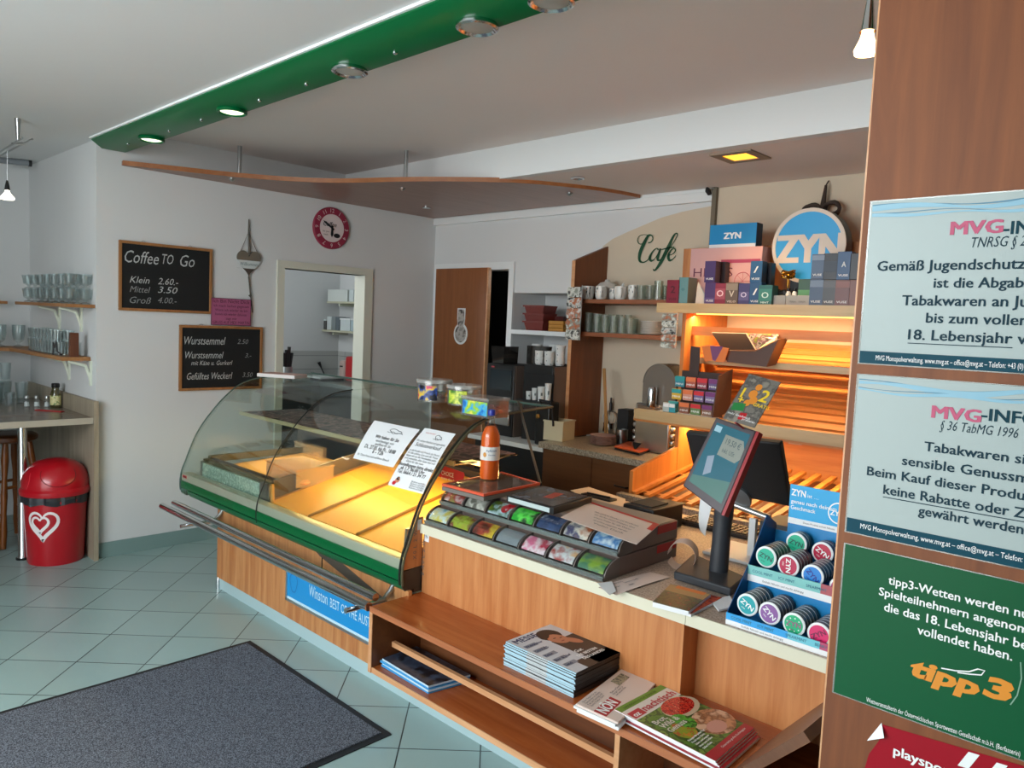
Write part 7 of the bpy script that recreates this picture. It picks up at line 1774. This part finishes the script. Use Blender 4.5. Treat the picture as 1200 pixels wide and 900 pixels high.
for px, nm in ((925, 'left'), (932.5, 'right')):
    x_, z_ = xz(px, 328, 4.03)
    t = thing('small_bottle', nm+' little white bottle with dark cap behind the pale cartons', 'bottle', (x_, 4.03, TZ), group='little white bottles on the bread shelf')
    MB().lathe([(0, .0005), (.013, .0005), (.014, .004), (.014, .07), (.008, .08), (0, .08)], (x_, 4.03, TZ), 14).build('body', mWhite, t)
    MB().lathe([(.009, .08), (.009, .095), (0, .096)], (x_, 4.03, TZ), 12).build('cap', mBlack, t)
carton(936, 950, 327, 345, 4.02, .05, '#1f5a3a', 'dark green carton behind the long pale one', band=[(.3, .6, '#5fae6a')], z0=TZ+.0005)
xg, zg = xz(922, 322, 4.05)
t = thing('gold_bow', 'small crumpled golden bow in front of the round sign', 'bow', (xg, 4.06, TZ))
rnd = random.Random(2)
b = MB()
for k in range(9): b.tube([V((xg+.035*math.cos(a+k), 4.07+.012*math.sin(2*a), zg+.018*math.sin(a)+.004*(k % 3))) for a in [i/10*6.283 for i in range(10)]], .004, 5, True)
b.tube([V((xg, 4.075, zg-.02)), V((xg, 4.08, TZ+.001))], .006, 6)
b.build('ribbon', mat('gold', '#a8752a', .25, .9), t)
zt_, xq, _ = carton(949.5, 963.5, 327, 356, y, .06, '#3f5f8a', 'steel blue carton at the bottom of the right stack', band=[(.7, .95, '#7f98b8')], txt=[('VUSE', .12, .016, .7)], tcol=mI)
zt2, *_ = carton(965, 978, 328, 356, y, .06, '#43484f', 'grey carton at the bottom of the right stack', band=[(.7, .95, '#6a7078')], txt=[('VUSE', .12, .016, .7)], tcol=mI)
zt3, *_ = carton(979.5, 995, 328, 356, y, .06, '#7d3f3c', 'rusty red carton at the bottom of the right stack', band=[(.7, .95, '#a06a64')], txt=[('VUSE', .12, .016, .7)], tcol=mI)
carton(996, 1004, 328, 356, y, .06, '#8f4a38', 'half hidden brick red carton beside the partition')
carton(952, 965, 298, 327, y, .06, '#51719c', 'pale blue carton on top of the right stack', z0=zt_+.0005, band=[(.75, .95, '#8aa4c4')], txt=[('VUSE', .12, .016, .7)], tcol=mI)
carton(966, 980.5, 297, 327, y, .06, '#1c2636', 'navy carton on top of the right stack', z0=zt2+.0005, band=[(.3, .7, '#2f3f56')])
carton(982, 996, 295, 327, y, .06, '#1f5f9a', 'bright blue carton on top of the right stack', z0=zt3+.0005, txt=[('VUSE', .12, .016, .7), ('A', .45, .04, .3)], tcol=mI)
carton(997, 1006, 297, 327, y, .06, '#1a2230', 'almost black carton on top of the right stack by the partition', z0=zt3+.0005)
# pink banner carton and blue carton on it
xa, zt_ = xz(810, 291, 4.09); xb_, _ = xz(894, 289, 4.09); zt_ = xz(850, 290, 4.09)[1]
t = thing('pink_carton', 'wide pale pink carton with a city skyline print at the back', 'box', ((xa+xb_)/2, 4.13, TZ))
MB().box(xa, xb_, 4.09, 4.19, TZ+.0005, zt_).build('carton', mat('carton_pink2', '#d0a09c', .5), t, bev=.001)
b = MB(); xw_ = xb_-xa; zh_ = zt_-TZ
b.text('HEETS', (xa+xw_*.06, 4.0884, TZ+zh_*.50), X_, Z_, .075, fit=xw_*.56, bold=-.0, m=mat('pink_ink', '#6a2f48', .5))
b.use(mat('pink_ink2', '#a83a5a', .5)).box(xa+xw_*.45, xa+xw_*.98, 4.0884, 4.0892, TZ+zh_*.73, TZ+zh_*.79)
b.use(mat('pink_skyline', '#c0606a', .5))
rnd = random.Random(4)
for k in range(22):
    x_ = xa+xw_*(.02+.043*k); b.box(x_, x_+xw_*.036, 4.0888, 4.0896, TZ+.002, TZ+zh_*rnd.uniform(.12, .34))
b.tube([V((xa+xw_*.76+.05*math.cos(i/24*6.283), 4.089, TZ+zh_*.42+.05*math.sin(i/24*6.283))) for i in range(24)], .002, 4, True)
for i in range(8): b.tube([V((xa+xw_*.76, 4.089, TZ+zh_*.42)), V((xa+xw_*.76+.05*math.cos(i/8*6.283), 4.089, TZ+zh_*.42+.05*math.sin(i/8*6.283)))], .001, 4)
b.prism([V((xa+xw_*.88, 4.0884, TZ+.002)), V((xa+xw_*.95, 4.0884, TZ+.002)), V((xa+xw_*.915, 4.0884, TZ+zh_*.62))], (0, .0006, 0))
b.build('print', None, t)
xa, z1_ = xz(832.5, 264, 4.11); xb_, _ = xz(887, 263, 4.11)
t = thing('blue_carton', 'bright blue carton with white lettering lying on the pink one', 'box', ((xa+xb_)/2, 4.14, zt_))
zc0 = zt_+.0005; zc1 = z1_
MB().box(xa, xb_, 4.11, 4.185, zc0, zc1).build('carton', mat('blue_carton', '#0f86c0', .35), t, bev=.001)
b = MB().use(mWhite).box(xa, xb_, 4.1092, 4.1098, zc0, zc0+(zc1-zc0)*.15)
b.text('ZYN', ((xa+xb_)/2, 4.1088, zc0+(zc1-zc0)*.38), X_, Z_, .05, 'C', (xb_-xa)*.36, .09, 0, mWhiteInk)
b.use(mat('blue_dark_side', '#123a52', .4)).box(xb_, xb_+.001, 4.112, 4.183, zc0, zc1)
b.build('print', None, t)
# round sign
cs = at(947, 289, 1, 4.16); rs = (at(990, 289, 1, 4.16).x-at(904, 289, 1, 4.16).x)/2
zb_ = TZ+.001
cs.z = at(947, 288, 1, 4.16).z
t = thing('round_sign', 'big round blue light box with cream rim and bold lettering', 'sign', (cs.x, 4.2, cs.z-rs))
M = basis((cs.x, 4.16, cs.z), X_, Z_)     # normal -Y
MB().lathe([(0, -.095), (rs*.985, -.095), (rs, -.09), (rs, -.002)], n=56, M=M).build('housing', mat('sign_housing', '#2a3138', .4), t)
MB().lathe([(rs, -.002), (rs, .006), (rs*.90, .006), (rs*.90, .001)], n=56, M=M).build('rim', mat('sign_cream', '#e6d5c4', .5), t)
MB().lathe([(0, .0), (rs*.90, .0), (rs*.90, .003), (0, .003)], n=56, M=M).build('face', mat('sign_face_blue', '#2a98cc', .4, emit='#1f86bc', es=.12), t)
b = MB(); b.text('ZYN', (cs.x+rs*.04, 4.1560, cs.z-rs*.42), X_, Z_, rs*1.02, 'C', rs*1.74, .099, 0, mat('sign_cream')); b.build('lettering', None, t)
MB().box(cs.x-.10, cs.x+.10, 4.19, 4.24, zb_, cs.z-rs+.02).build('stand', mBlack, t)
# wicker bow hanging on the wall above the sign
bw = at(964, 246, 1, 4.40)
t = thing('wicker_bow', 'dark wicker bow ornament hanging on the wall above the round sign', 'ornament', (bw.x, 4.40, bw.z-.05))
mWk = mat('wicker', '#3a2c24', .8, bump=.4, scale=60)
b = MB()
for s in (-1, 1):
    for k in range(3): b.tube([V((bw.x+s*(.055+.05*math.cos(a)*(.8+.1*k)), 4.40-.012*k, bw.z+(.035-.004*k)*math.sin(a)*(1.2 if s > 0 else 1))) for a in [i/14*6.283 for i in range(14)]], .011, 6, True)
b.build('loops', mWk, t)
MB().tube([V((bw.x+.0, 4.40, bw.z-.03)), V((bw.x+.0, 4.40, bw.z+.03)), V((bw.x+.005, 4.41, bw.z+.14))], [.022, .016, .008], 8).build('knot', mWk, t)
MB().tube([V((bw.x-.06, 4.39, bw.z+.0)), V((bw.x-.12, 4.38, bw.z-.015)), V((bw.x-.14, 4.36, bw.z-.05))], [.010, .008, .003], 6).build('tail', mWk, t)
MB().tube([V((bw.x+.005, 4.41, bw.z+.14)), V((bw.x+.005, YB-.014, bw.z+.17))], .004, 6).build('hanger', mWk, t)
# recessed halogen lamps in the lowered rear ceiling
SZc = 2.576
fr = [onpl(*q, (0, 0, SZc), Z_) for q in ((831, 182), (884, 175), (905, 182), (852, 191))]
c = sum(fr, V())/4
t = thing('square_downlight', 'square recessed ceiling lamp glowing orange above the bread shelf', 'lamp', (c.x, c.y, SZc-.01))
M = Tm((c.x, c.y, SZc), 0)
sxx, syy = (fr[1]-fr[0]).length/2, (fr[3]-fr[0]).length/2
sxx = syy = (sxx+syy)/2
b = MB(); 
for q in ((-sxx, sxx, -syy, -syy*.6), (-sxx, sxx, syy*.6, syy), (-sxx, -sxx*.6, -syy*.6, syy*.6), (sxx*.6, sxx, -syy*.6, syy*.6)): b.box(q[0], q[1], q[2], q[3], -.008, -.0005, M)
b.build('frame', mat('lamp_frame', '#8d7d6a', .5), t)
MB().box(-sxx*.6, sxx*.6, -syy*.6, syy*.6, -.004, -.001, M).build('lens', lampglow('halogen_glow', '#ffa52a', 1.6), t)
l = bpy.data.lights.new('downlight_light', 'SPOT'); l.energy = 14; l.color = (1, .62, .28); l.spot_size = R(110); l.spot_blend = .7; l.shadow_soft_size = .06
lo = bpy.data.objects.new('downlight_light', l); COL.objects.link(lo); lo.location = (c.x, c.y, SZc-.03)
c = onpl(677, 208, (0, 0, SZc), Z_)
t = thing('recessed_spot', 'small round chrome ceiling spot near the end of the canopy', 'lamp', (c.x, c.y, SZc-.01))
MB().lathe([(.045, -.0005), (.045, -.008), (.032, -.010), (.028, -.002)], (c.x, c.y, SZc), 20).build('ring', mChrome, t)
MB().lathe([(0, -.004), (.028, -.004), (.028, -.0005)], (c.x, c.y, SZc), 16).build('lens', mLensOff, t)
c = at(833, 224, 1, YB-.06)
t = thing('cable_spot', 'small dark clamp spot on the white cornice by the brown strip', 'lamp', (c.x, c.y, c.z))
MB().lathe([(0, -.02), (.014, -.02), (.018, .01), (.008, .03), (0, .03)], n=12, M=Tm((c.x-.02, YB-.055, c.z), 0, R(50), 0)).build('head', mBlackM, t)
MB().tube([V((c.x-.02, YB-.055, c.z)), V((c.x+.0, YB-.04, c.z+.02)), V((c.x+.01, YB-.032, c.z+.02))], .005, 6).build('arm', mSteel, t)
# pendant lamp beside the partition
pb = at(1016, 48, 1, 1.62)
t = thing('pendant_lamp', 'small bare pendant bulb glowing beside the wooden partition', 'lamp', (pb.x, pb.y, pb.z-.03))
MB().tube([V((pb.x, pb.y, pb.z+.09)), V((pb.x, pb.y, ZC-.001))], .0022, 6).build('cord', mBlack, t)
MB().lathe([(0, .085), (.006, .085), (.010, .05), (.014, .022), (.016, .018), (0, .018)], (pb.x, pb.y, pb.z), 16).build('holder', mChrome, t)
MB().lathe([(.0, .018), (.011, .018), (.014, .004), (.024, -.018), (.022, -.026), (0, -.030)], (pb.x, pb.y, pb.z), 20).build('bulb', lampglow('pendant_glow', '#ffd0a0', 2.5), t)
l = bpy.data.lights.new('pendant_light', 'POINT'); l.energy = 1.2; l.color = (1, .75, .5); l.shadow_soft_size = .03
lo = bpy.data.objects.new('pendant_light', l); COL.objects.link(lo); lo.location = (pb.x, pb.y, pb.z-.05)
# ------------------------------------------------------------------ notices on the partition
mLam = mat('laminate_shaded', '#a6b3b1', .35, spec=.3); mTealD = mat('teal_footer', '#0a4252', .5, spec=.15); mTxtD = mat('poster_title', '#123c48', .6, spec=.15); mTxt = mat('poster_text', '#1f3a46', .6, spec=.15); mMag = mat('poster_magenta', '#b8456a', .5)  # white notice sheets greyed in colour to look shaded
mSmk = mat('smoke_blue', '#7fb0c4', .4); mSmk2 = mat('smoke_deep', '#3f7a94', .4)
def width(s, bold=0., shear=0.):
    vs, _ = text_geom(s, bold if bold >= .1 else 0., shear); return max(v[0] for v in vs)-min(v[0] for v in vs)
def P_(px, py, d): return at(px, py, 1, PY-d)
def poster(lab, tl, bl, wd, colr, name='notice_poster'):
    a, c = P_(*tl, .001), P_(*bl, .001)
    t = thing(name, lab, 'poster', (a.x+wd/2, PY-.001, c.z))
    x0 = (a.x+c.x)/2
    MB().box(x0, x0+wd, PY-.0016, PY-.0003, c.z, a.z).build('sheet', colr, t)
    MB().box(x0-.003, x0, PY-.0018, PY-.0003, c.z-.002, a.z+.002).box(x0, x0+wd, PY-.0018, PY-.0003, a.z, a.z+.002).box(x0, x0+wd, PY-.0018, PY-.0003, c.z-.002, c.z).build('laminate_edge', glass('laminate_edge', '#e2e6e0', .12, .1, .25, '#b8c0b8'), t)
    return t, x0, a.z, c.z
def putline(b, s, px, py, sub, px2, capx, m_, bold=.02, shear=0.):
    """text whose first part `sub` spans px..px2 at baseline py; capx = capital height in pixels"""
    o = P_(px, py, .0022); e = P_(px2, py, .0022); h = P_(px, py-capx, .0022)
    f = (e.x-o.x)*width(s, bold, shear)/width(sub, bold, shear)
    b.text(s, o, X_, Z_, (h.z-o.z)/.70, 'L', f, bold, shear, m_)
    return o, f
def smoke(b, x0, x1, z, amp, seed):
    rnd = random.Random(seed); ph = rnd.uniform(0, 6)
    for m_, off, w0, k in ((mSmk, 0, .010, 7), (mSmk2, .004, .0035, 6), (mSmk, -.012, .006, 9), (mSmk2, -.008, .002, 8)):
        P = []; W_ = []
        for i in range(40):
            u = i/39; x = x0+(x1-x0)*u
            P.append(V((x, PY-.0021-.00004*k, z+off-.010+amp*(.5*math.sin(u*k+ph)+.5*math.sin(u*k*1.7+off*300))*(.25+.9*u)))); W_.append(w0*(.35+.65*abs(math.sin(u*5+ph))))
        b.ribbon(P, W_, (0, -1, 0), m_)
# 1
t, x0, z1, z0 = poster('uppermost shade-tinted white youth protection notice on the wooden partition', (1021, 237), (1008, 425), .432, mLam)
b = MB(); smoke(b, x0+.002, x0+.43, z1-.004, .012, 3)
b.use(mTealD).box(x0, x0+.432, PY-.0020, PY-.0016, z0, P_(1010, 411, .0).z)
o, f = putline(b, 'MVG', 1114, 275, 'MVG', 1174, 15, mMag, .07)
putline(b, '-INFO', 1176, 274.5, '-IN', 1206, 15, mTxtD, .05)
putline(b, 'TNRSG § 2a Abs. 1', 1138, 290, 'TNRSG § 2a', 1208, 12, mTxt, -.005, .25)
putline(b, 'Gemäß Jugendschutzgesetz', 1028, 317.5, 'Gemäß Jugendschutz', 1201, 11.5, mTxt, .035)
putline(b, 'ist die Abgabe von', 1094, 337, 'ist die Abgab', 1199, 11.5, mTxt, .035)
putline(b, 'Tabakwaren an Jugendliche', 1057, 357.5, 'Tabakwaren an Ju', 1204, 11.7, mTxt, .035)
putline(b, 'bis zum vollendeten', 1085, 378, 'bis zum voller', 1203, 11.7, mTxt, .035)
o, f = putline(b, '18. Lebensjahr verboten.', 1064, 397.5, '18. Lebensjahr', 1186, 11.8, mTxt, .035)
b.use(mTxt).box(o.x, o.x+f*.585, PY-.0024, PY-.0020, o.z-.0075, o.z-.0060)
putline(b, 'MVG Monopolverwaltung, www.mvg.at – office@mvg.at – Telefon: +43 (0)1 319 00', 1026, 422, 'MVG Monopolverwaltung, www.mvg.at – office@mvg.at – Telefon: +43 (0)', 1200, 6, mWhiteInk, .01)
b.build('print', None, t)
# 2
t, x0, z1, z0 = poster('second shade-tinted white notice about sensitive goods on the wooden partition', (1007, 439), (991, 622), .432, mLam)
b = MB(); smoke(b, x0+.002, x0+.43, z1-.004, .012, 9)
b.use(mTealD).box(x0, x0+.432, PY-.0020, PY-.0016, z0, P_(994, 606, .0).z)
putline(b, 'MVG', 1092, 489, 'MVG', 1149, 14, mMag, .07); putline(b, '-INFO', 1150, 492, '-INF', 1196, 14, mTxtD, .05)
putline(b, '§ 36 TabMG 1996', 1101, 503, '§ 36 TabMG 1996', 1194, 11, mTxt, -.005, .25)
putline(b, 'Tabakwaren sind', 1083, 528, 'Tabakwaren si', 1202, 11, mTxt, .035)
putline(b, 'sensible Genussmittel.', 1057, 544.5, 'sensible Genussn', 1201, 11, mTxt, .035)
putline(b, 'Beim Kauf dieser Produkte dürfen', 1016, 556, 'Beim Kauf dieser Produ', 1203, 14, mTxt, .035) if False else putline(b, 'Beim Kauf dieser Produkte dürfen', 1016, 556.5, 'Beim Kauf dieser Produ', 1203, 10.5, mTxt, .035)
o, f = putline(b, 'keine Rabatte oder Zugaben', 1035, 578.5, 'keine Rabatte oder Z', 1204, 11, mTxt, .035)
b.use(mTxt).box(o.x, o.x+f, PY-.0024, PY-.0020, o.z-.0065, o.z-.0050)
putline(b, 'gewährt werden.', 1076, 603, 'gewährt werder', 1200, 11, mTxt, .035)
putline(b, 'MVG Monopolverwaltung, www.mvg.at – office@mvg.at – Telefon: +43 (0)1 319 00', 1008, 619, 'MVG Monopolverwaltung, www.mvg.at – office@mvg.at – Telefon', 1200, 6, mWhiteInk, .01)
b.build('print', None, t)
# 3
mGrP = mat('poster_green', '#03532f', .4, spec=.2); mOr = mat('logo_orange', '#dc8a1c', .4)
t, x0, z1, z0 = poster('green betting age notice with orange logo on the wooden partition', (990, 637), (978, 811), .405, mGrP)
b = MB()
putline(b, 'tipp3-Wetten werden nur von', 1041, 684, 'tipp3-Wetten werden n', 1199, 9.8, mWhiteInk, .03)
putline(b, 'Spielteilnehmern angenommen', 1030, 697, 'Spielteilnehmern angenor', 1203, 9.5, mWhiteInk, .03)
putline(b, 'die das 18. Lebensjahr bereits', 1036, 715.5, 'die das 18. Lebensjahr b', 1199, 10, mWhiteInk, .03)
putline(b, 'vollendet haben.', 1075, 742.5, 'vollendet haben.', 1189, 10.5, mWhiteInk, .03)
putline(b, 'tipp', 1066, 790, 'tipp', 1150, 20, mOr, .12, .16); putline(b, '3', 1151, 813, '3', 1188, 23, mOr, .12, .12)
o = P_(1106, 783, .0024)
b.ribbon([P_(*q, .0026) for q in ((1103, 783), (1120, 786), (1136, 787), (1146, 784), (1154, 786), (1150, 791), (1136, 790), (1122, 788))], .0022, (0, -1, 0), mWhiteInk)
b.ribbon([P_(*q, .0026) for q in ((1196, 776), (1197, 795), (1192, 815), (1184, 826))], .0018, (0, -1, 0), mat('pale_green_ink', '#7fa890', .5))
putline(b, 'Wettveranstalterin der Österreichischen Sportwetten Gesellschaft m.b.H. (Berfasserin)', 1015, 822, 'Wettveranstalterin der Österreichischen Sportwetten Gesellschaft m.b.H.', 1170, 5.5, mWhiteInk, .01)
b.build('print', None, t)
# 4 red curled sticker
t = thing('notice_poster', 'red sticker with curled white corner at the foot of the wooden partition', 'poster', P_(1120, 920, .001))
mRedP = mat('sticker_red', '#98081e', .4, spec=.2)
pts = [P_(*q, .0012) for q in ((1030, 868), (1034, 849), (1200, 898), (1330, 936), (1330, 1010), (1008, 930), (1012, 905), (1018, 884))]
MB().prism(pts, (0, .0009, 0)).build('sheet', mRedP, t)
cA, cB, cC = P_(1033, 847, .001), P_(1016, 868, .001), P_(1036, 865, .012)
MB().prism([cA, cB, cC], (0, .0006, 0)).build('curled_corner', mPaper, t)
b = MB(); putline(b, 'playsports', 1047, 884, 'playspor', 1115, 11, mWhiteInk, .045)
for px in (1122, 1155):
    b.use(mWhiteInk).add([P_(px, 897+(px-1122)*.38, .0020), P_(px+13, 901+(px-1122)*.38, .0020), P_(px+26, 885+(px-1122)*.38, .0020), P_(px+13, 881+(px-1122)*.38, .0020)], [(0, 1, 2, 3)], None, True)
b.build('print', None, t)
